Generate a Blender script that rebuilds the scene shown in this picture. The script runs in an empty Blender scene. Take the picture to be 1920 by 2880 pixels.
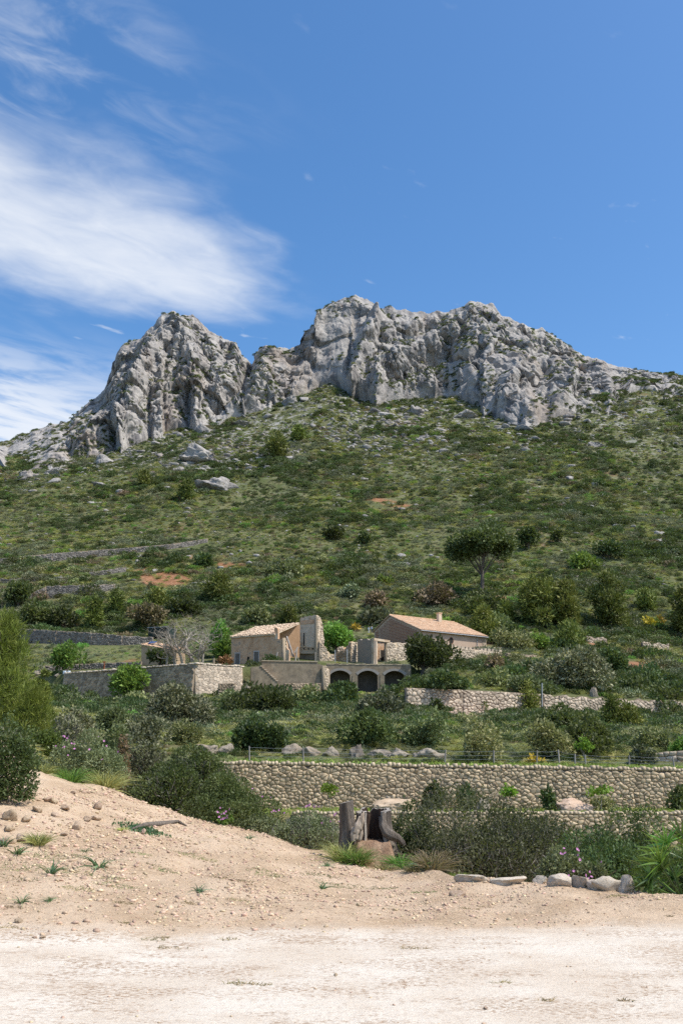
import bpy, math, random
import numpy as np
from mathutils import Vector
random.seed(7)
SC = bpy.context.scene
COL = SC.collection
# ------------------------------------------------------------------ camera
CAMZ = 1.6
F = 2800.0
PITCH = math.atan(710.0 / F)
SP, CP = math.sin(PITCH), math.cos(PITCH)
cam = bpy.data.cameras.new('camera')
cam.sensor_fit = 'VERTICAL'; cam.sensor_height = 36.0; cam.lens = 36.0 * F / 2880.0
cam.clip_start = 0.1; cam.clip_end = 6000.0
camo = bpy.data.objects.new('camera', cam); COL.objects.link(camo)
camo.location = (0, 0, CAMZ); camo.rotation_euler = (math.pi / 2 + PITCH, 0, 0)
SC.camera = camo
# ------------------------------------------------------------------ exposure
SC.view_settings.view_transform = 'Standard'; SC.view_settings.look = 'None'
SC.view_settings.exposure = 0.22; SC.view_settings.gamma = 1.0
SC.cycles.use_denoising = False
SC.cycles.max_bounces = 6; SC.cycles.diffuse_bounces = 3; SC.cycles.glossy_bounces = 2
SC.cycles.transmission_bounces = 3; SC.cycles.transparent_max_bounces = 4
SC.render.use_persistent_data = False
# ------------------------------------------------------------------ node helpers
def nd(nt, typ, props=None, **ins):
    n = nt.nodes.new(typ)
    for k, v in (props or {}).items(): setattr(n, k, v)
    for k, v in ins.items():
        key = int(k[1:]) if k[0] == 'i' and k[1:].isdigit() else k.replace('_', ' ')
        s = n.inputs[key]
        if isinstance(v, bpy.types.NodeSocket): nt.links.new(v, s)
        else: s.default_value = v
    return n
def mth(nt, op, a, b=0.0, c=0.0, clamp=False):
    n = nd(nt, 'ShaderNodeMath', {'operation': op, 'use_clamp': clamp}, i0=a, i1=b, i2=c)
    return n.outputs[0]
def mapr(nt, v, a, b, c=0.0, d=1.0, smooth=True):
    n = nd(nt, 'ShaderNodeMapRange', {'interpolation_type': 'SMOOTHSTEP' if smooth else 'LINEAR'},
           Value=v, From_Min=a, From_Max=b, To_Min=c, To_Max=d)
    return n.outputs[0]
def mixc(nt, f, a, b, blend='MIX'):
    n = nt.nodes.new('ShaderNodeMix'); n.data_type = 'RGBA'; n.blend_type = blend
    for s, v in ((n.inputs[0], f), (n.inputs[6], a), (n.inputs[7], b)):
        if isinstance(v, bpy.types.NodeSocket): nt.links.new(v, s)
        else: s.default_value = v
    return n.outputs[2]
def C(h):
    if isinstance(h, (tuple, list)): return tuple(h) + (1.0,) * (4 - len(h))
    h = h.lstrip('#'); r = []
    for i in (0, 2, 4):
        c = int(h[i:i + 2], 16) / 255.0
        r.append(c / 12.92 if c <= 0.04045 else ((c + 0.055) / 1.055) ** 2.4)
    return tuple(r) + (1.0,)
# ------------------------------------------------------------------ sun and sky
SUN_EL = math.radians(57.0)
SUN_H = np.array([0.955, -0.30]); SUN_H /= np.linalg.norm(SUN_H)      # the sun stands to the right
sunv = Vector((SUN_H[0] * math.cos(SUN_EL), SUN_H[1] * math.cos(SUN_EL), math.sin(SUN_EL)))
sl = bpy.data.lights.new('sun', 'SUN'); sl.energy = 4.2; sl.angle = math.radians(0.53); sl.color = (1.0, 0.955, 0.88)
so = bpy.data.objects.new('sun', sl); COL.objects.link(so)
so.rotation_euler = sunv.to_track_quat('Z', 'Y').to_euler()
wd = bpy.data.worlds.new('World'); SC.world = wd; wd.use_nodes = True
wt = wd.node_tree; wt.nodes.clear()
sky = nd(wt, 'ShaderNodeTexSky', {'sky_type': 'NISHITA', 'sun_disc': False, 'sun_elevation': SUN_EL,
     'sun_rotation': math.atan2(SUN_H[0], SUN_H[1]), 'altitude': 200.0, 'air_density': 1.0, 'dust_density': 1.5, 'ozone_density': 1.6})
gen = nd(wt, 'ShaderNodeTexCoord').outputs['Generated']
sx = nd(wt, 'ShaderNodeSeparateXYZ', i0=gen)
zz = mth(wt, 'MAXIMUM', sx.outputs[2], 0.05)
px = mth(wt, 'DIVIDE', sx.outputs[0], zz); py = mth(wt, 'DIVIDE', sx.outputs[1], zz)
# cloud sheet: coordinates on a flat layer overhead, rotated along the streak
ca, sa = 0.76, 0.65
al = mth(wt, 'ADD', mth(wt, 'MULTIPLY', px, ca), mth(wt, 'MULTIPLY', py, sa))
ac = mth(wt, 'SUBTRACT', mth(wt, 'MULTIPLY', px, sa), mth(wt, 'MULTIPLY', py, ca))
def cl_noise(sc_al, sc_ac, off, scale, detail=8.0, rough=0.6, dist=0.0):
    v = nd(wt, 'ShaderNodeCombineXYZ', X=mth(wt, 'MULTIPLY', al, sc_al), Y=mth(wt, 'MULTIPLY', ac, sc_ac), Z=off)
    return nd(wt, 'ShaderNodeTexNoise', {'noise_dimensions': '3D'}, Vector=v.outputs[0], Scale=scale, Detail=detail,
              Roughness=rough, Distortion=dist).outputs['Fac']
n1 = cl_noise(1.3, 1.6, 3.1, 3.4, 5.0, 0.5)
n2 = cl_noise(1.3, 2.4, 7.7, 4.6, 9.0, 0.58, 0.5)
acd = mth(wt, 'ADD', ac, mth(wt, 'MULTIPLY', mth(wt, 'SUBTRACT', n1, 0.5), 0.30))
CC = -1.675
halfw = mapr(wt, al, 0.75, 1.36, 0.27, 0.07)
dist = mth(wt, 'DIVIDE', mth(wt, 'ABSOLUTE', mth(wt, 'SUBTRACT', acd, CC)), halfw)
body = mapr(wt, dist, 0.0, 1.75, 1.0, 0.0)
body = mth(wt, 'MULTIPLY', body, mapr(wt, al, 0.95, 1.45, 1.0, 0.0))
den = mth(wt, 'ADD', mth(wt, 'MULTIPLY', body, 1.25), mth(wt, 'MULTIPLY', mth(wt, 'SUBTRACT', n2, 0.5), 0.95))
d1 = mapr(wt, den, 0.0, 1.75, 0.0, 0.93)
d1 = mth(wt, 'MULTIPLY', d1, mapr(wt, body, 0.0, 0.25, 0.0, 1.0))
# thin veil low on the left, and a few faint wisps
n3 = cl_noise(1.2, 2.6, 12.0, 2.6, 8.0, 0.6, 0.4)
veil = mth(wt, 'MULTIPLY', mapr(wt, ac, -1.95, -2.75, 0.0, 0.85), mapr(wt, n3, 0.36, 0.62, 0.1, 1.0))
n4 = cl_noise(1.3, 2.2, 23.0, 7.5, 5.0, 0.5, 0.2)
wisp = mth(wt, 'MULTIPLY', mapr(wt, n4, 0.66, 0.80, 0.0, 0.32), mapr(wt, py, 1.3, 2.0, 0.2, 1.0))
upv = mth(wt, 'MULTIPLY', mth(wt, 'MULTIPLY', mapr(wt, acd, -1.65, -1.40, 0.0, 1.0), mapr(wt, acd, -1.22, -0.98, 1.0, 0.0)), mapr(wt, al, 0.42, 0.95, 1.0, 0.0))
upv = mth(wt, 'MULTIPLY', upv, mapr(wt, n2, 0.42, 0.78, 0.0, 0.40))
cov = mth(wt, 'MAXIMUM', mth(wt, 'MAXIMUM', mth(wt, 'MAXIMUM', d1, upv), veil), wisp)
skyc = nd(wt, 'ShaderNodeHueSaturation', Color=sky.outputs[0], Saturation=1.30, Value=1.15, Hue=0.5).outputs[0]
SKY_S = 0.15
col = mixc(wt, cov, skyc, (5.3, 5.5, 5.8, 1.0))
bg = nd(wt, 'ShaderNodeBackground', Color=col, Strength=SKY_S)
wo = nd(wt, 'ShaderNodeOutputWorld', Surface=bg.outputs[0])
# ------------------------------------------------------------------ pixel <-> place
def ray(u, v):
    dx = (np.asarray(u, float) - 960.0) / F; dy = (1440.0 - np.asarray(v, float)) / F
    return dx, CP - dy * SP, SP + dy * CP
def at(u, v, Y):
    a, b, c = ray(u, v); t = Y / b
    return np.array([a * t, Y + 0 * t, CAMZ + c * t])
def zof(v, Y): return float(at(960, v, Y)[2])
def ppm(Y): return F / (Y * 1.0)
def proj(p):
    x, y, z = p[..., 0], p[..., 1], p[..., 2] - CAMZ
    d = y * CP + z * SP; up = -y * SP + z * CP
    return 960 + F * x / d, 1440 - F * up / d
# ------------------------------------------------------------------ noise (numpy)
def _h(ix, iy, iz, s):
    n = (ix * 374761393 + iy * 668265263 + iz * 2147483647 + s * 1274126177) & 0xFFFFFFFF
    n = ((n ^ (n >> 13)) * 1274126177) & 0xFFFFFFFF
    n = ((n ^ (n >> 15)) * 2246822519) & 0xFFFFFFFF
    return ((n ^ (n >> 16)) & 0xFFFFFF) / float(0xFFFFFF)
def vn(P, s=0):
    P = np.asarray(P, float); i = np.floor(P).astype(np.int64); f = P - i; f = f * f * f * (f * (f * 6 - 15) + 10)
    r = 0
    for dx in (0, 1):
        wx = f[..., 0] if dx else 1 - f[..., 0]
        for dy in (0, 1):
            wy = f[..., 1] if dy else 1 - f[..., 1]
            for dz in (0, 1):
                wz = f[..., 2] if dz else 1 - f[..., 2]
                r = r + wx * wy * wz * _h(i[..., 0] + dx, i[..., 1] + dy, i[..., 2] + dz, s)
    return r
def fbm(P, o=4, s=0, g=0.5, l=2.03):
    r = 0; a = 1; t = 0; P = np.asarray(P, float)
    for k in range(o):
        r = r + a * vn(P + 17.3 * k, s + k); t += a; a *= g; P = P * l
    return r / t
def ridged(P, o=4, s=0, g=0.5):
    r = 0; a = 1; t = 0; P = np.asarray(P, float)
    for k in range(o):
        r = r + a * (1 - np.abs(2 * vn(P + 9.1 * k, s + k) - 1)); t += a; a *= g; P = P * 2.07
    return r / t
def voro(P, s=0):
    P = np.asarray(P, float); i = np.floor(P).astype(np.int64)
    f1 = np.full(P.shape[:-1], 9.0); f2 = f1.copy(); idv = f1 * 0
    for dx in (-1, 0, 1):
        for dy in (-1, 0, 1):
            for dz in (-1, 0, 1):
                j = i + np.array([dx, dy, dz]); jx, jy, jz = j[..., 0], j[..., 1], j[..., 2]
                q = np.stack([jx + _h(jx, jy, jz, s + 1), jy + _h(jx, jy, jz, s + 2), jz + _h(jx, jy, jz, s + 3)], -1)
                d = np.sqrt(((q - P) ** 2).sum(-1)); c = d < f1
                f2 = np.where(c, f1, np.minimum(f2, d)); idv = np.where(c, _h(jx, jy, jz, s + 4), idv); f1 = np.where(c, d, f1)
    return f1, f2, idv
def P3(x, y, z=0.0):
    x, y, z = np.broadcast_arrays(x, y, z); return np.stack([x, y, z], -1).astype(float)
# ------------------------------------------------------------------ terrain: a stack of cross-lines (column, v or z, distance)
K0 = 20.0
zA = zof(1948, 190); zB = zof(1869, 191)
def Z(z): return ('z', z)
ROWS = [
 [(-3000, Z(0), -12), (5000, Z(0), -12)],
 [(-3000, Z(0), 4), (5000, Z(0), 4)],
 [(-3000, Z(0), 9.6), (-600, Z(0.10), 9.6), (0, Z(0.04), 9.6), (500, Z(0), 9.6), (5000, Z(0), 9.2)],
 [(-3000, Z(1.2), 12.5), (-500, Z(0.75), 12.5), (0, 2415, 12.5), (250, 2440, 12.5), (500, 2488, 12.3), (1000, Z(0.03), 12), (1300, Z(0), 11.5), (1920, Z(0), 11), (5000, Z(0), 10.6)],
 [(-3000, Z(2.6), 16), (-300, Z(1.5), 15.5), (0, 2250, 15.5), (90, 2170, 18), (340, 2236, 19), (500, 2294, 19), (740, 2349, 18.5), (960, 2406, 18.0), (1050, 2414, 17.6), (1130, 2440, 16.2), (1280, 2468, 14.4), (1600, 2490, 13.3), (1920, 2515, 12.4), (5000, Z(0), 11.7)],
 [(-3000, Z(3.4), 24), (0, Z(2.1), 23), (100, Z(1.6), 24), (340, Z(0.75), 24), (740, Z(-0.45), 24), (960, Z(-.7), 22.5), (1280, Z(-1.0), 19.5), (1920, Z(-1.0), 17.5), (5000, Z(-1), 17)],
 [(-3000, Z(9), 38), (-200, Z(3.6), 38), (0, 2085, 38), (300, 2160, 38), (600, Z(-1.6), 38), (5000, Z(-2.6), 38)],
 [(-3000, Z(12), 56), (-200, Z(5.6), 56), (0, 2025, 56), (250, 2085, 56), (450, Z(0.6), 56), (600, Z(-2), 56), (850, Z(-2.6), 56), (5000, Z(-2.7), 56)],
 [(-3000, Z(12), 56.5), (-200, Z(5.7), 56.5), (0, 2024, 56.5), (250, 2084, 56.5), (450, Z(0.6), 56.5), (600, Z(-1.06), 56.5), (5000, Z(-1.06), 56.5)],
 [(-3000, Z(13), 62.0), (-200, Z(6.0), 62.0), (0, Z(4.7), 62.0), (250, Z(3.3), 62.0), (450, Z(1), 62.0), (560, Z(-.95), 62.0), (5000, Z(-.95), 62.0)],
 [(-3000, Z(13), 62.5), (-200, Z(6.1), 62.5), (0, Z(4.8), 62.5), (250, Z(3.4), 62.5), (450, Z(1.9), 62.5), (560, Z(1.78), 62.5), (680, 2143, 62.5), (1920, 2163, 62.5), (5000, Z(1.0), 62.5)],
 [(-3000, Z(13.4), 67), (-200, Z(6.6), 67), (0, Z(5.2), 67), (250, Z(3.9), 67), (450, Z(2.3), 67), (680, 2138, 67), (1920, 2156, 67), (5000, Z(1.2), 67)],
 [(-3000, Z(14), 72.5), (0, Z(6.0), 72.5), (300, Z(4.6), 72.5), (600, 2104, 72.5), (1000, 2086, 72.5), (1250, 2100, 72.5), (1500, 2112, 72.5), (1920, 2122, 72.5), (5000, 2125, 72.5)],
 [(-3000, Z(17), 95), (0, 2015, 95), (300, 2032, 95), (600, 2040, 95), (960, 2036, 95), (1300, 2052, 95), (1600, 2058, 95), (1920, 2064, 95), (5000, 2064, 95)],
 [(-3000, 1990, 140), (0, 1985, 140), (300, 1995, 140), (700, 1998, 140), (1100, 1990, 140), (1145, 1998, 140), (1300, 2012, 143.5), (1520, 2014, 150.5), (1920, 2018, 164), (5000, 2018, 195)],
 [(-3000, 1988, 140.7), (0, 1984, 140.7), (300, 1994, 140.7), (700, 1997, 140.7), (1100, 1988, 140.7), (1148, 1938, 140.7), (1300, 1944, 144.2), (1520, 1955, 151.2), (1920, 1974, 164.7), (5000, 1990, 196)],
 [(-3000, 1960, 165), (0, 1950, 165), (150, 1964, 167), (300, 1986, 167), (700, 1975, 167), (1100, 1966, 167), (1160, 1928, 164), (1300, 1906, 170), (1600, 1906, 180), (1920, 1927, 192), (5000, 1930, 215)],
 [(-3000, 1930, 206), (0, 1932, 204), (178, 1936, 198), (236, 1980, 195.3), (345, 1976, 190.2), (548, 1964, 179.2), (680, 1952, 184.6), (740, 1945, 185.6), (900, 1946, 187), (930, Z(zA), 189), (1155, Z(zA), 189.5), (1165, 1905, 192), (1280, 1876, 194), (1480, 1866, 198), (1600, 1872, 204), (1920, 1892, 215), (5000, 1895, 235)],
 [(-3000, 1929, 206.5), (0, 1931, 204.5), (178, 1935, 198.6), (236, 1978, 196.2), (345, 1974, 191), (548, 1962, 180.2), (680, 1950, 185.6), (740, 1944, 188), (900, 1945, 190), (925, Z(zA), 194.4), (1160, Z(zA), 194.4), (1172, 1903, 194.4), (1280, 1875, 194.6), (1480, 1865, 198.6), (1600, 1871, 204.6), (1920, 1891, 215.6), (5000, 1894, 236)],
 [(-3000, 1926, 207.5), (0, 1926, 205.6), (178, 1896, 199.4), (236, 1892, 197), (548, 1869, 181.2), (680, 1878, 186.8), (731, 1876, 188.6), (740, 1862, 189), (916, 1863, 190.8), (925, Z(zB), 195), (1160, Z(zB), 195), (1172, 1890, 195), (1280, 1868, 195.4), (1480, 1860, 199.6), (1600, 1864, 205.5), (1920, 1882, 216.5), (5000, 1888, 237)],
 [(-3000, 1880, 228), (0, 1872, 224), (180, 1882, 214), (400, 1874, 206), (640, 1876, 204), (815, 1864, 202), (900, 1863, 204), (1000, 1866, 206), (1100, 1868, 204), (1180, 1866, 209), (1280, 1862, 209), (1480, 1852, 213), (1600, 1852, 217), (1920, 1872, 231), (5000, 1872, 250)],
 [(-3000, 1835, 248), (0, 1825, 244), (110, 1822, 238), (400, 1820, 232), (650, 1834, 224), (860, 1836, 222), (1000, 1838, 222), (1100, 1838, 221), (1200, 1840, 219.5), (1370, 1828, 230), (1500, 1832, 232), (1600, 1834, 233), (1920, 1852, 246), (5000, 1852, 262)],
 [(-3000, 1778, 278), (0, 1766, 274), (60, 1775, 272), (430, 1790, 258), (650, 1792, 252), (1040, 1792, 251), (1370, 1797, 252), (1600, 1792, 257), (1920, 1802, 267), (5000, 1805, 280)],
 [(-3000, 1625, 322), (0, 1606, 322), (400, 1606, 321), (800, 1608, 320), (1200, 1612, 320), (1600, 1622, 320), (1920, 1640, 322), (5000, 1655, 330)],
 [(-3000, 1450, 420), (0, 1436, 420), (800, 1424, 420), (1200, 1424, 420), (1600, 1430, 420), (1920, 1440, 420), (5000, 1450, 420)],
 [(-3000, 1380, 520), (0, 1342, 520), (400, 1300, 520), (800, 1272, 520), (1200, 1268, 520), (1600, 1262, 520), (1920, 1268, 520), (5000, 1270, 520)],
 [(-3000, 1330, 600), (0, 1294, 600), (400, 1232, 600), (800, 1166, 600), (880, 1140, 600), (935, 1118, 600), (1010, 1150, 600), (1200, 1154, 600), (1600, 1142, 600), (1920, 1132, 600), (5000, 1110, 600)],
 [(-3000, 1290, 680), (-300, 1275, 680), (0, 1247, 680), (150, 1204, 680), (400, 1180, 680), (800, 1086, 680), (880, 1058, 680), (935, 1040, 680), (1010, 1082, 680), (1200, 1086, 680), (1600, 1068, 680), (1920, 1058, 680), (2300, 1070, 680), (5000, 1075, 680)],
 [(-3000, Z(190), 790), (0, Z(215), 790), (800, Z(250), 790), (1920, Z(255), 790), (5000, Z(240), 790)],
 [(-3000, Z(20), 1150), (5000, Z(20), 1150)],
]
NC = 1601
AG = np.linspace(-0.85, 0.85, NC)
RY = []; RZ = []
for r in ROWS:
    aa = []; yy = []; zz_ = []
    for (u, v, Y) in r:
        if isinstance(v, tuple):
            z = v[1]; el = (z - CAMZ) / max(Y, 4.0)
            dx = (u - 960) / F * (CP + el * SP)
            x = dx * max(Y, 4.0)
        else:
            p = at(u, v, Y); x, z = p[0], p[2]
        aa.append(x / (Y + K0)); yy.append(Y); zz_.append(z)
    o = np.argsort(aa); aa = np.array(aa)[o]; yy = np.array(yy)[o]; zz_ = np.array(zz_)[o]
    RY.append(np.interp(AG, aa, yy)); RZ.append(np.interp(AG, aa, zz_))
RY = np.array(RY); RZ = np.array(RZ); NR = len(ROWS)
def tnoise(x, y):
    a = np.clip((y - 62) / 120.0, 0, 1); b = np.clip((y - 230) / 200.0, 0, 1)
    r = (fbm(P3(x / 4.0, y / 4.0), 3, 5) - 0.5) * (0.15 + 0.35 * a)
    r = r * np.clip((y - 9) / 6.0, 0.0, 1) + (fbm(P3(x / 28.0, y / 22.0, 3.0), 4, 11) - 0.5) * 7.0 * b
    r = r + (fbm(P3(x * 1.6, y * 1.6), 3, 8) - 0.5) * 0.15 * np.clip((y - 9.8) / 3.0, 0.05, 1)
    w = ((y > 180) & (y < 240))
    return np.where(w, r * 0.3, r)
def T(x, y, noise=True):
    x = np.asarray(x, float); y = np.asarray(y, float); x, y = np.broadcast_arrays(x, y); sh = x.shape
    x = x.ravel(); y = np.maximum(y.ravel(), -11.9)
    a = np.clip(x / (y + K0), AG[0], AG[-1]); fi = (a - AG[0]) / (AG[1] - AG[0])
    i = np.clip(fi.astype(int), 0, NC - 2); f = fi - i
    Yr = RY[:, i] * (1 - f) + RY[:, i + 1] * f; Zr = RZ[:, i] * (1 - f) + RZ[:, i + 1] * f
    k = np.clip((Yr <= y).sum(0) - 1, 0, NR - 2); n = np.arange(len(x))
    y0, y1 = Yr[k, n], Yr[k + 1, n]; t = np.clip((y - y0) / np.maximum(y1 - y0, 1e-6), 0, 1)
    z = Zr[k, n] * (1 - t) + Zr[k + 1, n] * t
    if noise: z = z + tnoise(x, y)
    return z.reshape(sh)
def T1(x, y): return float(T(np.array([x]), np.array([y]))[0])
_YS = np.concatenate([np.linspace(4, 30, 400), np.linspace(30.1, 100, 500), np.linspace(100.2, 300, 900), np.linspace(300.5, 790, 900)])
def hit(u, v, ymin=4.0):
    a, b, c = ray(u, v); Y = _YS[_YS >= ymin]; x = a / b * Y; z = CAMZ + c / b * Y
    d = z - T(x, Y); k = np.argmax(d <= 0)
    if not (d <= 0).any(): k = len(Y) - 1
    if k > 0:
        t = d[k - 1] / (d[k - 1] - d[k] + 1e-9); yy = Y[k - 1] + (Y[k] - Y[k - 1]) * min(max(t, 0), 1)
    else: yy = Y[k]
    xx = a / b * yy
    return np.array([xx, yy, T1(xx, yy)])
def gp(u, Y):
    """ground point at column u and distance Y"""
    v = 2000.0
    for _ in range(4):
        a, b, c = ray(u, v); x = a / b * Y; z = T1(x, Y)
        _, v = proj(np.array([x, Y, z])); v = float(v)
    return np.array([x, Y, z])
# ------------------------------------------------------------------ mesh helpers
def set_attr(me, name, arr, dom='POINT'):
    at_ = me.attributes.new(name, 'FLOAT', dom); at_.data.foreach_set('value', np.asarray(arr, np.float32).ravel())
def mesh_np(name, V, Q=None, Tr=None, rnd=None, smooth=False, mats=None):
    """V (n,3), Q (m,4) quads, Tr (k,3) triangles"""
    me = bpy.data.meshes.new(name); V = np.asarray(V, np.float32)
    me.vertices.add(len(V)); me.vertices.foreach_set('co', V.ravel())
    li = []; ls = []; s = 0
    if Q is not None and len(Q):
        Q = np.asarray(Q, np.int32); li.append(Q.ravel()); ls.append(np.arange(len(Q)) * 4); s = Q.size
    if Tr is not None and len(Tr):
        Tr = np.asarray(Tr, np.int32); li.append(Tr.ravel()); ls.append(s + np.arange(len(Tr)) * 3)
    li = np.concatenate(li); ls = np.concatenate(ls)
    me.loops.add(len(li)); me.loops.foreach_set('vertex_index', li.astype(np.int32))
    me.polygons.add(len(ls)); me.polygons.foreach_set('loop_start', ls.astype(np.int32))
    if smooth: me.polygons.foreach_set('use_smooth', np.ones(len(ls), bool))
    me.update(calc_edges=True)
    if rnd is not None: set_attr(me, 'rnd', rnd)
    for m in (mats or []): me.materials.append(m)
    return me
def link(name, me, parent=None, loc=None, rot=None):
    o = bpy.data.objects.new(name, me); COL.objects.link(o)
    if parent is not None: o.parent = parent
    if loc is not None: o.location = [float(c) for c in loc]
    if rot is not None: o.rotation_euler = rot
    return o
def tag(o, label=None, cat=None, group=None, kind=None):
    if label: o['label'] = label
    if cat: o['category'] = cat
    if group: o['group'] = group
    if kind: o['kind'] = kind
    return o
def empty(name, loc=(0, 0, 0), label=None, cat=None, group=None):
    o = bpy.data.objects.new(name, None); COL.objects.link(o); o.location = [float(c) for c in loc]; o.empty_display_size = 0.2
    return tag(o, label, cat, group)
class MB:
    """collects polygons, builds one mesh; verts are made relative to the parent's place"""
    def __init__(s): s.V = []; s.F = []; s.R = []
    def add(s, V, Fc, r=None):
        b = len(s.V); r = random.random() if r is None else r
        s.V += [tuple(map(float, p)) for p in V]; s.R += [r] * len(V); s.F += [[i + b for i in f] for f in Fc]
    def box(s, c, ax, ay, az, r=None):
        """c centre, ax, ay, az half-axis vectors"""
        c, ax, ay, az = map(np.asarray, (c, ax, ay, az)); V = []
        for sz in (-1, 1):
            for sx_, sy_ in ((-1, -1), (1, -1), (1, 1), (-1, 1)): V.append(c + ax * sx_ + ay * sy_ + az * sz)
        s.add(V, [(3, 2, 1, 0), (4, 5, 6, 7), (0, 1, 5, 4), (1, 2, 6, 5), (2, 3, 7, 6), (3, 0, 4, 7)], r)
    def prism(s, pts, ext, r=None):
        pts = [np.asarray(p, float) for p in pts]; ext = np.asarray(ext, float); n = len(pts)
        V = pts + [p + ext for p in pts]
        Fc = [list(range(n)), list(range(2 * n - 1, n - 1, -1))]
        for i in range(n): j = (i + 1) % n; Fc.append([j, i, i + n, j + n])
        s.add(V, Fc, r)
    def tube(s, pts, rad, n=6, r=None, cap=True):
        V, Q = tube_np(pts, rad, n); Fc = [list(q) for q in Q]
        if cap: Fc += [list(range(n))[::-1], list(range(len(V) - n, len(V)))]
        s.add(V, Fc, r)
    def build(s, name, mat, parent=None, smooth=False, loc=None):
        me = bpy.data.meshes.new(name); V = np.array(s.V, float)
        off = np.array(loc if loc is not None else (parent.location if parent is not None and loc is None else (0, 0, 0)), float)
        if parent is not None and parent.parent is not None: off = off + np.array(parent.parent.location)
        V = V - off
        me.from_pydata([tuple(p) for p in V], [], s.F); me.update()
        set_attr(me, 'rnd', s.R); me.materials.append(mat)
        if smooth: me.polygons.foreach_set('use_smooth', np.ones(len(me.polygons), bool))
        o = bpy.data.objects.new(name, me); COL.objects.link(o)
        if parent is not None: o.parent = parent
        elif loc is not None: o.location = [float(c) for c in loc]
        return o
def tube_np(pts, rad, n=6):
    pts = np.asarray(pts, float); rad = np.broadcast_to(np.asarray(rad, float), (len(pts),))
    d = np.gradient(pts, axis=0); d /= np.linalg.norm(d, axis=1)[:, None] + 1e-9
    ref = np.array([0.31, 0.87, 0.38]); ref = np.where(np.abs(d @ ref)[:, None] > 0.95, np.array([0.9, -0.3, 0.3]), ref)
    s1 = np.cross(d, ref); s1 /= np.linalg.norm(s1, axis=1)[:, None] + 1e-9; s2 = np.cross(d, s1)
    th = np.linspace(0, 2 * np.pi, n, endpoint=False)
    V = pts[:, None, :] + rad[:, None, None] * (np.cos(th)[None, :, None] * s1[:, None, :] + np.sin(th)[None, :, None] * s2[:, None, :])
    V = V.reshape(-1, 3); Q = []
    for i in range(len(pts) - 1):
        for j in range(n):
            k = (j + 1) % n; Q.append((i * n + j, i * n + k, (i + 1) * n + k, (i + 1) * n + j))
    return V, np.array(Q)
# ------------------------------------------------------------------ materials
def mk(name, cols, scale=5.0, detail=6.0, rough=0.92, bump=0.3, bscale=None, bdist=0.05, rnd=0.3, orand=0.0, coord='Object',
       stretch=(1, 1, 1), trans=0.0, spots=None, nrough=0.6, spec=0.25, pos=None):
    m = bpy.data.materials.new(name); m.use_nodes = True; nt = m.node_tree; nt.nodes.clear()
    out = nd(nt, 'ShaderNodeOutputMaterial'); pr = nd(nt, 'ShaderNodeBsdfPrincipled')
    pr.inputs['Roughness'].default_value = rough; pr.inputs['Specular IOR Level'].default_value = spec
    if coord == 'Position': cv = nd(nt, 'ShaderNodeNewGeometry').outputs['Position']
    else: cv = nd(nt, 'ShaderNodeTexCoord').outputs['Object']
    cv = nd(nt, 'ShaderNodeMapping', Vector=cv, Scale=stretch).outputs[0]
    no = nd(nt, 'ShaderNodeTexNoise', Vector=cv, Scale=scale, Detail=detail, Roughness=nrough)
    rp = nd(nt, 'ShaderNodeValToRGB', Fac=no.outputs['Fac']); cr = rp.color_ramp
    n = len(cols); ps = pos or [0.28 + 0.44 * i / max(n - 1, 1) for i in range(n)]
    while len(cr.elements) < n: cr.elements.new(0.5)
    for e, p, c in zip(cr.elements, ps, cols): e.position = p; e.color = C(c)
    c = rp.outputs[0]
    if spots:
        sc_, lo, hi, sc_col, amt = spots
        s2 = nd(nt, 'ShaderNodeTexNoise', Vector=cv, Scale=sc_, Detail=4.0, Roughness=0.6)
        c = mixc(nt, mapr(nt, s2.outputs['Fac'], lo, hi, 0.0, amt), c, C(sc_col))
    val = None
    if rnd:
        a = nd(nt, 'ShaderNodeAttribute', {'attribute_name': 'rnd'}).outputs['Fac']
        val = mapr(nt, a, 0, 1, 1 - rnd, 1 + rnd, False)
    if orand:
        o_ = nd(nt, 'ShaderNodeObjectInfo').outputs['Random']; v2 = mapr(nt, o_, 0, 1, 1 - orand, 1 + orand, False)
        val = v2 if val is None else mth(nt, 'MULTIPLY', val, v2)
    if val is not None:
        hs = nd(nt, 'ShaderNodeHueSaturation', Color=c, Value=val)
        if orand:
            h = nd(nt, 'ShaderNodeMath', {'operation': 'FRACT'}, i0=mth(nt, 'MULTIPLY', o_, 7.13)).outputs[0]
            nt.links.new(mapr(nt, h, 0, 1, 0.5 - 0.10 * orand, 0.5 + 0.07 * orand, False), hs.inputs['Hue'])
        c = hs.outputs[0]
    nt.links.new(c, pr.inputs['Base Color'])
    if bump:
        bn = nd(nt, 'ShaderNodeTexNoise', Vector=cv, Scale=bscale or scale * 3, Detail=8.0, Roughness=0.65)
        b = nd(nt, 'ShaderNodeBump', Height=bn.outputs['Fac'], Strength=bump, Distance=bdist)
        nt.links.new(b.outputs[0], pr.inputs['Normal'])
    sh = pr.outputs[0]
    if trans:
        tr = nd(nt, 'ShaderNodeBsdfTranslucent', Color=mixc(nt, 0.5, c, C((0.25, 0.33, 0.05)), 'MIX'))
        mx = nd(nt, 'ShaderNodeMixShader', i0=trans, i1=sh, i2=tr.outputs[0]); sh = mx.outputs[0]
    nt.links.new(sh, out.inputs[0])
    m['nt'] = 1
    return m
def leafm(name, cols, scale=1.2, rnd=0.5, orand=0.25, trans=0.22, rough=0.6, spec=0.35):
    return mk(name, cols, scale=scale, detail=3.0, rough=rough, bump=0, rnd=rnd, orand=orand, trans=trans, spec=spec)
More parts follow.
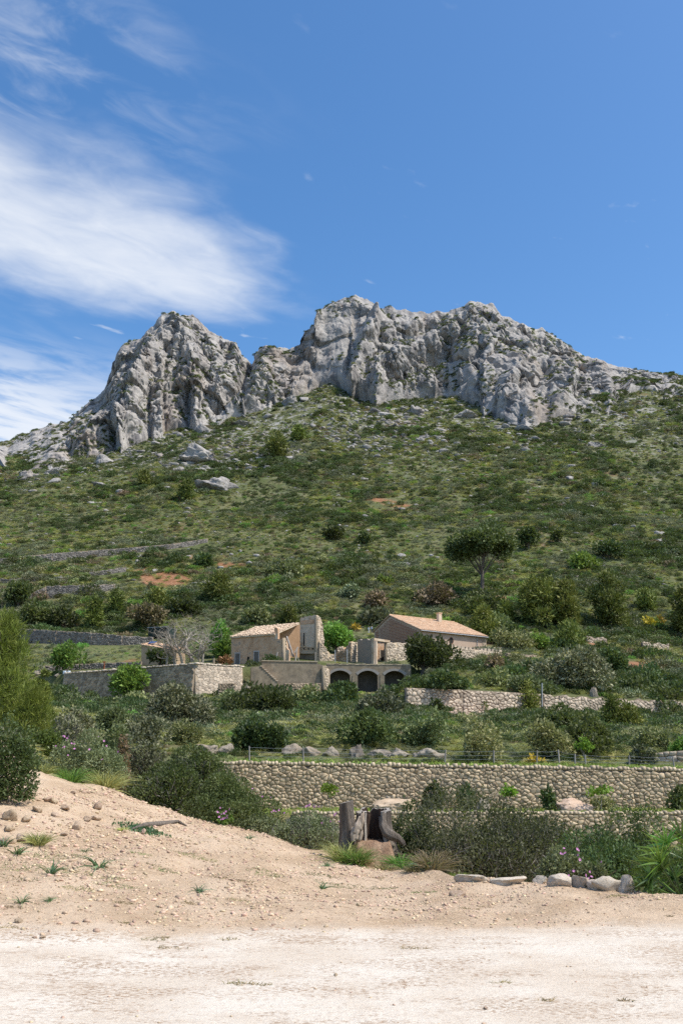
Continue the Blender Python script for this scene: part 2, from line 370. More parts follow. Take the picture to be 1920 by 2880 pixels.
# ================================================================== the ground, hillside and mountain
def m_ground():
    m = bpy.data.materials.new('earth'); m.use_nodes = True; nt = m.node_tree; nt.nodes.clear()
    out = nd(nt, 'ShaderNodeOutputMaterial'); pr = nd(nt, 'ShaderNodeBsdfPrincipled', Roughness=0.95); pr.inputs['Specular IOR Level'].default_value = 0.15
    P = nd(nt, 'ShaderNodeNewGeometry').outputs['Position']
    def no(s, d=6.0, r=0.6, st=(1, 1, 1), dis=0.0):
        v = nd(nt, 'ShaderNodeMapping', Vector=P, Scale=st).outputs[0]
        return nd(nt, 'ShaderNodeTexNoise', Vector=v, Scale=s, Detail=d, Roughness=r, Distortion=dis).outputs['Fac']
    sp = nd(nt, 'ShaderNodeSeparateXYZ', i0=P); x, y = sp.outputs[0], sp.outputs[1]
    # trodden pale court in front, brown gravelly bank behind
    edge = mth(nt, 'ADD', y, mth(nt, 'MULTIPLY', mth(nt, 'SUBTRACT', no(0.5, 8.0, 0.65), 0.5), 2.0))
    edge = mth(nt, 'SUBTRACT', edge, mth(nt, 'MULTIPLY', x, 0.16))
    f = mapr(nt, edge, 10.0, 10.9)
    sand = mixc(nt, mapr(nt, no(0.9, 8.0, 0.6), 0.38, 0.62), C((.60, .515, .41)), C((.67, .60, .50)))
    sand = mixc(nt, mapr(nt, no(2.6, 9.0, 0.72, (0.7, 1.2, 1)), 0.52, 0.70, 0, 0.38), sand, C((.44, .33, .23)))
    sand = mixc(nt, mapr(nt, no(26.0, 4.0, 0.7, (0.6, 1.2, 1)), 0.57, 0.66, 0, 0.7), sand, C((.35, .235, .15)))
    fl_ = mth(nt, 'MULTIPLY', mapr(nt, no(34.0, 5.0, 0.7, (0.6, 1.0, 1)), 0.49, 0.56), mapr(nt, no(1.3, 7.0, 0.7, (0.6, 1.2, 1)), 0.44, 0.60, 0.12, 0.95))
    sand = mixc(nt, fl_, sand, C((.33, .23, .15)))
    bank = mixc(nt, mapr(nt, no(1.1, 7.0, 0.62), 0.34, 0.66), C((.44, .315, .20)), C((.575, .435, .30)))
    bank = mixc(nt, mapr(nt, no(22.0, 5.0, 0.65), 0.52, 0.66, 0, 0.8), bank, C((.63, .48, .33)))
    bank = mixc(nt, mapr(nt, no(12.0, 5.0, 0.65), 0.57, 0.68, 0, 0.7), bank, C((.28, .18, .11)))
    c = mixc(nt, f, sand, bank)
    # beyond the court: litter and thin turf under the scrub and on the lower terraces
    tw = mapr(nt, y, 23.0, 30.0)
    turf = mixc(nt, mapr(nt, no(0.9, 6.0, 0.6), 0.4, 0.6), C((.13, .145, .035)), C((.24, .20, .09)))
    c = mixc(nt, tw, c, turf)
    nt.links.new(c, pr.inputs['Base Color'])
    h = mth(nt, 'ADD', mth(nt, 'MULTIPLY', no(9.0, 9.0, 0.7), mapr(nt, edge, 9.9, 11.2, 0.5, 1.6)), mth(nt, 'MULTIPLY', no(60.0, 4.0, 0.6), 0.25))
    b = nd(nt, 'ShaderNodeBump', Height=h, Strength=0.75, Distance=0.05); nt.links.new(b.outputs[0], pr.inputs['Normal'])
    nt.links.new(pr.outputs[0], out.inputs[0]); return m
def m_hill():
    m = bpy.data.materials.new('hillside'); m.use_nodes = True; nt = m.node_tree; nt.nodes.clear()
    out = nd(nt, 'ShaderNodeOutputMaterial'); pr = nd(nt, 'ShaderNodeBsdfPrincipled', Roughness=0.95); pr.inputs['Specular IOR Level'].default_value = 0.1
    P = nd(nt, 'ShaderNodeNewGeometry').outputs['Position']
    def no(s, d=6.0, r=0.6): return nd(nt, 'ShaderNodeTexNoise', Vector=P, Scale=s, Detail=d, Roughness=r).outputs['Fac']
    y = nd(nt, 'ShaderNodeSeparateXYZ', i0=P).outputs[1]
    c = mixc(nt, mapr(nt, no(0.09, 8.0, 0.65), 0.40, 0.62), C((.10, .118, .045)), C((.18, .168, .085)))
    c = mixc(nt, mapr(nt, no(0.6, 6.0, 0.65), 0.42, 0.62, 0, 0.75), c, C((.085, .105, .035)))
    c = mixc(nt, mapr(nt, no(0.035, 7.0, 0.62), 0.60, 0.70, 0, 0.75), c, C((.24, .145, .08)))
    rk = mth(nt, 'MULTIPLY', mapr(nt, no(0.16, 8.0, 0.72), 0.50, 0.60, 0, 0.9), mapr(nt, y, 400.0, 620.0, 0.05, 1.0))
    c = mixc(nt, rk, c, C((.36, .345, .315)))
    at_ = nd(nt, 'ShaderNodeAttribute', {'attribute_name': 'red'}).outputs['Fac']
    red = mixc(nt, mapr(nt, no(0.9, 6.0, 0.7), 0.40, 0.62), C((.27, .11, .055)), C((.38, .20, .115)))
    c = mixc(nt, at_, c, red)
    g_ = nd(nt, 'ShaderNodeAttribute', {'attribute_name': 'lawn'}).outputs['Fac']
    lawn = mixc(nt, mapr(nt, no(1.5, 6.0, 0.6), 0.4, 0.6), C((.10, .135, .04)), C((.19, .18, .085)))
    c = mixc(nt, g_, c, lawn)
    nt.links.new(c, pr.inputs['Base Color'])
    b = nd(nt, 'ShaderNodeBump', Height=no(0.8, 9.0, 0.7), Strength=0.8, Distance=0.8); nt.links.new(b.outputs[0], pr.inputs['Normal'])
    nt.links.new(pr.outputs[0], out.inputs[0]); return m
def m_cliff(name='limestone', near=False):
    m = bpy.data.materials.new(name); m.use_nodes = True; nt = m.node_tree; nt.nodes.clear()
    out = nd(nt, 'ShaderNodeOutputMaterial'); pr = nd(nt, 'ShaderNodeBsdfPrincipled', Roughness=0.95); pr.inputs['Specular IOR Level'].default_value = 0.15
    P = nd(nt, 'ShaderNodeNewGeometry').outputs['Position']
    k = 8.0 if near else 1.0
    wm = (.62, .56, .47) if near else (.73, .715, .70)
    def no(s, d=7.0, r=0.62, st=(1, 1, 1), dis=0.0):
        v = nd(nt, 'ShaderNodeMapping', Vector=P, Scale=st).outputs[0]
        return nd(nt, 'ShaderNodeTexNoise', Vector=v, Scale=s * k, Detail=d, Roughness=r, Distortion=dis).outputs['Fac']
    c = mixc(nt, mapr(nt, no(0.05, 8.0, 0.68), 0.38, 0.62), C((.36, .345, .33)), C((.54, .515, .475)))
    c = mixc(nt, mapr(nt, no(0.35, 6.0, 0.7), 0.42, 0.62, 0, 0.65), c, C((.64, .61, .56)))
    c = mixc(nt, mapr(nt, no(0.022, 6.0, 0.6, (1, 1, 0.6)), 0.52, 0.68, 0, 0.5), c, C((.40, .31, .235)))      # ochre stain
    c = mixc(nt, mapr(nt, no(0.14, 6.0, 0.6, (1, 1, 0.12)), 0.52, 0.66, 0, 0.75), c, C((.155, .15, .155)))     # dark water streaks
    c = mixc(nt, 1.0, c, C(wm), 'MULTIPLY')
    nt.links.new(c, pr.inputs['Base Color'])
    b = nd(nt, 'ShaderNodeBump', Height=no(0.55, 10.0, 0.72), Strength=0.8, Distance=0.9 / k); nt.links.new(b.outputs[0], pr.inputs['Normal'])
    nt.links.new(pr.outputs[0], out.inputs[0]); return m
M_EARTH = m_ground(); M_HILL = m_hill(); M_CLIFF = m_cliff(); M_ROCK = m_cliff('pale_rock', True)
def sheet(name, k0, k1, subs, cols, mat, alim=0.85):
    A = cols; fi = (A - AG[0]) / (AG[1] - AG[0]); i = np.clip(fi.astype(int), 0, NC - 2); f = fi - i
    Yr = RY[:, i] * (1 - f) + RY[:, i + 1] * f; Zr = RZ[:, i] * (1 - f) + RZ[:, i + 1] * f
    ys = []; zs = []
    for k in range(k0, k1):
        n = subs[k - k0]
        for j in range(n):
            t = j / n; ys.append(Yr[k] * (1 - t) + Yr[k + 1] * t); zs.append(Zr[k] * (1 - t) + Zr[k + 1] * t)
    ys.append(Yr[k1]); zs.append(Zr[k1]); ys = np.array(ys); zs = np.array(zs)
    xs = A[None, :] * (ys + K0); zs = zs + tnoise(xs, ys)
    V = np.stack([xs, ys, zs], -1); nr, nc = ys.shape; idx = np.arange(nr * nc).reshape(nr, nc)
    Q = np.stack([idx[:-1, :-1], idx[:-1, 1:], idx[1:, 1:], idx[1:, :-1]], -1).reshape(-1, 4)
    me = mesh_np(name, V.reshape(-1, 3), Q, smooth=True, mats=[mat])
    o = link(name, me); tag(o, kind='structure'); return o, V
ca_ = np.concatenate([np.linspace(-0.85, -0.42, 60, endpoint=False), np.linspace(-0.42, 0.42, 420, endpoint=False), np.linspace(0.42, 0.85, 60)])
g_o, _ = sheet('ground', 0, 9, [3, 12, 40, 50, 20, 16, 14, 2, 8], ca_, M_EARTH)
hs = [1, 5, 6, 16, 26, 2, 16, 14, 3, 3, 10, 14, 20, 40, 50, 50, 44, 40, 10, 3]
hs = hs[:NR - 1 - 9]
hill_o, HV = sheet('hillside', 9, NR - 1, hs + [3] * (NR - 1 - 9 - len(hs)), ca_, M_HILL)
# bare red earth and mown terraces are painted as their own soil on the hillside
hv = HV.reshape(-1, 3); hu, hvv = proj(hv)
def blob(u0, v0, u1, v1, soft=0.35, sl=0.0):
    cu, cv = (u0 + u1) / 2, (v0 + v1) / 2
    nz = fbm(P3(hv[:, 0] / 5, hv[:, 1] / 5, hv[:, 2] / 5), 3, 41) - 0.5
    d = np.sqrt(((hu - cu) / ((u1 - u0) / 2)) ** 2 + ((hvv - cv - sl * (hu - cu)) / ((v1 - v0) / 2)) ** 2) + nz * 1.1
    return np.clip((1.0 + soft / 2 - d) / soft, 0, 1)
red = np.zeros(len(hv))
for b in [(366, 1602, 570, 1658, .35, .22), (590, 1582, 690, 1596), (1240, 1988, 1425, 2050), (1620, 1858, 1900, 1880, .5), (1000, 1404, 1180, 1420, .5, .22),
          (1420, 1462, 1550, 1482, .5, .3), (1360, 1676, 1440, 1694, .5), (150, 1830, 240, 1870), (280, 1825, 400, 1870), (1480, 1820, 1640, 1850), (1560, 1790, 1700, 1830)]:
    red = np.maximum(red, blob(*b))
red = np.where((hv[:, 1] > 125) & (hv[:, 1] < 480), red, 0) * 0.85
lawn = np.maximum(blob(90, 1812, 420, 1872), blob(540, 2128, 2000, 2150, .3, .015))
lawn = np.maximum(lawn, blob(560, 1950, 720, 1985)); lawn = np.where(hv[:, 1] < 260, lawn, 0)
set_attr(hill_o.data, 'red', red); set_attr(hill_o.data, 'lawn', lawn)
# ---- mountain
SKYL = [(-420, 1330), (-200, 1300), (0, 1249), (92, 1211), (165, 1192), (200, 1182), (217, 1161), (245, 1134), (278, 1115), (294, 1098), (315, 1045), (330, 990), (339, 972), (361, 956), (397, 952), (412, 930), (424, 920), (438, 915),
        (446, 896), (455, 884), (484, 878), (503, 882), (510, 892), (520, 886), (540, 884), (556, 896), (566, 908), (588, 932), (620, 948), (650, 958), (664, 960), (674, 984), (682, 1004), (708, 1022), (718, 1004), (729, 986), (755, 980), (783, 978), (815, 979),
        (842, 974), (850, 950), (857, 931), (872, 928), (885, 922), (890, 887), (900, 872), (913, 862), (935, 852), (960, 843), (1000, 833), (1030, 842), (1060, 858), (1068, 864), (1125, 868), (1150, 876), (1200, 880), (1262, 872), (1300, 862), (1322, 850), (1350, 851),
        (1385, 855), (1402, 880), (1420, 890), (1450, 900), (1480, 915), (1520, 928), (1560, 948), (1600, 978), (1622, 994), (1660, 1008), (1720, 1026), (1760, 1036), (1840, 1050), (1880, 1048), (1920, 1056), (2050, 1068), (2300, 1078), (2500, 1100)]
BASE = [(-420, 1345), (-200, 1318), (0, 1275), (40, 1340), (90, 1335), (160, 1300), (230, 1300), (280, 1262), (350, 1246), (430, 1232), (470, 1195), (500, 1165), (520, 1170), (560, 1200), (610, 1190), (640, 1165), (700, 1140), (760, 1118), (820, 1105), (870, 1072), (900, 1056),
        (960, 1058), (985, 1110), (1010, 1128), (1080, 1120), (1200, 1112), (1330, 1116), (1350, 1150), (1420, 1172), (1500, 1180), (1540, 1178), (1560, 1145), (1600, 1146), (1650, 1142), (1700, 1148), (1740, 1130), (1770, 1080), (1840, 1076), (1865, 1112), (1920, 1112), (2050, 1095), (2300, 1090), (2500, 1112)]
NU, NVt = 1180, 230
us = np.linspace(-400, 2330, NU)
su = np.interp(us, *zip(*SKYL)); bu = np.interp(us, *zip(*BASE)) + 14 + (fbm(P3(us / 38.0, 3, 0), 4, 95) - .5) * 70 * np.interp(us, [-400, 60, 250, 1700, 1900, 2330], [0, .3, 1, 1, .2, 0])
su = su + (fbm(P3(us / 14.0, 0, 0), 4, 91) - 0.5) * 10
# the distance of each foot point comes from the hillside below it
by = np.array([hit(float(u), float(v), 380.0)[1] for u, v in zip(us[::10], bu[::10])])
by = np.interp(us, us[::10], by); kk = np.ones(71) / 71.0; by = np.minimum(np.convolve(np.pad(by, 35, mode='edge'), kk, 'valid'), by + 6) - 4
cy = np.maximum(by + 14, np.interp(us, [-400, 0, 200, 480, 700, 900, 1000, 1330, 1600, 1750, 1920, 2330], [686, 684, 668, 664, 672, 668, 672, 690, 690, 686, 686, 686]))
s_ = np.linspace(0, 1, NVt)[:, None]
U = np.broadcast_to(us, (NVt, NU)); Vv = bu[None, :] * (1 - s_) + su[None, :] * s_
# profile: steep foot, easing over towards the crest
shp = np.interp(us, [-400, 150, 300, 700, 860, 1000, 1060, 1400, 1700, 2330], [1, 1.1, 1.25, 1.2, 1.5, 1.5, 1.4, 1.3, 1.1, 1])
Yd = by[None, :] + (cy - by)[None, :] * (s_ ** shp[None, :])
def seg(u, v, pts, w, amp):
    d = np.full(u.shape, 1e9)
    for (a, b), (c, e) in zip(pts[:-1], pts[1:]):
        t = np.clip(((u - a) * (c - a) + (v - b) * (e - b)) / ((c - a) ** 2 + (e - b) ** 2), 0, 1)
        d = np.minimum(d, np.hypot(u - a - t * (c - a), v - b - t * (e - b)))
    return amp * np.exp(-(d / w) ** 2)
rel = 0
for pts, w, amp in [([(425, 990), (400, 1080), (330, 1190), (230, 1250)], 26, 14), ([(440, 1000), (395, 1120), (350, 1230)], 16, 8), ([(500, 1000), (490, 1080), (500, 1150)], 15, -8), ([(470, 980), (480, 1010)], 16, -4),
                    ([(505, 900), (540, 1010), (560, 1110)], 20, 7), ([(590, 960), (620, 1050), (620, 1130)], 18, 6), ([(650, 985), (600, 1090)], 10, -5), ([(710, 1030), (680, 1090), (610, 1150)], 11, -12), ([(300, 1130), (250, 1180)], 14, -9),
                    ([(760, 1000), (740, 1070), (690, 1130)], 30, 8), ([(860, 1000), (900, 1050)], 10, -3), ([(890, 900), (880, 980), (880, 1010)], 14, 8), ([(1000, 880), (990, 1000), (985, 1050)], 12, -4), ([(1060, 890), (1010, 1000), (990, 1090)], 14, 12),
                    ([(1070, 930), (1050, 1010)], 9, -5), ([(1270, 930), (1180, 970), (1100, 1010)], 20, 8), ([(1260, 985), (1180, 1030), (1100, 1060)], 18, -9), ([(1355, 985), (1330, 1010)], 13, -9), ([(1480, 990), (1440, 1060), (1400, 1130)], 16, 6),
                    ([(1600, 1015), (1610, 1060), (1580, 1130)], 16, 7), ([(1530, 1040), (1500, 1090)], 12, -6), ([(1680, 1030), (1700, 1080), (1720, 1130)], 20, 8), ([(1630, 1060), (1620, 1110)], 12, -6), ([(1220, 900), (1150, 930)], 10, 4)]:
    rel = rel + seg(U, Vv, pts, w, amp)
P = np.moveaxis(np.array(at(U, Vv, Yd)), 0, -1)
Pw = P + 9 * (np.stack([fbm(P / 30, 3, 61), fbm(P / 30, 3, 62), fbm(P / 30, 3, 63)], -1) - 0.5)
Pr = Pw.reshape(-1, 3); S = np.array([1, 1, 0.62])
fA, gA, iA = voro(Pr * S / 21.0, 3); fB, gB, iB = voro(Pr * S / 9.0, 13); fC, gC, iC = voro(Pr * np.array([1, 1, .8]) / 4.0, 23)
fD, gD, iD = voro(Pr * np.array([1, 1, .8]) / 2.1, 33)
smooth_face = np.exp(-(((U - 960) / 62) ** 4 + ((Vv - 950) / 82) ** 4))
rmask = np.clip((fbm(P / 45.0, 3, 77) - .35) / .25, 0, 1)
rough = ((1 - 0.8 * smooth_face) * (.25 + .68 * rmask)).ravel()
disp = (7.5 * (iA - .5) + 4.0 * (np.minimum(gA - fA, .35) - .12) / .35 * 1.0) * (1 - 0.6 * smooth_face.ravel())
disp += rough * (4.2 * (iB - .5) + 3.0 * (np.minimum(gB - fB, .4) - .15) / .4 + 1.9 * (iC - .5) + 1.5 * (np.minimum(gC - fC, .4) - .15) / .4 + 0.7 * (iD - .5) + 0.5 * np.minimum(gD - fD, .4) / .4)
fE, gE, iE = voro(Pr * np.array([1, 1, .22]) / 7.5, 43); disp += rough * (1.6 * (iE - .5) - 1.3 * (gE - fE < .06))
disp += 8.0 * (ridged(Pr * np.array([1, 1, .35]) / 34.0, 4, 71) - .55)
disp = disp.reshape(NVt, NU) + rel
amp = np.clip(np.interp(us, [-400, 60, 200, 330, 1600, 1800, 2330], [.12, .22, .7, 1, 1, .5, .3]), 0, 1)[None, :]
edge = np.clip((1 - s_) / 0.10, 0.22, 1) * np.clip(s_ / 0.16, 0.12, 1)
disp = disp * amp * edge
# move along the outward direction of the slope: mostly towards the open side, a little up
P[..., 1] -= disp * 0.93; P[..., 2] += disp * 0.18
P[..., 0] += (fbm(P3(P[..., 0] / 7, P[..., 1] / 7, P[..., 2] / 7), 3, 83) - 0.5) * 4.5 * amp * edge
P[..., 2] += (fbm(P3(P[..., 0] / 6, P[..., 1] / 6, P[..., 2] / 6), 3, 84) - 0.5) * 4.0 * amp * np.clip(s_ / 0.05, 0.3, 1)
back = []
for dy, dz in ((6, -3), (20, -16), (60, -70), (140, -200)):
    q = P[-1].copy(); q[:, 1] += dy; q[:, 2] = q[:, 2] + dz * np.ones(NU); back.append(q)
skirt = []
for dy, dz in ((14, -30), (3, -8)):
    q = P[0].copy(); q[:, 1] += dy; q[:, 2] += dz; skirt.append(q)
MV = np.concatenate([np.array(skirt), P, np.array(back)], 0); nr = MV.shape[0]; idx = np.arange(nr * NU).reshape(nr, NU)
Q = np.stack([idx[:-1, :-1], idx[:-1, 1:], idx[1:, 1:], idx[1:, :-1]], -1).reshape(-1, 4)
mt = link('mountain', mesh_np('mountain', MV.reshape(-1, 3), Q, smooth=False, mats=[M_CLIFF])); tag(mt, kind='structure')
# ================================================================== masonry
M_STONE = mk('wall_stone', [(0.329, 0.246, 0.155), (0.519, 0.399, 0.258), (0.657, 0.522, 0.353)], scale=7, rnd=0.34, orand=0.0, bump=0.5, bscale=22, bdist=0.03)
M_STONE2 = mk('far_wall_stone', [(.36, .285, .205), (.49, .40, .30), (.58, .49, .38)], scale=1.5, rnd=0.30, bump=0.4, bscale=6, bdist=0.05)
M_STONE3 = mk('grey_shaded_wall_stone', [(0.233, 0.177, 0.120), (0.339, 0.261, 0.176), (0.424, 0.340, 0.232)], scale=1.5, rnd=0.35, bump=0.4, bscale=6, bdist=0.05)  # grey stone, also the darkened copy that carries shade on wall faces
M_STONE4 = mk('shaded_hill_wall_stone', [(.13, .118, .105), (.20, .182, .16), (.27, .245, .215)], scale=1.5, rnd=.35, bump=.4, bscale=6, bdist=.05)  # darker again: shade on the left hillside walls is put into the colour
M_CORE = mk('wall_joint', [(.14, .11, .08), (.23, .185, .135)], scale=6, rnd=0, bump=0.4, bscale=20)
M_MORTAR = mk('wall_mortar', [(0.318, 0.246, 0.163), (0.445, 0.355, 0.241)], scale=3, rnd=0, bump=0.4, bscale=12)
M_COPE = mk('coping_stone', [(0.318, 0.251, 0.172), (0.445, 0.360, 0.249), (0.551, 0.453, 0.318)], scale=6, rnd=0.3, bump=0.4, bscale=20, bdist=0.03)
def clip_poly(poly, mx, my, nx, ny):
    out = []; n = len(poly)
    for i in range(n):
        x0, y0 = poly[i]; x1, y1 = poly[(i + 1) % n]
        d0 = (x0 - mx) * nx + (y0 - my) * ny; d1 = (x1 - mx) * nx + (y1 - my) * ny
        if d0 <= 0: out.append((x0, y0))
        if (d0 < 0 < d1) or (d1 < 0 < d0):
            t = d0 / (d0 - d1); out.append((x0 + (x1 - x0) * t, y0 + (y1 - y0) * t))
    return out
def cells(L, zb, zt, size, asp, rng, relax=1, jit=0.42):
    """irregular stone outlines filling 0..L by zb(s)..zt(s)"""
    ss = np.linspace(0, L, 60); lo = min(float(zb(s)) for s in ss); hi = max(float(zt(s)) for s in ss)
    sx_, sz_ = size * math.sqrt(asp), size / math.sqrt(asp); pts = []
    r = 0; z = lo
    while z < hi + sz_:
        s = (r % 2) * sx_ * 0.5 - sx_
        while s < L + sx_:
            pts.append((s + rng.normal() * jit * sx_ * .75, z + sz_ / 2 + rng.normal() * jit * sz_ * .75)); s += sx_ * rng.uniform(.72, 1.28)
        z += sz_; r += 1
    pts = np.array(pts); pts = pts[rng.random(len(pts)) > 0.13]
    Pn = pts / np.array([sx_, sz_]); out = []
    for i in range(len(Pn)):
        s, z = pts[i]
        if s < 0 or s > L or z < zb(s) or z > zt(s): continue
        d = Pn - Pn[i]; d2 = (d ** 2).sum(1); nb = np.argsort(d2)[1:13]
        poly = [(-1.5, -1.5), (1.5, -1.5), (1.5, 1.5), (-1.5, 1.5)]
        for j in nb:
            if d2[j] > 6: break
            dx, dy = d[j]; poly = clip_poly(poly, dx / 2, dy / 2, dx, dy)
            if len(poly) < 3: break
        if len(poly) < 3: continue
        q = np.array(poly) * np.array([sx_, sz_]) + pts[i]
        q[:, 0] = np.clip(q[:, 0], 0, L)
        q[:, 1] = np.clip(q[:, 1], [float(zb(s_)) for s_ in q[:, 0]], [float(zt(s_)) for s_ in q[:, 0]])
        # round the corners
        m = len(q); qq = []
        for k in range(m):
            a, b, c = q[k - 1], q[k], q[(k + 1) % m]
            if np.hypot(*(b - a)) + np.hypot(*(c - b)) < 0.02 * size: continue
            qq.append(b)
        q = np.array(qq)
        if len(q) < 3: continue
        ar = 0.5 * abs(np.dot(q[:, 0], np.roll(q[:, 1], 1)) - np.dot(q[:, 1], np.roll(q[:, 0], 1)))
        if ar < 0.10 * size * size: continue
        out.append((q, ar))
    return out
def stone_geo(q, gap, bulge, rng, back=0.06):
    n = len(q); c = q.mean(0); d = q - c; l = np.hypot(d[:, 0], d[:, 1])[:, None] + 1e-6
    q1 = c + d * np.maximum(1 - gap / l, 0.6); mid = (q1 + np.roll(q1, -1, 0)) / 2
    ring = np.empty((2 * n, 2)); ring[0::2] = c + (q1 - c) * (.975 - .03 * rng.random((n, 1))); ring[1::2] = c + (mid - c) * (.985 + .025 * rng.random((n, 1)))
    b = bulge * rng.uniform(.45, 1.25); m = 2 * n; tilt = rng.normal(0, .16, 2) * min(1.0, 12 * bulge / max(np.ptp(q[:, 0]), .05) / 3)
    def lay(k, dep): 
        p = c + (ring - c) * k; e = dep + ((p - c) @ tilt) * (1 if dep > 0 else 0); return np.column_stack([p, e])
    V = np.concatenate([lay(1.0, -back), lay(1.0, b * .35), lay(.80, b * .92), np.array([[c[0], c[1], b * 1.08]])])
    Q = []; Tr = []
    for r in range(2):
        for i in range(m): j = (i + 1) % m; Q.append((r * m + i, r * m + j, (r + 1) * m + j, (r + 1) * m + i))
    for i in range(m): Tr.append((2 * m + i, 2 * m + (i + 1) % m, 3 * m))
    return V, np.array(Q), np.array(Tr)
def masonry(root, p0, p1, zb, zt, size, mat, core, gap=0.012, bulge=0.06, asp=1.3, n_ind=300, seed=1, thick=0.5, piece='stone', smooth=True, vis=None, core_step=0.5, batter=0.0):
    """stones over a core between plan points p0 -> p1 (left to right as seen from the camera); zb, zt functions of s"""
    rng = np.random.default_rng(seed); p0 = np.array(p0[:2], float); p1 = np.array(p1[:2], float); L = float(np.hypot(*(p1 - p0)))
    t = (p1 - p0) / L; nrm = np.array([t[1], -t[0]]); R = np.array(root.location)
    zmax = max(float(zt(s)) for s in np.linspace(0, L, 30))
    def W(V):
        lean = batter * (zmax - V[:, 1])
        xy = p0[None, :] + V[:, 0:1] * t[None, :] + (V[:, 2] + lean)[:, None] * nrm[None, :]
        return np.column_stack([xy, V[:, 1]])
    cs = cells(L, zb, zt, size, asp, rng)
    # core
    ns = max(2, int(L / core_step)); ss = np.linspace(0, L, ns + 1); V = []
    for dep in (-0.02, -thick):
        for s in ss:
            V.append((s, float(zb(s)) - 0.6, dep)); V.append((s, float(zt(s)) - 0.015, dep))
    V = W(np.array(V)) - R; N2 = 2 * (ns + 1); Q = []
    for i in range(ns):
        a, b, c_, d = 2 * i, 2 * i + 2, 2 * i + 3, 2 * i + 1
        Q += [(a, b, c_, d), (N2 + b, N2 + a, N2 + d, N2 + c_), (d, c_, N2 + c_, N2 + d)]
    Q += [(N2, 0, 1, N2 + 1), (2 * ns, N2 + 2 * ns, N2 + 2 * ns + 1, 2 * ns + 1)]
    co = link('core', mesh_np('core', V, Q, rnd=np.full(len(V), .5), mats=[core]), root)
    order = sorted(range(len(cs)), key=lambda k: -cs[k][1])
    if vis is not None: 
        inv = [k for k in order if not vis(cs[k][0].mean(0), W)]; order = [k for k in order if vis(cs[k][0].mean(0), W)] + inv; n_ind = min(n_ind, len(order) - len(inv))
    AV = []; AQ = []; AT = []; AR = []; off = 0
    for rank, k in enumerate(order):
        V, Q, Tr = stone_geo(cs[k][0], gap, bulge, rng); r = rng.random(); c = np.array([V[:, 0].mean(), V[:, 1].mean(), 0.0])
        Wv = W(V)
        if rank < n_ind:
            cw = W(c[None, :])[0]
            link(piece, mesh_np(piece, Wv - cw, Q, Tr, rnd=np.full(len(V), r), smooth=smooth, mats=[mat]), root, cw - R)
        else:
            AV.append(Wv - R); AQ.append(Q + off); AT.append(Tr + off); AR.append(np.full(len(V), r)); off += len(V)
    if AV:
        o = link('masonry', mesh_np('masonry', np.concatenate(AV), np.concatenate(AQ), np.concatenate(AT), rnd=np.concatenate(AR), smooth=smooth, mats=[mat]), root)
        tag(o, kind='stuff')
    return W, L
def coping(root, W, L, zt, w, h, d, mat, seed, s0=0.0, s1=None, name='coping_stone', back=0.35):
    rng = np.random.default_rng(seed); s = s0; R = np.array(root.location); s1 = L if s1 is None else s1
    while s < s1:
        ww = w * rng.uniform(.7, 1.4); hh = h * rng.uniform(.6, 1.3); z = float(zt(min(s + ww / 2, L))) - 0.02; g = 0.008
        x0, x1 = s + g, s + ww - g; dd = d * rng.uniform(.7, 1.15); b = min(ww, hh) * rng.uniform(.08, .2)
        V = []
        for zz_, ins in ((z, 0.3 * b), (z + hh * .5, 0), (z + hh, b)):
            for (xa, ya) in ((x0 + ins, dd - ins), (x1 - ins, dd - ins), (x1 - ins, -back), (x0 + ins, -back)): V.append((xa, zz_ + rng.normal() * .012, ya))
        Q = [(0, 1, 5, 4), (1, 2, 6, 5), (2, 3, 7, 6), (3, 0, 4, 7), (4, 5, 9, 8), (5, 6, 10, 9), (6, 7, 11, 10), (7, 4, 8, 11), (8, 9, 10, 11), (3, 2, 1, 0)]
        Wv = W(np.array(V)); cw = Wv.mean(0)
        link(name, mesh_np(name, Wv - cw, Q, rnd=np.full(12, rng.random()), mats=[mat]), root, cw - R); s += ww
def inframe(c, W):
    p = W(np.array([[c[0], c[1], 0]]))[0]; u, v = proj(p); return -10 < u < 1930
def lin(L, a, b): return lambda s: a + (b - a) * s / L
# near terrace walls
def XY(u, Y, v=2200):
    p = at(u, v, Y); return p[:2]
a, b = XY(540, 62.0), XY(2120, 62.0); L = float(np.hypot(*(b - a)))
r_ = tag(empty('terrace_wall', (float(a[0]), 62.0, -1.0), 'long rounded rubble terrace wall with upright coping, the taller of the two near walls', 'stone wall'), kind='thing')
zt1 = lambda s: np.interp(s, [0, 3.1, L], [1.66, zof(2150, 62), zof(2172, 62)])
W1, L1 = masonry(r_, a, b, lambda s: -1.15, zt1, 0.225, M_STONE, M_CORE, gap=0.006, bulge=0.05, asp=1.35, seed=3, vis=inframe, smooth=False)
coping(r_, W1, L1, zt1, 0.22, 0.22, 0.05, M_COPE, 5, 1.0, L1 - 3.0)
a, b = XY(820, 56.0, 2280), XY(2120, 56.0, 2280); L = float(np.hypot(*(b - a)))
r_ = tag(empty('terrace_wall', (float(a[0]), 56.0, -2.6), 'low rubble terrace wall behind the stump and the twiggy bush', 'stone wall'), kind='thing')
zt2 = lambda s: zof(2290, 56)
W2, L2 = masonry(r_, a, b, lambda s: -2.75, zt2, 0.225, M_STONE, M_CORE, gap=0.006, bulge=0.05, asp=1.35, seed=4, smooth=False, vis=lambda c, W: inframe(c, W) and c[1] > -2.3)
coping(r_, W2, L2, zt2, 0.22, 0.17, 0.05, M_COPE, 6)
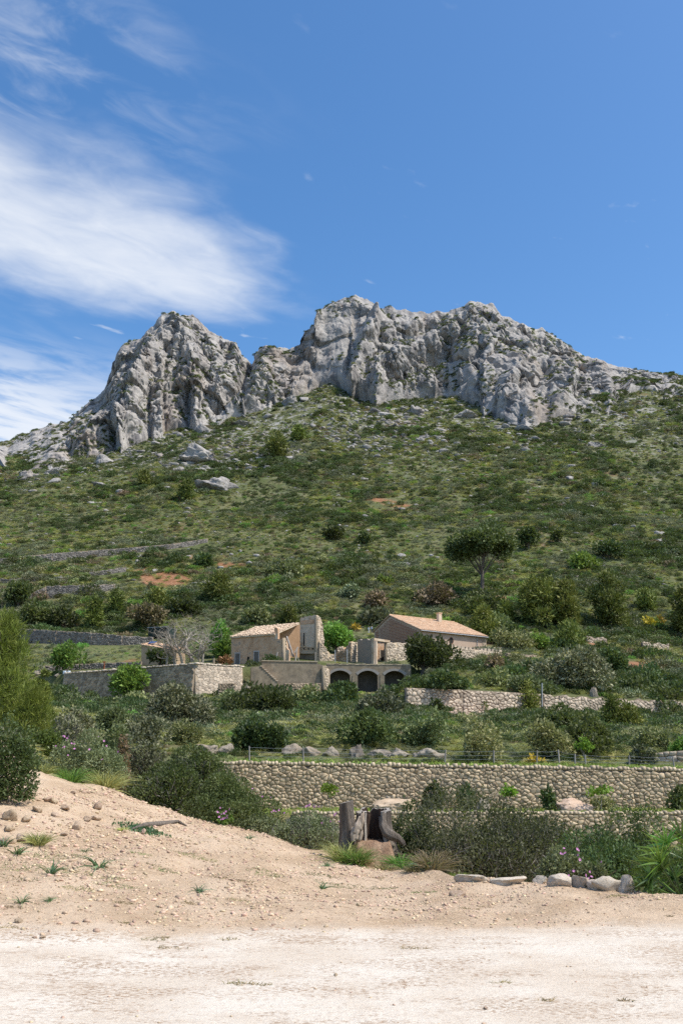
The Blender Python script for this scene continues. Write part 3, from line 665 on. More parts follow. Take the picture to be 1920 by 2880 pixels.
# sunlit wall on the right, in two lengths with a pole between
WALLSEG = []
def wall_between(name, label, pts, size, mat, core, seed, n_ind=300, grp=None, gap=0.02, bulge=0.09, asp=1.3, thick=0.6, dig=0.5, jag=0.0, batter=0.0, smooth=True):
    """pts: (u, v_top, v_base, Y) knots left -> right; every length between two knots is straight"""
    pts = [(u, vt, vb, hit(u, vb, 60)[1] if Y is None else Y) for u, vt, vb, Y in pts]; WALLSEG.extend([(at(q0[0], q0[2], q0[3]), at(q1[0], q1[2], q1[3])) for q0, q1 in zip(pts[:-1], pts[1:])]) if n_ind == 0 else None
    p = [at(u, vt, Y) for u, vt, vb, Y in pts]; zb_ = [zof(vb, Y) if False else float(at(u, vb, Y)[2]) for u, vt, vb, Y in pts]
    r = tag(empty(name, (p[0][0], p[0][1], min(zb_) - dig), label, 'stone wall', grp), kind='thing'); out = None; per = max(1, n_ind // (len(pts) - 1))
    for i in range(len(pts) - 1):
        L = float(np.hypot(*(p[i + 1][:2] - p[i][:2]))); rg = np.random.default_rng(seed + 50 + i); ph = rg.uniform(0, 50)
        z0, z1, b0, b1 = p[i][2], p[i + 1][2], zb_[i], zb_[i + 1]
        def zt(s, z0=z0, z1=z1, L=L, ph=ph): 
            j = 0 if not jag else jag * (math.floor(8 * (math.sin(s * 1.7 + ph) + math.sin(s * 4.3 + 2 * ph) * .6)) / 8.0) * .5
            return z0 + (z1 - z0) * s / L + j
        def zb(s, b0=b0, b1=b1, L=L): return b0 + (b1 - b0) * s / L - dig
        out = masonry(r, p[i][:2], p[i + 1][:2], zb, zt, size, mat, core, gap=gap, bulge=bulge, asp=asp, seed=seed + i, n_ind=per, thick=thick, batter=batter, smooth=smooth)
    return r, out
wall_between('retaining_wall', 'sunlit pale rubble wall below the round tree, left of the pole', [(1142, 1934, 1996, 139.6), (1300, 1940, 2012, 143.0), (1518, 1951, 2014, 150.0)], 0.50, M_STONE2, M_CORE, 20, n_ind=240, gap=0.022, bulge=0.10)
wall_between('retaining_wall', 'sunlit pale rubble wall on the right edge, right of the pole', [(1526, 1954, 2014, 150.4), (1720, 1966, 2016, 157), (1935, 1974, 2020, 164.5), (2080, 1980, 2020, 169)], 0.50, M_STONE2, M_CORE, 24, n_ind=300, gap=0.022, bulge=0.10, jag=0.35)
# the bastion: long face's shade also put into darker stone, sunlit short face paler
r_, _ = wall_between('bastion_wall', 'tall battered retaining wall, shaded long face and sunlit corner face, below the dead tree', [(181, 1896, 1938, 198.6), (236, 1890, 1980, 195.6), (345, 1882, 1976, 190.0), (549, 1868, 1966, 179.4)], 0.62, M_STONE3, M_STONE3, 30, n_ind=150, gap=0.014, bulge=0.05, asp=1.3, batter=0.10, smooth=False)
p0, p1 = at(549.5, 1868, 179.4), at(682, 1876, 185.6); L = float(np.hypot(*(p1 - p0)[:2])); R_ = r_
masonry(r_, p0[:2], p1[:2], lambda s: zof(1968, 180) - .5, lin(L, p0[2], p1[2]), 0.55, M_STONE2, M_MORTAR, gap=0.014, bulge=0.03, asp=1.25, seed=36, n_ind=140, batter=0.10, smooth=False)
rng = np.random.default_rng(5)
for (q0, q1, sd) in ((at(181, 1896, 198.6), at(549, 1868, 179.4), 1), (at(549.5, 1868, 179.4), at(682, 1876, 185.6), 2)):
    LL = float(np.hypot(*(q1 - q0)[:2])); t_ = (q1 - q0)[:2] / LL; n_ = np.array([t_[1], -t_[0]])
    def Wc(V, q0=q0, t_=t_, n_=n_): return np.column_stack([q0[None, :2] + V[:, 0:1] * t_ + V[:, 2:3] * n_, V[:, 1]])
    coping(R_, Wc, LL, lin(LL, q0[2], q1[2]), 0.75, 0.30, 0.10, M_STONE2, 40 + sd, back=0.6)
# old dry stone terrace walls up the left side
LW = [('dark dry stone wall with pale top edge, above the shed at left', [(55, 1767, 1808, 268), (160, 1774, 1812, 264), (260, 1779, 1814, 260), (345, 1787, 1815, 257), (432, 1792, 1812, 254)], 0.42, 0.12),
      ('low dark terrace wall beside the bushy green tree at left', [(108, 1873, 1897, 206), (200, 1868, 1893, 208), (300, 1864, 1890, 207), (398, 1860, 1886, 206)], 0.42, 0.1),
      ('long grey wall climbing the hillside at far left', [(-60, 1580, 1596, 345), (0, 1571, 1588, 345), (150, 1556, 1580, 348), (330, 1543, 1560, 352), (480, 1530, 1545, 356), (585, 1514, 1526, 362)], 0.7, 0.0),
      ('short pale rubble wall with dark corner, on the slope left of the pines', [(84, 1672, 1692, 300), (132, 1648, 1684, 294), (240, 1645, 1676, 298), (325, 1643, 1658, 303)], 0.6, 0.2),
      ('short dark wall above the red earth bank', [(250, 1610, 1620, 318), (305, 1602, 1616, 318), (356, 1594, 1608, 319)], 0.55, 0.2),
      ('broken low wall at the left edge of the slope', [(-40, 1628, 1640, 308), (30, 1628, 1640, 308), (110, 1622, 1634, 309)], 0.5, 0.3),
      ('low sunlit wall behind the tiled farmhouse', [(1366, 1819, 1834, 229), (1430, 1821, 1836, 231), (1500, 1825, 1842, 233)], 0.42, 0.1),
      ('grey low wall right of the window range', [(1424, 1836, 1852, 214), (1508, 1843, 1858, 217)], 0.42, 0.15),
      ('small pale rubble wall under the window range', [(1279, 1878, 1898, 192.5), (1328, 1879, 1896, 194)], 0.40, 0.2),
      ('crumbled rubble wall end beside the flowering bush', [(1424, 1856, 1886, 200), (1448, 1868, 1896, 198), (1476, 1880, 1902, 197)], 0.45, 0.35),
      ('ruined stone wall by the slope path at right', [(1648, 1790, 1808, 240), (1705, 1795, 1812, 242)], 0.5, 0.4),
      ('ruined stone wall with white rock at right', [(1805, 1806, 1826, 242), (1880, 1812, 1830, 244)], 0.5, 0.4),
      ('low rubble wall behind the wire fence at right', [(1770, 2118, 2146, 70), (1930, 2112, 2150, 69), (2050, 2112, 2150, 69)], 0.32, 0.1),
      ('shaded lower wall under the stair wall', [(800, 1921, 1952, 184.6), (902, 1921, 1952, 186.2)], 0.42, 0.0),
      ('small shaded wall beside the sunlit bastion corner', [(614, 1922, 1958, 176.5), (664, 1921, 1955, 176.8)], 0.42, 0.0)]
for i, (lb, pts, sz, jg) in enumerate(LW):
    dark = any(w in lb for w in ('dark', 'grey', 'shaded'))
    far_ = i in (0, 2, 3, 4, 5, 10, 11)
    wall_between('dry_stone_wall', lb, [(u, vt, vb, None if far_ else Y) for u, vt, vb, Y in pts], sz, (M_STONE4 if i < 6 else M_STONE3) if dark or i in (3, 5) else M_STONE2, M_CORE, 100 + 7 * i, n_ind=0, gap=0.02, bulge=0.09, jag=jg, dig=0.9)  # walls seen in shade take the darkened stone copies
# ================================================================== the farm buildings
M_PLASTER = mk('old_plaster', [(.38, .225, .125), (.57, .37, .225), (.68, .49, .32)], scale=0.9, detail=10, rnd=0, bump=0.8, bscale=3.5, bdist=0.12, spots=(0.9, .55, .68, (.30, .235, .18), .9))
M_PALE = mk('pale_plaster', [(.46, .35, .245), (.60, .48, .35), (.66, .55, .42)], scale=0.8, detail=8, rnd=0, bump=0.3, bscale=6, spots=(0.5, .45, .65, (.40, .27, .165), .8))
M_OCHRE = mk('ochre_plaster', [(.44, .27, .15), (.58, .38, .23)], scale=0.8, rnd=0, bump=0.3, bscale=6)
M_GREYW = mk('weathered_ashlar', [(0.175, 0.138, 0.095), (0.265, 0.212, 0.146), (0.350, 0.281, 0.194)], scale=1.0, detail=9, rnd=0, bump=0.5, bscale=5, spots=(0.8, .55, .7, (0.138, 0.123, 0.099), .6))
M_TILE = mk('roof_tile', [(.48, .33, .22), (.62, .47, .33), (.70, .57, .43)], scale=2.2, rnd=0.28, bump=0.2, bscale=14)
M_TILE2 = mk('orange_roof_tile', [(.52, .32, .19), (.61, .41, .26), (.66, .48, .33)], scale=0.6, rnd=0.20, bump=0.2, bscale=10)
M_BRICK = mk('red_block', [(.28, .135, .085), (.37, .19, .125)], scale=3, rnd=0.14, bump=0.3, bscale=20)
M_PINK = mk('pink_render', [(.44, .315, .23), (.52, .39, .295)], scale=0.9, rnd=0, bump=0.2, bscale=8)
M_DARK = mk('interior_shade', [(.03, .026, .022), (.045, .04, .034)], scale=2, rnd=0, bump=0)  # flat near-black colour stands in for the shade inside openings
M_GLASS = mk('dull_pane', [(.13, .11, .09), (.19, .165, .14)], scale=0.8, rnd=0, bump=0, rough=0.6, spec=0.15)
M_FRAME = mk('grey_frame', [(.38, .36, .34), (.48, .46, .43)], scale=3, rnd=0, bump=0.1)
M_WOODG = mk('grey_timber', [(.24, .21, .18), (.42, .385, .345)], scale=4, rnd=0.2, stretch=(1, 1, .15), bump=0.4, bscale=20)
M_METAL = mk('grey_metal', [(.33, .34, .35), (.42, .43, .44)], scale=5, rnd=0, bump=0, rough=0.5)
def vplane(uA, YA, uB, YB, v=1830):
    """vertical plane through two plan points; returns px -> 3D and its normal towards the camera"""
    A = at(uA, v, YA); B = at(uB, v, YB); t = (B - A)[:2]; t = t / np.hypot(*t); n = np.array([t[1], -t[0], 0.0])
    if n[1] > 0: n = -n
    def f(u, v, off=0.0):
        a_, b_, c_ = ray(u, v); d = np.array([float(a_), float(b_), float(c_)]); A2 = A + n * off
        k = ((A2[0]) * n[0] + (A2[1]) * n[1]) / (d[0] * n[0] + d[1] * n[1]); return np.array([0, 0, CAMZ]) + d * k
    return f, n, np.array([t[0], t[1], 0.0])
UP = np.array([0, 0, 1.0])
def slab(root, name, plane, px, thick, mat, off=0.0):
    f, n, t = plane; m = MB(); m.prism([f(u, v, off) for u, v in px], -n * thick, .5); return m.build(name, mat, root)
def pbox(m, plane, u0, v0, u1, v1, d0, d1, r=None):
    """box on a wall plane between pixels, from depth d0 to d1 (towards the camera is positive)"""
    f, n, t = plane; a_ = f(u0, v1, 0); b_ = f(u1, v0, 0); c_ = f(u1, v1, 0)
    w = np.dot(c_ - a_, t); h = b_[2] - c_[2]; c0 = a_ + t * w / 2 + UP * (c_[2] + h / 2 - a_[2]) + n * (d0 + d1) / 2
    m.box(c0, t * w / 2, n * (d1 - d0) / 2, UP * h / 2, r)
def tiles(root, eL, eR, rR, rL, w, l, mat, jit, seed, lift=0.05, holes=0.0):
    """barrel tiles over the roof quad eave-left, eave-right, ridge-right, ridge-left"""
    rng = np.random.default_rng(seed); eL, eR, rR, rL = map(np.asarray, (eL, eR, rR, rL)); m = MB()
    nu_ = max(2, int(np.linalg.norm(eR - eL) / w)); nv_ = max(2, int(np.linalg.norm(rL - eL) / l))
    nn = np.cross(eR - eL, rL - eL); nn /= np.linalg.norm(nn); nn = nn if nn[2] > 0 else -nn
    for i in range(nu_):
        for j in range(nv_):
            if rng.random() < holes: continue
            def pt(a_, b_): return (eL * (1 - a_) + eR * a_) * (1 - b_) + (rL * (1 - a_) + rR * a_) * b_
            ja = rng.normal() * jit * .25 / nu_; o_ = abs(rng.normal()) * jit * .08; V = []
            for (tt, k, hgt) in ((j / nv_ - .12 / nv_, .50, .085), ((j + 1) / nv_, .40, .05)):
                for q in (-1, -.5, .5, 1):
                    V.append(pt((i + .5 + q * k) / nu_ + ja, tt) + nn * (lift + o_ + hgt * (1 - q * q) * w / .25))
            m.add(V, [(0, 1, 5, 4), (1, 2, 6, 5), (2, 3, 7, 6), (3, 2, 1, 0)], rng.random())
    o = m.build('tiles', mat, root, smooth=False); tag(o, kind='stuff'); return o
# ---- the ruined house
RH = empty('ruined_house', gp(735, 205), 'ruined stone house with old tiled roof and collapsed right half', 'house')
FP = vplane(650, 207.5, 815, 202.5)
fw = slab(RH, 'front_wall', FP, [(650, 1884), (651, 1790), (700, 1787), (771, 1782), (772, 1766), (776, 1764), (781, 1768), (782, 1782), (782, 1797), (789, 1798), (795, 1795), (800, 1797), (803, 1804), (806, 1812), (806, 1822), (812, 1829), (813, 1878)], 0.7, M_PLASTER)
m = MB(); pbox(m, FP, 774, 1782, 781, 1798, 0.0, 0.06); m.build('white_pier', M_PALE, RH)
m = MB(); pbox(m, FP, 803, 1828, 813, 1866, 0.0, 0.10); m.build('plastered_jamb', M_PALE, RH)
for (u0, v0, u1, v1) in ((662, 1838, 674, 1867), (715, 1833, 727, 1862), (695, 1847, 702, 1859)):
    wn = MB(); e = 1.6
    pbox(wn, FP, u0 - e, v0 - 2 * e, u1 + e, v0, 0, .10); pbox(wn, FP, u0 - e, v0, u0, v1, 0, .09); pbox(wn, FP, u1, v0, u1 + e, v1, 0, .09); pbox(wn, FP, u0 - e, v1, u1 + e, v1 + e, 0, .13)
    wo_ = wn.build('window', M_FRAME if u1 - u0 > 8 else M_PLASTER, RH)
    pn = MB(); pbox(pn, FP, u0, v0, u1, v1, .0, .02); pn.build('pane', M_GLASS if u1 - u0 > 8 else M_DARK, wo_)
# left flank of the house and back walls
LP = vplane(650, 207.5, 668, 216.0)
A_ = at(650.2, 1790, 207.4); B_ = at(722, 1764, 215.5); m = MB()
side = [FP[0](650.3, 1884), FP[0](650.3, 1790)]; bk = np.array([side[1][0] + 4.0, side[1][1] + 9.5, 0]);
m.add([side[0], side[1], [bk[0], bk[1], side[1][2] + 2.6], [bk[0], bk[1], side[0][2]]], [(0, 1, 2, 3)]); m.build('side_wall', M_PLASTER, RH)
# roof
e0 = FP[0](647, 1791.5, .35); e1 = FP[0](772, 1783, .35); r1 = at(841, 1752, 213.2); r0 = at(722, 1763, 214.8)
m = MB(); nn = np.cross(e1 - e0, r0 - e0); nn /= np.linalg.norm(nn); nn = nn if nn[2] > 0 else -nn
m.prism([e0, e1, r1, r0], -nn * .28); rf = m.build('roof', M_PALE, RH)
tiles(rf, e0, e1, r1, r0, .27, .42, M_TILE, 1.0, 8, holes=.03)
# inner wall, tower wall and broken edge
IP = vplane(776, 211.0, 846, 212.8)
slab(RH, 'inner_wall', IP, [(770, 1866), (770, 1790), (790, 1779), (842, 1756), (848, 1760), (848, 1866)], .5, M_OCHRE)
TP = vplane(843, 209.6, 895, 207.0)
slab(RH, 'tower_wall', TP, [(843.5, 1820), (843.5, 1740), (847, 1736), (853, 1737), (856, 1733), (866, 1734), (870, 1731), (878, 1732), (882, 1729), (889, 1730), (891, 1734), (894, 1735), (894, 1822)], .7, M_PALE)
m = MB(); pbox(m, TP, 844, 1741, 893, 1752, .03, .10); m.build('bare_stone_band', M_PLASTER, RH)
m = MB(); pbox(m, TP, 852, 1778, 861, 1817, .0, .05); w_ = m.build('window', M_PALE, RH); m = MB(); pbox(m, TP, 853.5, 1780, 856.8, 1816, .05, .08); m.build('pane', M_DARK, w_)
m = MB(); pbox(m, TP, 857.5, 1779, 860.5, 1816, .05, .14); m.build('jamb', M_PALE, w_)
slab(RH, 'lower_plaster_wall', TP, [(842, 1820.5), (892, 1820.5), (892, 1838), (842, 1838)], .5, M_PALE, off=-.15)
for k in range(7):
    m = MB(); pbox(m, TP, 847 + k * 6.2, 1822, 849.4 + k * 6.2, 1826.5, -.16, .02); m.build('joist', M_DARK if k % 2 else M_PLASTER, RH)
slab(RH, 'lower_back_wall', TP, [(842, 1838.5), (892, 1838.5), (892, 1866), (842, 1866)], .5, M_GREYW, off=-.6)
# beams that have fallen
def pole(root, name, p, q, r, mat, n=5):
    m = MB(); m.tube([p, (np.asarray(p) + q) / 2, q], [r, r, r * .9], n); return m.build(name, mat, root)
for (u0, v0, u1, v1, Yb, Yt, r) in ((806, 1790, 826, 1848, 206, 207, .22), (803, 1800, 820, 1845, 206, 207, .12), (836, 1822, 830, 1862, 205, 206, .16), (838, 1820, 828, 1836, 205, 206, .14), (832, 1840, 842, 1860, 205, 205.5, .08),
                               (781, 1834, 771, 1862, 200.6, 201.2, .12), (780, 1836, 777, 1861, 200.4, 200.6, .10)):
    pole(RH, 'fallen_beam', at(u0, v0, Yt), at(u1, v1, Yb), r, M_WOODG)
pole(RH, 'post', at(886.5, 1834, 205), at(886.5, 1860, 205), .12, M_WOODG)
# broken rubble end of the tower, sunlit
def rubble_part(root, name, knots, size, seed, mat=M_STONE2, jag=.4, thick=.8, core=M_MORTAR):
    """like wall_between, hung under an existing thing"""
    for i in range(len(knots) - 1):
        (u0, t0, b0, Y0), (u1, t1, b1, Y1) = knots[i], knots[i + 1]; p = at(u0, t0, Y0); q = at(u1, t1, Y1); zb0 = at(u0, b0, Y0)[2]; zb1 = at(u1, b1, Y1)[2]
        L = float(np.hypot(*(q - p)[:2])); ph = seed * 1.7 + i
        def zt(s): return p[2] + (q[2] - p[2]) * s / L + jag * .5 * math.floor(3 * (math.sin(s * 2.3 + ph) + .6 * math.sin(s * 5.9 + ph))) / 3
        def zb(s): return zb0 + (zb1 - zb0) * s / L
        masonry(root, p[:2], q[:2], zb, zt, size, mat, core, gap=.015, bulge=.10, asp=1.4, seed=seed + i, n_ind=0, thick=thick, core_step=.25, smooth=False)
rubble_part(RH, 'broken_edge', [(894, 1732, 1866, 207.0), (902, 1742, 1868, 208.4), (907, 1764, 1868, 209.2), (911, 1796, 1868, 209.8)], .5, 7, jag=.7)
rubble_part(RH, 'broken_edge', [(900, 1806, 1868, 206.6), (914, 1820, 1868, 207.2), (926, 1832, 1868, 207.8), (940, 1842, 1868, 208.4)], .5, 12, jag=.6)
rubble_part(RH, 'broken_edge', [(803, 1797, 1866, 202.6), (811, 1826, 1866, 203.6)], .4, 16)
# ---- roofless walls between the two houses
RW = empty('roofless_ruin', gp(1030, 206), 'roofless ruined walls and doorway between the two houses, above the arches', 'ruin')
rubble_part(RW, 'wall', [(912, 1848, 1870, 211.5), (935, 1841, 1870, 210), (950, 1832, 1870, 209), (968, 1822, 1870, 208), (988, 1806, 1870, 207)], .42, 60, M_STONE3, .35, core=M_PLASTER)
rubble_part(RW, 'wall', [(948, 1822, 1838, 213.5), (966, 1818, 1838, 213.8)], .42, 70, M_STONE2, .3)
rubble_part(RW, 'sunlit_end', [(988.5, 1805, 1870, 207), (1005, 1806, 1870, 208.6)], .5, 64, M_STONE2, .1)
P2 = vplane(1005, 207.6, 1051, 203.6)
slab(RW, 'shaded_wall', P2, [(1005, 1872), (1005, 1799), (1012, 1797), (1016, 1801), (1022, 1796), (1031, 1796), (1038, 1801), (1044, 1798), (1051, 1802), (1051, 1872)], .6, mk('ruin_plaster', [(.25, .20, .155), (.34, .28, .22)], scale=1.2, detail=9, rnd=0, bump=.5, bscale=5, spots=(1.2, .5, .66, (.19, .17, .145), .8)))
P3_ = vplane(1051, 203.6, 1142, 212.0)
m = MB(); pbox(m, P3_, 1051.3, 1802, 1061.5, 1872, -.6, 0); m.build('pier', M_PALE, RW)
m = MB(); pbox(m, P3_, 1051.3, 1801, 1096, 1807.5, -.62, .05); m.build('lintel', M_PALE, RW)
rubble_part(RW, 'sunlit_wall', [(1088, 1807.5, 1874, 207.0), (1115, 1807, 1874, 209.6), (1143, 1809, 1874, 212)], .48, 66, M_STONE2, .12)
P4 = vplane(1058, 209, 1092, 211)
slab(RW, 'back_wall', P4, [(1058, 1872), (1058, 1810), (1094, 1810), (1094, 1872)], .4, M_PLASTER)
m = MB(); pbox(m, P4, 1069, 1829, 1079, 1860, .0, .04); w_ = m.build('doorway', M_DARK, RW); m = MB(); pbox(m, P4, 1066.5, 1826, 1069, 1860, .0, .12); pbox(m, P4, 1079, 1826, 1088, 1868, .0, .12); m.build('jamb', M_PALE, w_)
pole(RW, 'prop', at(942, 1828, 206), at(942.5, 1866, 206), .10, M_METAL); pole(RW, 'prop', at(976, 1826, 205), at(976, 1866, 205), .09, M_METAL)
# ---- arcade under the terrace
AR = empty('arched_undercroft', at(1040, 1948, 190.5), 'row of three dark arches in grey masonry carrying a terrace', 'arcade')
AP = vplane(916, 190.2, 1155, 191.6, 1900); f_, n_, t_ = AP
sL = np.dot(f_(916, 1900) - f_(916, 1900), t_); O_ = f_(916, 1900)
def su_(u): return float(np.dot(f_(u, 1900) - O_, t_))
z_top = float(f_(1040, 1870)[2]); z_bot = zA - .3
arches = [(928, 984), (1005.5, 1061.5), (1081, 1137)]
zs_, zc_ = float(f_(1040, 1899)[2]), float(f_(1040, 1886)[2])
def soff(s):
    for u0, u1 in arches:
        a_, b_ = su_(u0), su_(u1)
        if a_ <= s <= b_:
            x = (s - (a_ + b_) / 2) / ((b_ - a_) / 2); rise = zc_ - zs_; hw = (b_ - a_) / 2; Rr = (hw * hw + rise * rise) / (2 * rise)
            return zs_ + math.sqrt(max(Rr * Rr - (x * hw) ** 2, 0)) - (Rr - rise)
    return z_bot
ks = [su_(918), su_(1155)]
for u0, u1 in arches: ks += list(np.linspace(su_(u0) + 1e-3, su_(u1) - 1e-3, 22)) + [su_(u0) - 1e-3, su_(u1) + 1e-3]
ks = sorted(ks); m = MB()
def ap(s, z, d): return O_ * np.array([1, 1, 0]) + t_ * s + n_ * d + UP * z
for s0, s1 in zip(ks[:-1], ks[1:]):
    if s1 - s0 < 1e-6: continue
    b0, b1 = soff(s0), soff(s1)
    m.add([ap(s0, b0, 0), ap(s1, b1, 0), ap(s1, z_top, 0), ap(s0, z_top, 0), ap(s0, b0, -.9), ap(s1, b1, -.9), ap(s1, z_top, -.9), ap(s0, z_top, -.9)],
          [(0, 1, 2, 3), (5, 4, 7, 6), (1, 0, 4, 5), (3, 2, 6, 7)], .5)
m.add([ap(ks[-1], z_bot, 0), ap(ks[-1], z_bot, -.9), ap(ks[-1], z_top, -.9), ap(ks[-1], z_top, 0)], [(0, 1, 2, 3)], .5)
m.build('arcade_wall', M_GREYW, AR)
for u0, u1 in arches:
    a_, b_ = su_(u0), su_(u1); m = MB(); N_ = 18; w = .42
    ss = [a_ + (b_ - a_) * k / N_ for k in range(N_ + 1)]; ins = [(s, soff(min(max(s, a_ + 1e-3), b_ - 1e-3))) for s in ss]; cx = (a_ + b_) / 2
    outp = [(cx + (s - cx) * (1 + w / ((b_ - a_) / 2)), z + w * .95) for s, z in ins]
    for k in range(N_):
        (x0, z0), (x1, z1), (X0, Z0), (X1, Z1) = ins[k], ins[k + 1], outp[k], outp[k + 1]
        m.prism([ap(x0, z0, .04), ap(x1, z1, .04), ap(X1, Z1, .04), ap(X0, Z0, .04)], -n_ * .10, .5)
    m.build('arch_ring', mk('arch_render', [(.28, .255, .225), (.34, .31, .275)], scale=1.5, rnd=0, bump=.2), AR)
for u0, u1 in ((984, 1005.5), (1061.5, 1081)):
    m = MB(); m.box(ap((su_(u0) + su_(u1)) / 2, (z_bot + zs_) / 2, .03), t_ * ((su_(u1) - su_(u0)) / 2 - .45), n_ * .06, UP * (zs_ - z_bot) / 2); m.build('pier_face', M_GREYW, AR)
m = MB(); m.box(ap((ks[0] + ks[-1]) / 2, z_top - .17, -3.0), t_ * (ks[-1] - ks[0]) / 2 * .999, n_ * 2.1, UP * .15); m.build('terrace_deck', M_GREYW, AR)
m = MB(); m.box(ap(ks[-1] - .3, (z_bot + z_top) / 2, -3.0), t_ * .28, n_ * 2.05, UP * ((z_top - z_bot) / 2 - .35)); m.build('side_wall', M_GREYW, AR); m = MB(); m.box(ap(ks[0] + .3, (z_bot + z_top) / 2, -3.0), t_ * .28, n_ * 2.05, UP * ((z_top - z_bot) / 2 - .35)); m.build('side_wall', M_GREYW, AR)
m = MB(); m.box(ap((ks[0] + ks[-1]) / 2, (z_bot + z_top) / 2, -2.75), t_ * ((ks[-1] - ks[0]) / 2 - .65), n_ * .2, UP * ((z_top - z_bot) / 2 - .35)); m.build('back_wall', mk('arch_shade_masonry', [(.07, .06, .05), (.13, .11, .09)], scale=1.2, rnd=0, bump=.5, bscale=4), AR)  # dark stone, darkened further for the shade under the arches
rngc = random.Random(4)
s = ks[0]
while s < ks[-1] - .3:
    w = rngc.uniform(.35, .9); m = MB(); m.box(ap(s + w / 2, z_top + .06 + rngc.uniform(0, .09), -.35), t_ * w * .47, n_ * .42, UP * .09); m.build('edge_stone', M_COPE, AR); s += w
m = MB(); pbox(m, AP, 923, 1884, 927.5, 1946, .0, .10); m.build('painted_lit_jamb', M_PALE, AR)  # pale strip puts the sunlight on the inner jamb into colour
# ---- stair wall in front of the ruined house
SWp = vplane(731, 186.4, 916, 188.6, 1890)
SW = tag(empty('terrace_stair_wall', SWp[0](800, 1950), 'dark weathered terrace wall with a small flight of steps under the ruined house', 'stone wall'), kind='thing')
slab(SW, 'wall', SWp, [(737, 1955), (737, 1862), (740, 1861), (890, 1860), (893, 1866), (915, 1873), (915, 1955)], 1.2, M_GREYW)
m = MB(); pbox(m, SWp, 736, 1859.6, 893, 1862.4, -1.0, .12); m.build('coping', M_COPE, SW)
slab(SW, 'stair_flank', SWp, [(706, 1955), (706, 1877), (731, 1874)] + [p for k in range(9) for p in ((731 + 5.4 * k, 1875 + 5.1 * k), (736.4 + 5.4 * k, 1875 + 5.1 * k))] + [(782, 1955)], 1.2, M_GREYW, off=1.3)
for k in range(9):
    m = MB(); pbox(m, SWp, 730 + 5.4 * k, 1874 + 5.1 * k, 736.6 + 5.4 * k, 1876.6 + 5.1 * k, .05, 1.42); m.build('step', M_PALE, SW)
rubble_part(SW, 'broken_end', [(914, 1868, 1930, 187.6), (925, 1884, 1934, 188.8)], .5, 77, M_STONE2, .3)
# ---- the tiled farmhouse
HB = empty('farmhouse', gp(1180, 222), 'farmhouse with orange tiled roof, red block gable and chimney', 'house')
c0 = at(1180, 1771, 222.0); tl = np.array([.80, .60, 0]); tg = np.array([-.60, .80, 0])      # long side, gable direction
def onray(u, Y0, d, base):  # distance along d from base so that it shows in column u
    a_, b_, c_ = ray(u, 1760); k = float(a_ / b_); return (k * base[1] - base[0]) / (d[0] - k * d[1])
Lh = onray(1364, 0, tl, c0); dr = onray(1096, 0, tg, c0); Wg = onray(1052, 0, tg, c0)
ze = c0[2]; pr_ = c0 + tg * dr; zr = float(at(1096, 1732.5, pr_[1])[2]); pb_ = c0 + tg * Wg; zbk = float(at(1052, 1776, pb_[1])[2])
zg = float(at(1180, 1848, 222)[2]) - .6
def hp(l, g, z): return np.array([c0[0], c0[1], 0]) + tl * l + tg * g + UP * z
m = MB(); m.prism([hp(0, 0, zg), hp(0, 0, ze), hp(0, dr, zr - .1), hp(0, Wg, zbk), hp(0, Wg, zg)], tl * .4, .5); m.build('gable_wall', M_PINK, HB)
m = MB(); m.prism([hp(Lh, 0, zg), hp(Lh, 0, ze), hp(Lh, dr, zr - .1), hp(Lh, Wg, zbk), hp(Lh, Wg, zg)], -tl * .4, .5); m.build('gable_wall', M_PINK, HB)
m = MB(); m.prism([hp(.402, .0, zg), hp(Lh - .402, .0, zg), hp(Lh - .402, .0, ze), hp(.402, .0, ze)], tg * .4, .5); m.build('front_wall', M_PINK, HB)
m = MB(); m.prism([hp(.402, Wg, zg), hp(Lh - .402, Wg, zg), hp(Lh - .402, Wg, zbk), hp(.402, Wg, zbk)], -tg * .4, .5); m.build('rear_wall', M_PINK, HB)
# roof slabs with tiles
ov = .55; sl1 = (zr - ze) / dr; sl2 = (zr - zbk) / (Wg - dr)
def roofq(l0, l1, g0, z0, g1, z1): return [hp(l0, g0, z0), hp(l1, g0, z0), hp(l1, g1, z1), hp(l0, g1, z1)]
q = roofq(-.25, Lh + .3, -ov, ze - ov * sl1 + .05, dr, zr + .05); m = MB(); m.prism(q, UP * .14, .5); ro = m.build('roof', M_PINK, HB)
tiles(ro, q[0] + UP * .14, q[1] + UP * .14, q[2] + UP * .14, q[3] + UP * .14, .26, .42, M_TILE2, .35, 9)
q2 = roofq(-.25, Lh + .3, Wg + ov, zbk - ov * sl2 + .05, dr, zr + .05); m = MB(); m.prism(q2[::-1], UP * .14, .5); ro2 = m.build('rear_roof', M_PINK, HB)
tiles(ro2, q2[1] + UP * .14, q2[0] + UP * .14, q2[3] + UP * .14, q2[2] + UP * .14, .26, .42, M_TILE2, .35, 10)
m = MB(); k_ = 0.0
while k_ < Lh:
    m.tube([hp(k_ - .2, dr, zr + .30), hp(k_ + .25, dr, zr + .32)], [.17, .15], 6); k_ += .42
o = m.build('ridge_tiles', M_TILE2, HB); tag(o, kind='stuff')
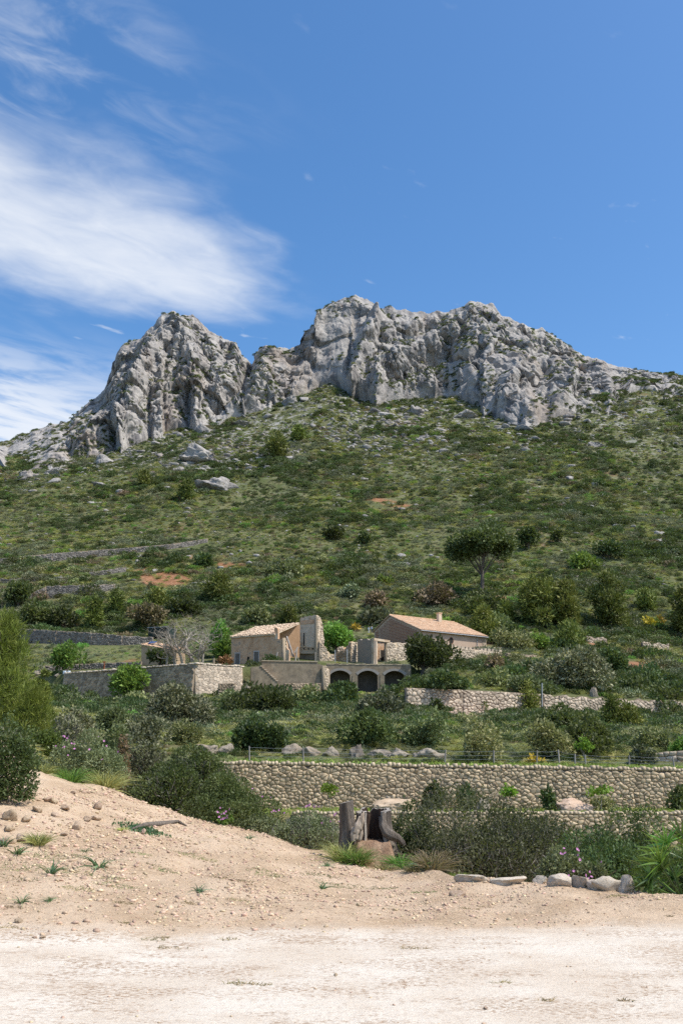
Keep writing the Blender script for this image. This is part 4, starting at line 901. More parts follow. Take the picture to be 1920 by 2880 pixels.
# red block courses on the gable, stepped under the rake, with a pierced panel
hc = .30; zc = zg + 1.2; row = 0; PIERCED = MB()
while zc < zr - .9:
    top = zc + hc; gl = (top - ze) / sl1 + .9 if top > ze - .2 else .45; gr = Wg - ((top - zbk) / sl2 + .7 if top > zbk - .2 else .4)
    gl = max(gl, .45); gr = min(gr, Wg - .4)
    P0, P1 = dr + .35, min(dr + 4.0, gr)      # pierced zone
    if gl < gr:
        def strip(g0, g1, d=.05):
            if g1 - g0 > .05: m.box(hp(-d / 2, (g0 + g1) / 2, zc + hc / 2 - .03), tg * (g1 - g0) / 2, tl * d / 2, UP * (hc / 2 - .045), random.random())
        gx = gl + (row % 2) * .25
        if gl < min(gr, P0): m = MB(); strip(gl, min(gr, P0)); m.build('block_course', M_BRICK, HB)
        g = P0 + (row % 2) * .26; m = PIERCED
        while g < P1 - .3: strip(g, g + .28, .07); g += .52
        if gr > P1 + .3: m = MB(); strip(P1 + .1, gr); m.build('block_course', M_BRICK, HB)
    zc += hc + .05; row += 1
tag(PIERCED.build('pierced_blocks', M_BRICK, HB), kind='stuff')
m = MB(); m.box(hp(-.02, Wg - 1.9, zg + 3.4), tg * .45, tl * .05, UP * .75); m.build('window', M_DARK, HB)
# dark blocks on the solid wall, painted as shade in the panel's holes
for rr in range(8):
    for cc in range(6):
        g = dr + .6 + cc * .52 + (rr % 2) * .26; z = zg + 1.35 + (hc + .05) * (rr + 3)
        if g < Wg - .8 and z < zr - (g - dr) * sl2 - 1.0:
            m = MB(); m.box(hp(-.035, g, z), tg * .10, tl * .03, UP * .11); m.build('vent_shade_block', M_DARK, HB)
# front details: gutter, downpipe, round windows, corner quoins, chimney
m = MB(); m.tube([hp(-.2, -ov - .08, ze - ov * sl1 + .02), hp(Lh + .3, -ov - .08, ze - ov * sl1 - .02)], .10, 8); m.build('gutter', M_METAL, HB)
m = MB(); m.tube([hp(Lh - 3.0, -.12, ze - .2), hp(Lh - 3.0, -.12, zg)], .07, 6); m.build('downpipe', M_METAL, HB)
m = MB(); m.tube([hp(Lh - 3.6, -.12, ze - 2.4), hp(Lh - 3.6, -.12, zg)], .05, 6); m.build('downpipe', M_METAL, HB)
for l_ in (Lh * .46, Lh * .14):
    th = np.linspace(0, 2 * np.pi, 20, endpoint=False); m = MB(); cz = ze - 1.75; rr = .62
    ring = [hp(l_ + math.cos(x) * (rr + .1), -.06, cz + math.sin(x) * (rr + .18)) for x in th]; ri = [hp(l_ + math.cos(x) * rr, -.06, cz + math.sin(x) * rr * 1.12) for x in th]
    for k in range(20): m.prism([ri[k], ri[(k + 1) % 20], ring[(k + 1) % 20], ring[k]], tg * .08, .5)
    w_ = m.build('round_window', M_BRICK, HB); m = MB(); m.prism([p + tg * .03 for p in ri], tg * .05, .5); m.build('pane', M_DARK, w_)
for k in range(8):
    m = MB(); m.box(hp(Lh - .55 + (.12 if k % 2 else 0), -.03, ze - .6 - k * .5), tl * (.5 if k % 2 else .6), tg * .05, UP * .22); m.build('quoin', M_STONE2, HB)
lc = onray(1235, 0, tl, c0 + tg * (dr - 1.5)); cb = hp(lc, dr - 1.5, zr - .4)
m = MB(); m.box(cb + UP * .9, tl * .48, tg * .42, UP * 1.15); ch = m.build('chimney', M_PALE, HB)
m = MB(); m.box(cb + UP * 2.12, tl * .58, tg * .52, UP * .09); m.box(cb + UP * 1.72, tl * .33, tg * .43, UP * .16); m.build('chimney_cap', M_TILE2, ch)
# ---- the window range in front of the farmhouse
WRp = vplane(1236, 208.6, 1416, 222.0, 1840)
WRo = empty('window_range', WRp[0](1320, 1868), 'low sunlit rubble range with doorway and small windows in front of the farmhouse', 'ruin')
rubble_part(WRo, 'wall', [(1236, 1817, 1874, 208.6), (1290, 1822, 1874, 212.2), (1330, 1826, 1874, 215.2), (1372, 1831, 1872, 218.6), (1416, 1837, 1868, 222)], .46, 81, M_STONE2, .05)
m = MB(); pbox(m, WRp, 1288, 1828, 1322, 1832.5, .0, .16); m.build('lintel', M_PALE, WRo)
for (u0, v0, u1, v1) in ((1291, 1833, 1296, 1864), (1311, 1832, 1319, 1863), (1334, 1838, 1337, 1864), (1354, 1840, 1357, 1864), (1368, 1841, 1377, 1854), (1398, 1839, 1411, 1850), (1277, 1836, 1280, 1862)):
    m = MB(); pbox(m, WRp, u0, v0, u1, v1, .0, .13); m.build('opening' if u1 - u0 > 4 else 'slot', M_PLASTER if u1 - u0 > 4 else M_DARK, WRo)
m = MB(); pbox(m, WRp, 1297, 1833.5, 1311, 1866, .0, .11); m.build('infill', M_PALE, WRo)
m = MB(); f_, n_, t_ = WRp
for k in range(16):
    u = 1246 + k * 10.5; v = 1818 + (u - 1236) * .105; m2 = MB(); p = f_(u, v - 3, -.3); m2.box(p, t_ * random.uniform(.25, .5), n_ * .3, UP * random.uniform(.15, .4)); m2.build('edge_stone', M_STONE2, WRo)
# ---- small shed with solar panel, dark tank
SH = empty('garden_shed', gp(445, 208), 'small ochre shed with tiled roof and solar panel behind the dead tree', 'shed')
SPp = vplane(398, 207.6, 496, 205.0, 1850); M_SHED = mk('shed_plaster', [(.42, .30, .18), (.50, .37, .24)], scale=1, rnd=0, bump=.2)
slab(SH, 'wall', SPp, [(398, 1886), (398, 1816), (432, 1824), (496, 1832), (496, 1886)], 4.0, M_SHED)
f_, n_, t_ = SPp; a_, b_ = f_(396, 1815, .3), f_(498, 1832, .3); m = MB(); m.prism([a_, b_, b_ - n_ * 4.6 + UP * 1.0, a_ - n_ * 4.6 + UP * 1.0], UP * .15); sr = m.build('roof', M_SHED, SH)
tiles(sr, a_ + UP * .15, b_ + UP * .15, b_ - n_ * 4.6 + UP * 1.15, a_ - n_ * 4.6 + UP * 1.15, .27, .42, M_TILE2, .6, 14)
M_SOLAR = mk('solar_cell', [(.02, .04, .12), (.05, .09, .22)], scale=2, rnd=0, bump=0, rough=.25, spec=.5)
m = MB(); c_ = f_(429, 1817, -1.3) + UP * .75; m.box(c_, t_ * .8, (-n_ * .55 + UP * .25), UP * .04 + n_ * .02); m.build('solar_panel', M_SOLAR, SH)
WTp = vplane(416, 252, 472, 250, 1770); M_NET = mk('dark_netting', [(.014, .026, .022), (.025, .042, .036)], scale=2, rnd=0, bump=.2)
WT = empty('netted_tank', WTp[0](444, 1786), 'dark green netted tank on the slope behind the shed', 'tank')
slab(WT, 'tank_body', WTp, [(417, 1790), (418, 1764), (430, 1763), (470, 1763), (472, 1792)], 4.5, M_NET)
m = MB(); pbox(m, WTp, 415, 1761.5, 474, 1763, -.1, .12); m.build('rail', M_METAL, WT)
# ---- odds and ends of the yard
for (u, v0, v1, lb) in ((561, 1853, 1869, 'short stone post on the bastion top, left of the pair'), (601, 1852, 1870, 'short stone post on the bastion top, right of the pair')):
    p = at(u, v1, 186 if u < 580 else 188); q = at(u, v0, p[1]); m = MB(); m.tube([p - UP * .5, p, q], [.26, .25, .2], 7); tag(m.build('stone_post', M_GREYW, None, loc=p), lb, 'post')
p = at(190 + 103, 1880, 203); m = MB(); m.tube([p - UP * .6, p + UP * .6, p + UP * 1.3], [.16, .15, .13], 6); m.box(p + UP * 1.3, [.28, 0, 0], [0, .1, 0], [0, 0, .12]); tag(m.build('rusty_post', mk('rust', [(.22, .07, .03), (.32, .12, .06)], scale=3, rnd=0), None, loc=p), 'rusty red post behind the bastion wall', 'post')
for k, u in enumerate((182, 194)):
    p = at(u, 1897, 199.5); m = MB(); m.tube([p, p + UP * .1, p + UP * .62, p + UP * .7], [.28, .33, .36, .3], 8); tag(m.build('bucket', mk('pale_plastic', [(.55, .62, .68), (.62, .68, .72)], scale=2, rnd=0, rough=.5), None, loc=p), ('left' if k == 0 else 'right') + ' one of two pale buckets at the bastion wall end', 'bucket')
# tall pole at the wall
p = gp(1523, 149.2); q = at(1523, 1921, 149.2); m = MB(); m.tube([p - UP * .4, p + UP * .5, (p + q) / 2, q], [.11, .11, .10, .09], 6); tag(m.build('pole', M_METAL, None, loc=p), 'tall grey pole between the two sunlit walls', 'pole')
# two walkers
def person(name, label, loc, shirt, trousers, turn):
    J = {'pel': (0, 0, .95), 'ch': (0, 0, 1.25), 'nk': (0, .02, 1.47), 'hd': (0, .03, 1.60), 'ht': (0, .02, 1.74), 'lh': (-.10, 0, .90), 'lk': (-.11, -.05, .50), 'la': (-.11, .04, .09), 'lt': (-.12, -.13, .04),
         'rh': (.10, 0, .90), 'rk': (.11, -.10, .50), 'ra': (.11, -.02, .09), 'rt': (.12, -.19, .04), 'ls': (-.19, 0, 1.40), 'le': (-.26, .03, 1.12), 'lw': (-.25, -.08, .88), 'lf': (-.25, -.11, .79), 'rs': (.19, 0, 1.40), 're': (.27, .05, 1.12), 'rw': (.25, -.06, .88), 'rf': (.25, -.1, .79)}
    E = [('pel', 'ch'), ('ch', 'nk'), ('nk', 'hd'), ('hd', 'ht'), ('pel', 'lh'), ('lh', 'lk'), ('lk', 'la'), ('la', 'lt'), ('pel', 'rh'), ('rh', 'rk'), ('rk', 'ra'), ('ra', 'rt'), ('nk', 'ls'), ('ls', 'le'), ('le', 'lw'), ('lw', 'lf'), ('nk', 'rs'), ('rs', 're'), ('re', 'rw'), ('rw', 'rf')]
    Rr = {'pel': .15, 'ch': .16, 'nk': .065, 'hd': .10, 'ht': .08, 'lh': .10, 'rh': .10, 'lk': .065, 'rk': .065, 'la': .045, 'ra': .045, 'lt': .04, 'rt': .04, 'ls': .07, 'rs': .07, 'le': .05, 're': .05, 'lw': .035, 'rw': .035, 'lf': .03, 'rf': .03}
    ke = list(J); me = bpy.data.meshes.new(name); me.from_pydata([J[k] for k in ke], [(ke.index(a), ke.index(b)) for a, b in E], [])
    o = bpy.data.objects.new(name + '_rig', me); COL.objects.link(o); o.modifiers.new('skin', 'SKIN')
    for i, k in enumerate(ke): me.skin_vertices[0].data[i].radius = (Rr[k], Rr[k] * .85); me.skin_vertices[0].data[i].use_root = (k == 'pel')
    o.modifiers.new('sub', 'SUBSURF').levels = 1; o.modifiers['sub'].render_levels = 1
    ev = o.evaluated_get(bpy.context.evaluated_depsgraph_get()); nm = bpy.data.meshes.new_from_object(ev); bpy.data.objects.remove(o)
    skin = mk('skin', [(.45, .27, .19), (.5, .31, .22)], scale=3, rnd=0, bump=0); hair = mk('hair', [(.05, .035, .025), (.08, .05, .035)], scale=9, rnd=0, bump=0)
    for x in (skin, shirt, trousers, hair): nm.materials.append(x)
    for p in nm.polygons:
        c = p.center; p.use_smooth = True
        p.material_index = 3 if (c.z > 1.66 or (c.z > 1.56 and c.y > .05)) else 0 if c.z > 1.47 or (abs(c.x) > .2 and c.z < 1.02 and c.z > .7) else 1 if c.z > .92 else 3 if c.z < .09 else 2
    ob = bpy.data.objects.new(name, nm); COL.objects.link(ob); ob.location = [float(c) for c in loc]; ob.rotation_euler = (0, 0, turn)
    return tag(ob, label, 'person')
_wh = mk('white_cloth', [(.72, .72, .72), (.8, .8, .8)], scale=4, rnd=0, bump=0); _bl = mk('blue_cloth', [(.40, .47, .62), (.5, .56, .7)], scale=4, rnd=0, bump=0); _dk = mk('dark_cloth', [(.06, .07, .10), (.09, .10, .14)], scale=4, rnd=0, bump=0)
PPL = []
for (u, v, lb, s_, t_, tn) in ((1036.5, 1781, 'person in white shirt and pale trousers on the slope behind the gable', _wh, _wh, 2.6), (1044.5, 1779, 'person in pale blue shirt and dark trousers beside the white-clad walker', _bl, _dk, -.6)):
    p = hit(u, v); PPL.append(p); person('person', lb, p, s_, t_, tn)
# ================================================================== foliage
def unit(v): return v / (np.linalg.norm(v, axis=-1, keepdims=True) + 1e-9)
def leaf_quads(P, D, L, W, rng, droop=0.0):
    """one folded leaf per point: P (n,3) base, D (n,3) direction, L, W arrays"""
    n = len(P); D = unit(D); s = unit(np.cross(D, unit(rng.normal(size=(n, 3))))); nn = np.cross(s, D)
    L = np.broadcast_to(L, (n,))[:, None]; W = np.broadcast_to(W, (n,))[:, None]
    a = P; b = P + D * L * .5 + s * W * .5 + nn * W * .12; c = P + D * L - UP * droop * L; d = P + D * L * .5 - s * W * .5 + nn * W * .12
    V = np.stack([a, b, c, d], 1).reshape(-1, 3); Q = np.arange(4 * n).reshape(n, 4)
    return V, Q
def lobes(w, d, h, k, rng, flat=.5, rmin=.22, rmax=.40, bottom=.0):
    C_ = []; R_ = []; ph = rng.uniform(0, 6.283, 3)
    for i in range(k):
        th = rng.uniform(0, 2 * np.pi); rr = math.sqrt(rng.uniform(0, 1)) * .76; q = 1 + .16 * math.sin(2 * th + ph[0]) + .14 * math.sin(3 * th + ph[1])
        x = math.cos(th) * rr * q; y = math.sin(th) * rr * q; r = rng.uniform(rmin, rmax)
        zmax = math.sqrt(max(1 - rr * rr, .04)) * (.86 + .14 * math.sin(th + ph[2])) * rng.uniform(.82, 1.04); z = bottom + (1 - bottom) * (zmax - r * .9) * rng.uniform(.25, 1.0) ** .6
        C_.append((x * w / 2, y * d / 2, max(z, .1) * h)); R_.append((r * w / 2 * 1.15, r * d / 2 * 1.15, r * h * .85))
    return np.array(C_), np.array(R_)
def crown_pts(C_, R_, n, rng, shell=.72, zmin=0.0):
    out = []; nr_ = []; got = 0; wts = (R_.prod(1)) ** .67; wts /= wts.sum()
    while got < n:
        m = int((n - got) * 1.9) + 50; k = rng.choice(len(C_), m, p=wts); dr_ = unit(rng.normal(size=(m, 3))); rad = shell + (1.06 - shell) * rng.random(m) ** .6; rad = np.where(rng.random(m) < .07, rng.uniform(1.05, 1.3, m), rad)
        p = C_[k] + R_[k] * dr_ * rad[:, None]; keep = p[:, 2] > zmin
        if len(C_) > 1:
            j = rng.integers(0, len(C_), (m, 5))
            for q in range(5):
                e = (((p - C_[j[:, q]]) / R_[j[:, q]]) ** 2).sum(1); keep &= ~((e < (shell * .92) ** 2) & (j[:, q] != k))
        p = p[keep]; out.append(p); nr_.append(unit(dr_[keep] / R_[k[keep]] * R_.mean())); got += len(p)
    return np.concatenate(out)[:n], np.concatenate(nr_)[:n]
def foliage_mesh(name, w, d, h, n, L, W, mat, seed, k=9, up=.35, spread=.9, shell=.70, zmin=0.0, rmin=.22, rmax=.40, sz=.35, tuft=1, droop=0.0, bottom=0.0, CR=None):
    rng = np.random.default_rng(seed); C_, R_ = CR if CR is not None else lobes(w, d, h, k, rng, rmin=rmin, rmax=rmax, bottom=bottom)
    P, N = crown_pts(C_, R_, max(1, n // tuft), rng, shell, zmin)
    cl = rng.random(len(P))
    if tuft > 1: P = np.repeat(P, tuft, 0); N = np.repeat(N, tuft, 0); cl = np.repeat(cl, tuft)
    D = unit(N + UP * up + rng.normal(size=P.shape) * spread); P = P + rng.normal(size=P.shape) * L * (.25 if tuft > 1 else .1)
    f = np.exp(rng.normal(size=len(P)) * sz * .5); V, Q = leaf_quads(P, D, L * f, W * f, rng, droop)
    # light and dark clumps: each clump of leaves has its own tone
    tone = .45 * fbm(P3(*(P / max(w * .13, L * 2)).T), 2, seed) + .25 * cl + .30 * rng.random(len(P))
    tone = np.clip((tone - .5) * 1.5 + .5, 0, 1)
    return mesh_np(name, V, Q, rnd=np.repeat(tone, 4), mats=[mat])
def blades(P, D, L, W, rng, bend=.5, seg=3):
    """arching grass blades"""
    n = len(P); D = unit(D); s = unit(np.cross(D, unit(rng.normal(size=(n, 3)) + UP * .2))); L = np.broadcast_to(L, (n,))[:, None]; W = np.broadcast_to(W, (n,))[:, None]
    H = D.copy(); H[:, 2] = 0; H = unit(H); rows = []
    for i in range(seg + 1):
        t = i / seg; c = P + D * L * t + H * L * bend * .5 * t * t - UP * L * bend * .62 * t * t; w = W * (1 - t) ** .7 * .5 + W * .02
        rows += [c - s * w, c + s * w]
    V = np.stack(rows, 1); m = 2 * (seg + 1); base = (np.arange(n) * m)[:, None]
    q = [[2 * i, 2 * i + 1, 2 * i + 3, 2 * i + 2] for i in range(seg)]; Q = (base[:, :, None] + np.array(q)[None]).reshape(-1, 4)
    return V.reshape(-1, 3), Q, m
def tussock_mesh(name, r, h, n, mat, seed, W=.02, bend=.7, tilt=.55, seg=3):
    rng = np.random.default_rng(seed); th = rng.uniform(0, 6.283, n); rr = np.sqrt(rng.random(n)) * r * .28
    P = np.stack([np.cos(th) * rr, np.sin(th) * rr, np.zeros(n)], 1); e = np.abs(rng.normal(0, tilt, n)); D = np.stack([np.cos(th) * np.sin(e), np.sin(th) * np.sin(e), np.cos(e)], 1) + rng.normal(size=(n, 3)) * .08
    V, Q, m = blades(P, D, h * rng.uniform(.55, 1.15, n), W, rng, bend, seg); return mesh_np(name, V, Q, rnd=np.repeat(np.clip(rng.normal(.5, .28, n), 0, 1), m), mats=[mat])
def branch_tree(root_p, hgt, r0, rng, depth=4, spread=.55, n0=3, up=.4, sides=6, wig=.12, taper=.62, lens=.72):
    """recursive limbs; returns V, Q and tips"""
    Vs = []; Qs = []; tips = []; off = [0]
    def grow(p, d, L, r, lev):
        k = 4; pts = [p]; dd = d.copy()
        for i in range(k):
            dd = unit(dd + rng.normal(size=3) * wig + UP * .03 * up); pts.append(pts[-1] + dd * L / k)
        rad = np.linspace(r, r * taper, k + 1); V, Q = tube_np(pts, rad, max(3, sides - (depth - lev) if lev < depth else sides))
        Vs.append(V); Qs.append(Q + off[0]); off[0] += len(V)
        if lev == 0: tips.append(pts[-1]); return
        nb = n0 if lev == depth else int(rng.integers(2, 4))
        for i in range(nb):
            th = rng.uniform(0, 6.283) if lev < depth else 6.283 * (i + rng.random() * .5) / nb
            a_ = unit(np.cross(dd, unit(rng.normal(size=3)))); nd_ = unit(dd * (1 - spread * .45) + (math.cos(th) * np.array([1, 0, 0]) + math.sin(th) * np.array([0, 1, 0])) * spread * rng.uniform(.6, 1.2) + UP * up * rng.uniform(-.2, 1) * .5)
            st = pts[-1] if i < 2 else pts[int(rng.integers(2, 4))]
            grow(st, nd_, L * lens * rng.uniform(.75, 1.2), r * taper * rng.uniform(.6, .92), lev - 1)
    grow(np.array(root_p, float), unit(np.array([rng.normal() * .05, rng.normal() * .05, 1.0])), hgt, r0, depth)
    return np.concatenate(Vs), np.concatenate(Qs), np.array(tips)
# leaf materials (albedo kept in the range of real foliage)
L_DARK = leafm('lentisk_leaf', [(0.039, 0.062, 0.020), (0.069, 0.103, 0.030), (0.121, 0.149, 0.053)], orand=.4)
L_OLIVE = leafm('olive_leaf', [(.150, .172, .068), (.225, .245, .098), (.32, .33, .15)], orand=.42)
L_GREY = leafm('grey_leaf', [(.125, .145, .075), (.185, .205, .11), (.25, .265, .15)], orand=.42, trans=.12)
L_YEL = leafm('tussock_blade', [(0.258, 0.281, 0.078), (0.414, 0.414, 0.133), (0.606, 0.559, 0.223)], trans=.25)
L_GREEN = leafm('fresh_leaf', [(0.100, 0.191, 0.029), (0.155, 0.281, 0.044), (0.217, 0.362, 0.073)], orand=.42, trans=.30)
L_PINE = leafm('pine_needle', [(.085, .115, .02), (.15, .18, .034), (.24, .25, .06)], trans=.15, scale=.5)
L_BROWN = leafm('dry_leaf', [(0.150, 0.112, 0.060), (0.225, 0.165, 0.090), (0.300, 0.225, 0.135)], trans=.12)
L_CISTUS = leafm('cistus_leaf', [(0.115, 0.142, 0.061), (0.189, 0.216, 0.101), (0.270, 0.290, 0.155)], trans=.2)
L_FIG = leafm('young_fig_leaf', [(.12, .22, .02), (.20, .33, .035), (.26, .38, .06)], trans=.35)
L_YFLOW = leafm('yellow_bloom', [(.30, .22, .02), (.50, .36, .03), (.6, .48, .06)], trans=.2)
L_ASPH = leafm('asphodel_blade', [(0.072, 0.130, 0.058), (0.111, 0.189, 0.085), (0.156, 0.234, 0.117)], trans=.2, rough=.45)
L_PALM = leafm('palm_blade', [(0.068, 0.143, 0.018), (0.112, 0.225, 0.033), (0.180, 0.300, 0.060)], trans=.25, rough=.42, spec=.5)
L_DRYG = leafm('dry_grass', [(.22, .17, .085), (.33, .26, .14), (.42, .34, .20)], trans=.25)
L_PINK = mk('pink_petal', [(.48, .16, .38), (.62, .30, .52)], scale=6, rnd=.25, bump=0, rough=.6, trans=.2)
M_TWIG = mk('grey_twig', [(.17, .15, .13), (.30, .27, .24)], scale=8, rnd=.3, bump=.2)
M_BARK = mk('bark', [(.10, .08, .06), (.18, .15, .12)], scale=5, rnd=.2, bump=.5, stretch=(1, 1, .3))
M_BARKG = mk('bare_bark', [(.25, .215, .17), (.42, .37, .30)], scale=3, rnd=.3, bump=.4, stretch=(1, 1, .3))
KIND = {'dark': L_DARK, 'olive': L_OLIVE, 'grey': L_GREY, 'green': L_GREEN, 'pine': L_PINE, 'brown': L_BROWN, 'cistus': L_CISTUS, 'pine_sunlit': leafm('sunlit_pine_needle', [(.11, .15, .02), (.19, .23, .035), (.29, .31, .065)], trans=.25), 'yellow': L_YFLOW}  # second pine colour is yellower and brightened to carry the sunlight
SEED = [1000]
def bush(label, u0, v0, u1, v1, kind='dark', Y=None, dens=1.0, k=10, name='bush', cat='bush', leaf=None, twigs=0, grp=None, dep=.85, leafrel=1.0, flowers=0, mat=None, tuft=1, rmin=.22, rmax=.40, vb=None, ymin=60.0):
    """a rounded shrub that fills the given box of the photograph, standing where its foot meets the ground"""
    SEED[0] += 1; sd = SEED[0]; uc = (u0 + u1) / 2
    p = hit(uc, vb or v1, ymin) if Y is None else gp(uc, Y)
    m_ = ppm(p[1]) * (1.0 if p[1] < 120 else .985); w = (u1 - u0) / m_; top = at(uc, v0, p[1])[2]; h = max(top - p[2], .2)
    L = leaf or max(.055, .0036 * p[1]) * leafrel; W = L * .5; area = 2.2 * w * h + w * w * .6; n = int(min(26000 if p[1] > 24 else 46000, dens * 2.6 * area / (L * W * .5)))
    root = empty(name, p, label, cat, grp)
    mm = foliage_mesh('foliage', w * 1.04, w * dep, h * 1.34, n, L, W, mat or KIND[kind], sd, k=k, tuft=tuft, rmin=rmin, rmax=rmax)
    link('foliage', mm, root)
    if twigs:
        tm = foliage_mesh('twigs', w * 1.05, w * dep, h * 1.08, twigs * 14, .17 * min(1.5, p[1] / 18.0), .0075 * min(2.5, p[1] / 18.0), M_TWIG, sd, k=k, rmin=rmin, rmax=rmax, up=.8, spread=.5, shell=.86)
        link('twigs', tm, root)['kind'] = 'stuff'
    return root
def flower_mesh(size, seed):
    rng = np.random.default_rng(seed); n = 5; th = np.arange(n) * 6.283 / n; D = np.stack([np.cos(th), np.sin(th), np.full(n, .25)], 1); P = np.zeros((n, 3)); s = np.stack([-np.sin(th), np.cos(th), np.zeros(n)], 1)
    D = unit(D); a = P; b = D * size * .6 + s * size * .42; c = D * size; d = D * size * .6 - s * size * .42
    return mesh_np('flower', np.stack([a, b, c, d], 1).reshape(-1, 3), np.arange(20).reshape(5, 4), rnd=np.repeat(rng.random(n), 4), mats=[L_PINK])
FLM = flower_mesh(.018, 1)
def flowers_on(root, pix, Y, size=1.0):
    for (u, v) in pix:
        p = at(u, v, Y); o = link('flower', FLM, root, p - np.array(root.location)); o.rotation_euler = (1.0 + random.uniform(-.5, .5), random.uniform(-.5, .5), random.uniform(-1, 1)); k = size * random.uniform(.8, 1.3); o.scale = (k, k, k)
def tree(label, u0, v0, u1, v1, kind, base=None, Y=None, dens=1.0, crown_from=.25, k=16, name='tree', cat='tree', trunk=.03, grp=None, style='round', bark=None, tuft=1, leafrel=1.0, rmin=.16, rmax=.30, dep=.9, shell=.62, spread=.6, lean=0.0, ymin=100.0):
    """tapered trunk with limbs plus a crown of leaf clumps; box in photograph pixels, base = (u, v) of the foot"""
    SEED[0] += 1; sd = SEED[0]; rng = np.random.default_rng(sd); ub, vb = base or ((u0 + u1) / 2, v1)
    p = hit(ub, vb, ymin) if Y is None else gp(ub, Y)
    m_ = ppm(p[1]) * .985; w = (u1 - u0) / m_; H = at(ub, v0, p[1])[2] - p[2]; cx = ((u0 + u1) / 2 - ub) / m_
    root = empty(name, p, label, cat, grp); zc = H * crown_from
    L = max(.06, .0036 * p[1]) * leafrel; W = L * (.5 if style != 'pine' else .28 if tuft == 1 else .10)
    if style == 'pine':
        C_ = []; R_ = []; n_t = k
        for i in range(n_t):
            t = (i + rng.random()) / n_t; rad = (w / 2 * (1 - t) ** .75 * .9 + w * .06) if tuft > 1 else w / 2 * .95 * max(.22, 1 - abs((t - .38) / .72) ** 1.8) * rng.uniform(.75, 1.12); th = i * 2.399 + rng.uniform(-.4, .4); q = rng.uniform(.3, .95); C_.append((cx + math.cos(th) * rad * q, math.sin(th) * rad * q, zc + (H - zc) * (t * .93 + .03) * (1 if tuft > 1 else rng.uniform(.86, 1.06)))); s = w * rng.uniform(.15, .24) * (1.1 - .45 * t); R_.append((s, s, s * .85))
        CR = (np.array(C_), np.array(R_))
    else:
        C_, R_ = lobes(w * 1.04, w * dep, (H - zc) * 1.22, k, rng, rmin=rmin, rmax=rmax, bottom=.12); C_[:, 2] += zc; C_[:, 0] += cx; CR = (C_, R_)
    area = 3.2 * w * (H - zc) ; n = int(min(30000, dens * 2.4 * area / (L * W * .5)))
    link('crown', foliage_mesh('crown', w, w * dep, H, n, L, W, KIND[kind], sd, CR=CR, up=(1.1 if tuft > 1 else .55) if style == 'pine' else .3, spread=.75, shell=shell, tuft=tuft), root)
    # trunk and limbs reaching into the clumps
    Vs = []; Qs = []; off = 0; r0 = H * trunk; fork = np.array([cx * .25 + lean, 0, max(zc * .9, H * .14)])
    def addt(pts, rad, n_=7):
        nonlocal off
        v_, q_ = tube_np(pts, rad, n_); Vs.append(v_); Qs.append(q_ + off); off += len(v_)
    addt([np.array([0, 0, -.4]), np.array([cx * .02, 0, H * .04]), fork * np.array([.5, .5, .55]), fork], [r0 * 1.5, r0 * 1.1, r0 * .9, r0 * .75])
    order = rng.permutation(len(CR[0]))[:min(len(CR[0]), 16)]
    for i in order:
        e = CR[0][i]; mid = fork * .55 + e * .45 + rng.normal(size=3) * w * .03 - UP * abs(rng.normal()) * H * .02
        addt([fork * np.array([1, 1, rng.uniform(.75, 1.0)]), mid, e, e + (e - mid) * .35], [r0 * .42, r0 * .24, r0 * .12, r0 * .04], 5)
    V = np.concatenate(Vs); link('trunk', mesh_np('trunk', V, np.concatenate(Qs), rnd=np.full(len(V), .5), smooth=True, mats=[bark or M_BARK]), root)
    return root
# ---- trees of the farm and slope
tree('big dark spreading tree with bare lower limbs on the slope above the farmhouse', 1250, 1468, 1476, 1684, 'dark', base=(1356, 1682), dens=1.1, crown_from=.40, k=52, trunk=.028, rmin=.13, rmax=.2, shell=.45, name='spreading_tree')
tree('round dark evergreen tree beside the arches', 1131, 1782, 1276, 1908, 'dark', base=(1186, 1886), Y=193.5, dens=1.0, crown_from=.14, k=26, trunk=.05, rmin=.20, rmax=.34, name='round_tree')
tree('bright green leafy tree in front of the shaded bastion wall', 312, 1868, 412, 1984, 'green', base=(358, 1978), Y=183.0, dens=.9, crown_from=.18, k=18, trunk=.045, rmin=.18, rmax=.3, name='leafy_tree')
tree('pale green bushy tree at the left terrace wall', 138, 1806, 232, 1892, 'green', base=(182, 1890), Y=203.0, dens=.8, crown_from=.1, k=18, trunk=.03, name='leafy_tree')
tree('bright green tree half hidden behind the dead tree', 588, 1742, 640, 1850, 'green', base=(618, 1850), Y=216.0, dens=.8, crown_from=.1, k=16, name='leafy_tree')
tree('green tree between the shed and the ruined house', 600, 1790, 652, 1862, 'green', base=(628, 1862), Y=211.0, dens=.8, crown_from=.05, k=14, name='leafy_tree')
tree('dark leafy tree behind the ruined tower', 898, 1752, 990, 1842, 'green', base=(945, 1840), Y=222.0, dens=1.0, crown_from=.05, k=20, name='leafy_tree')
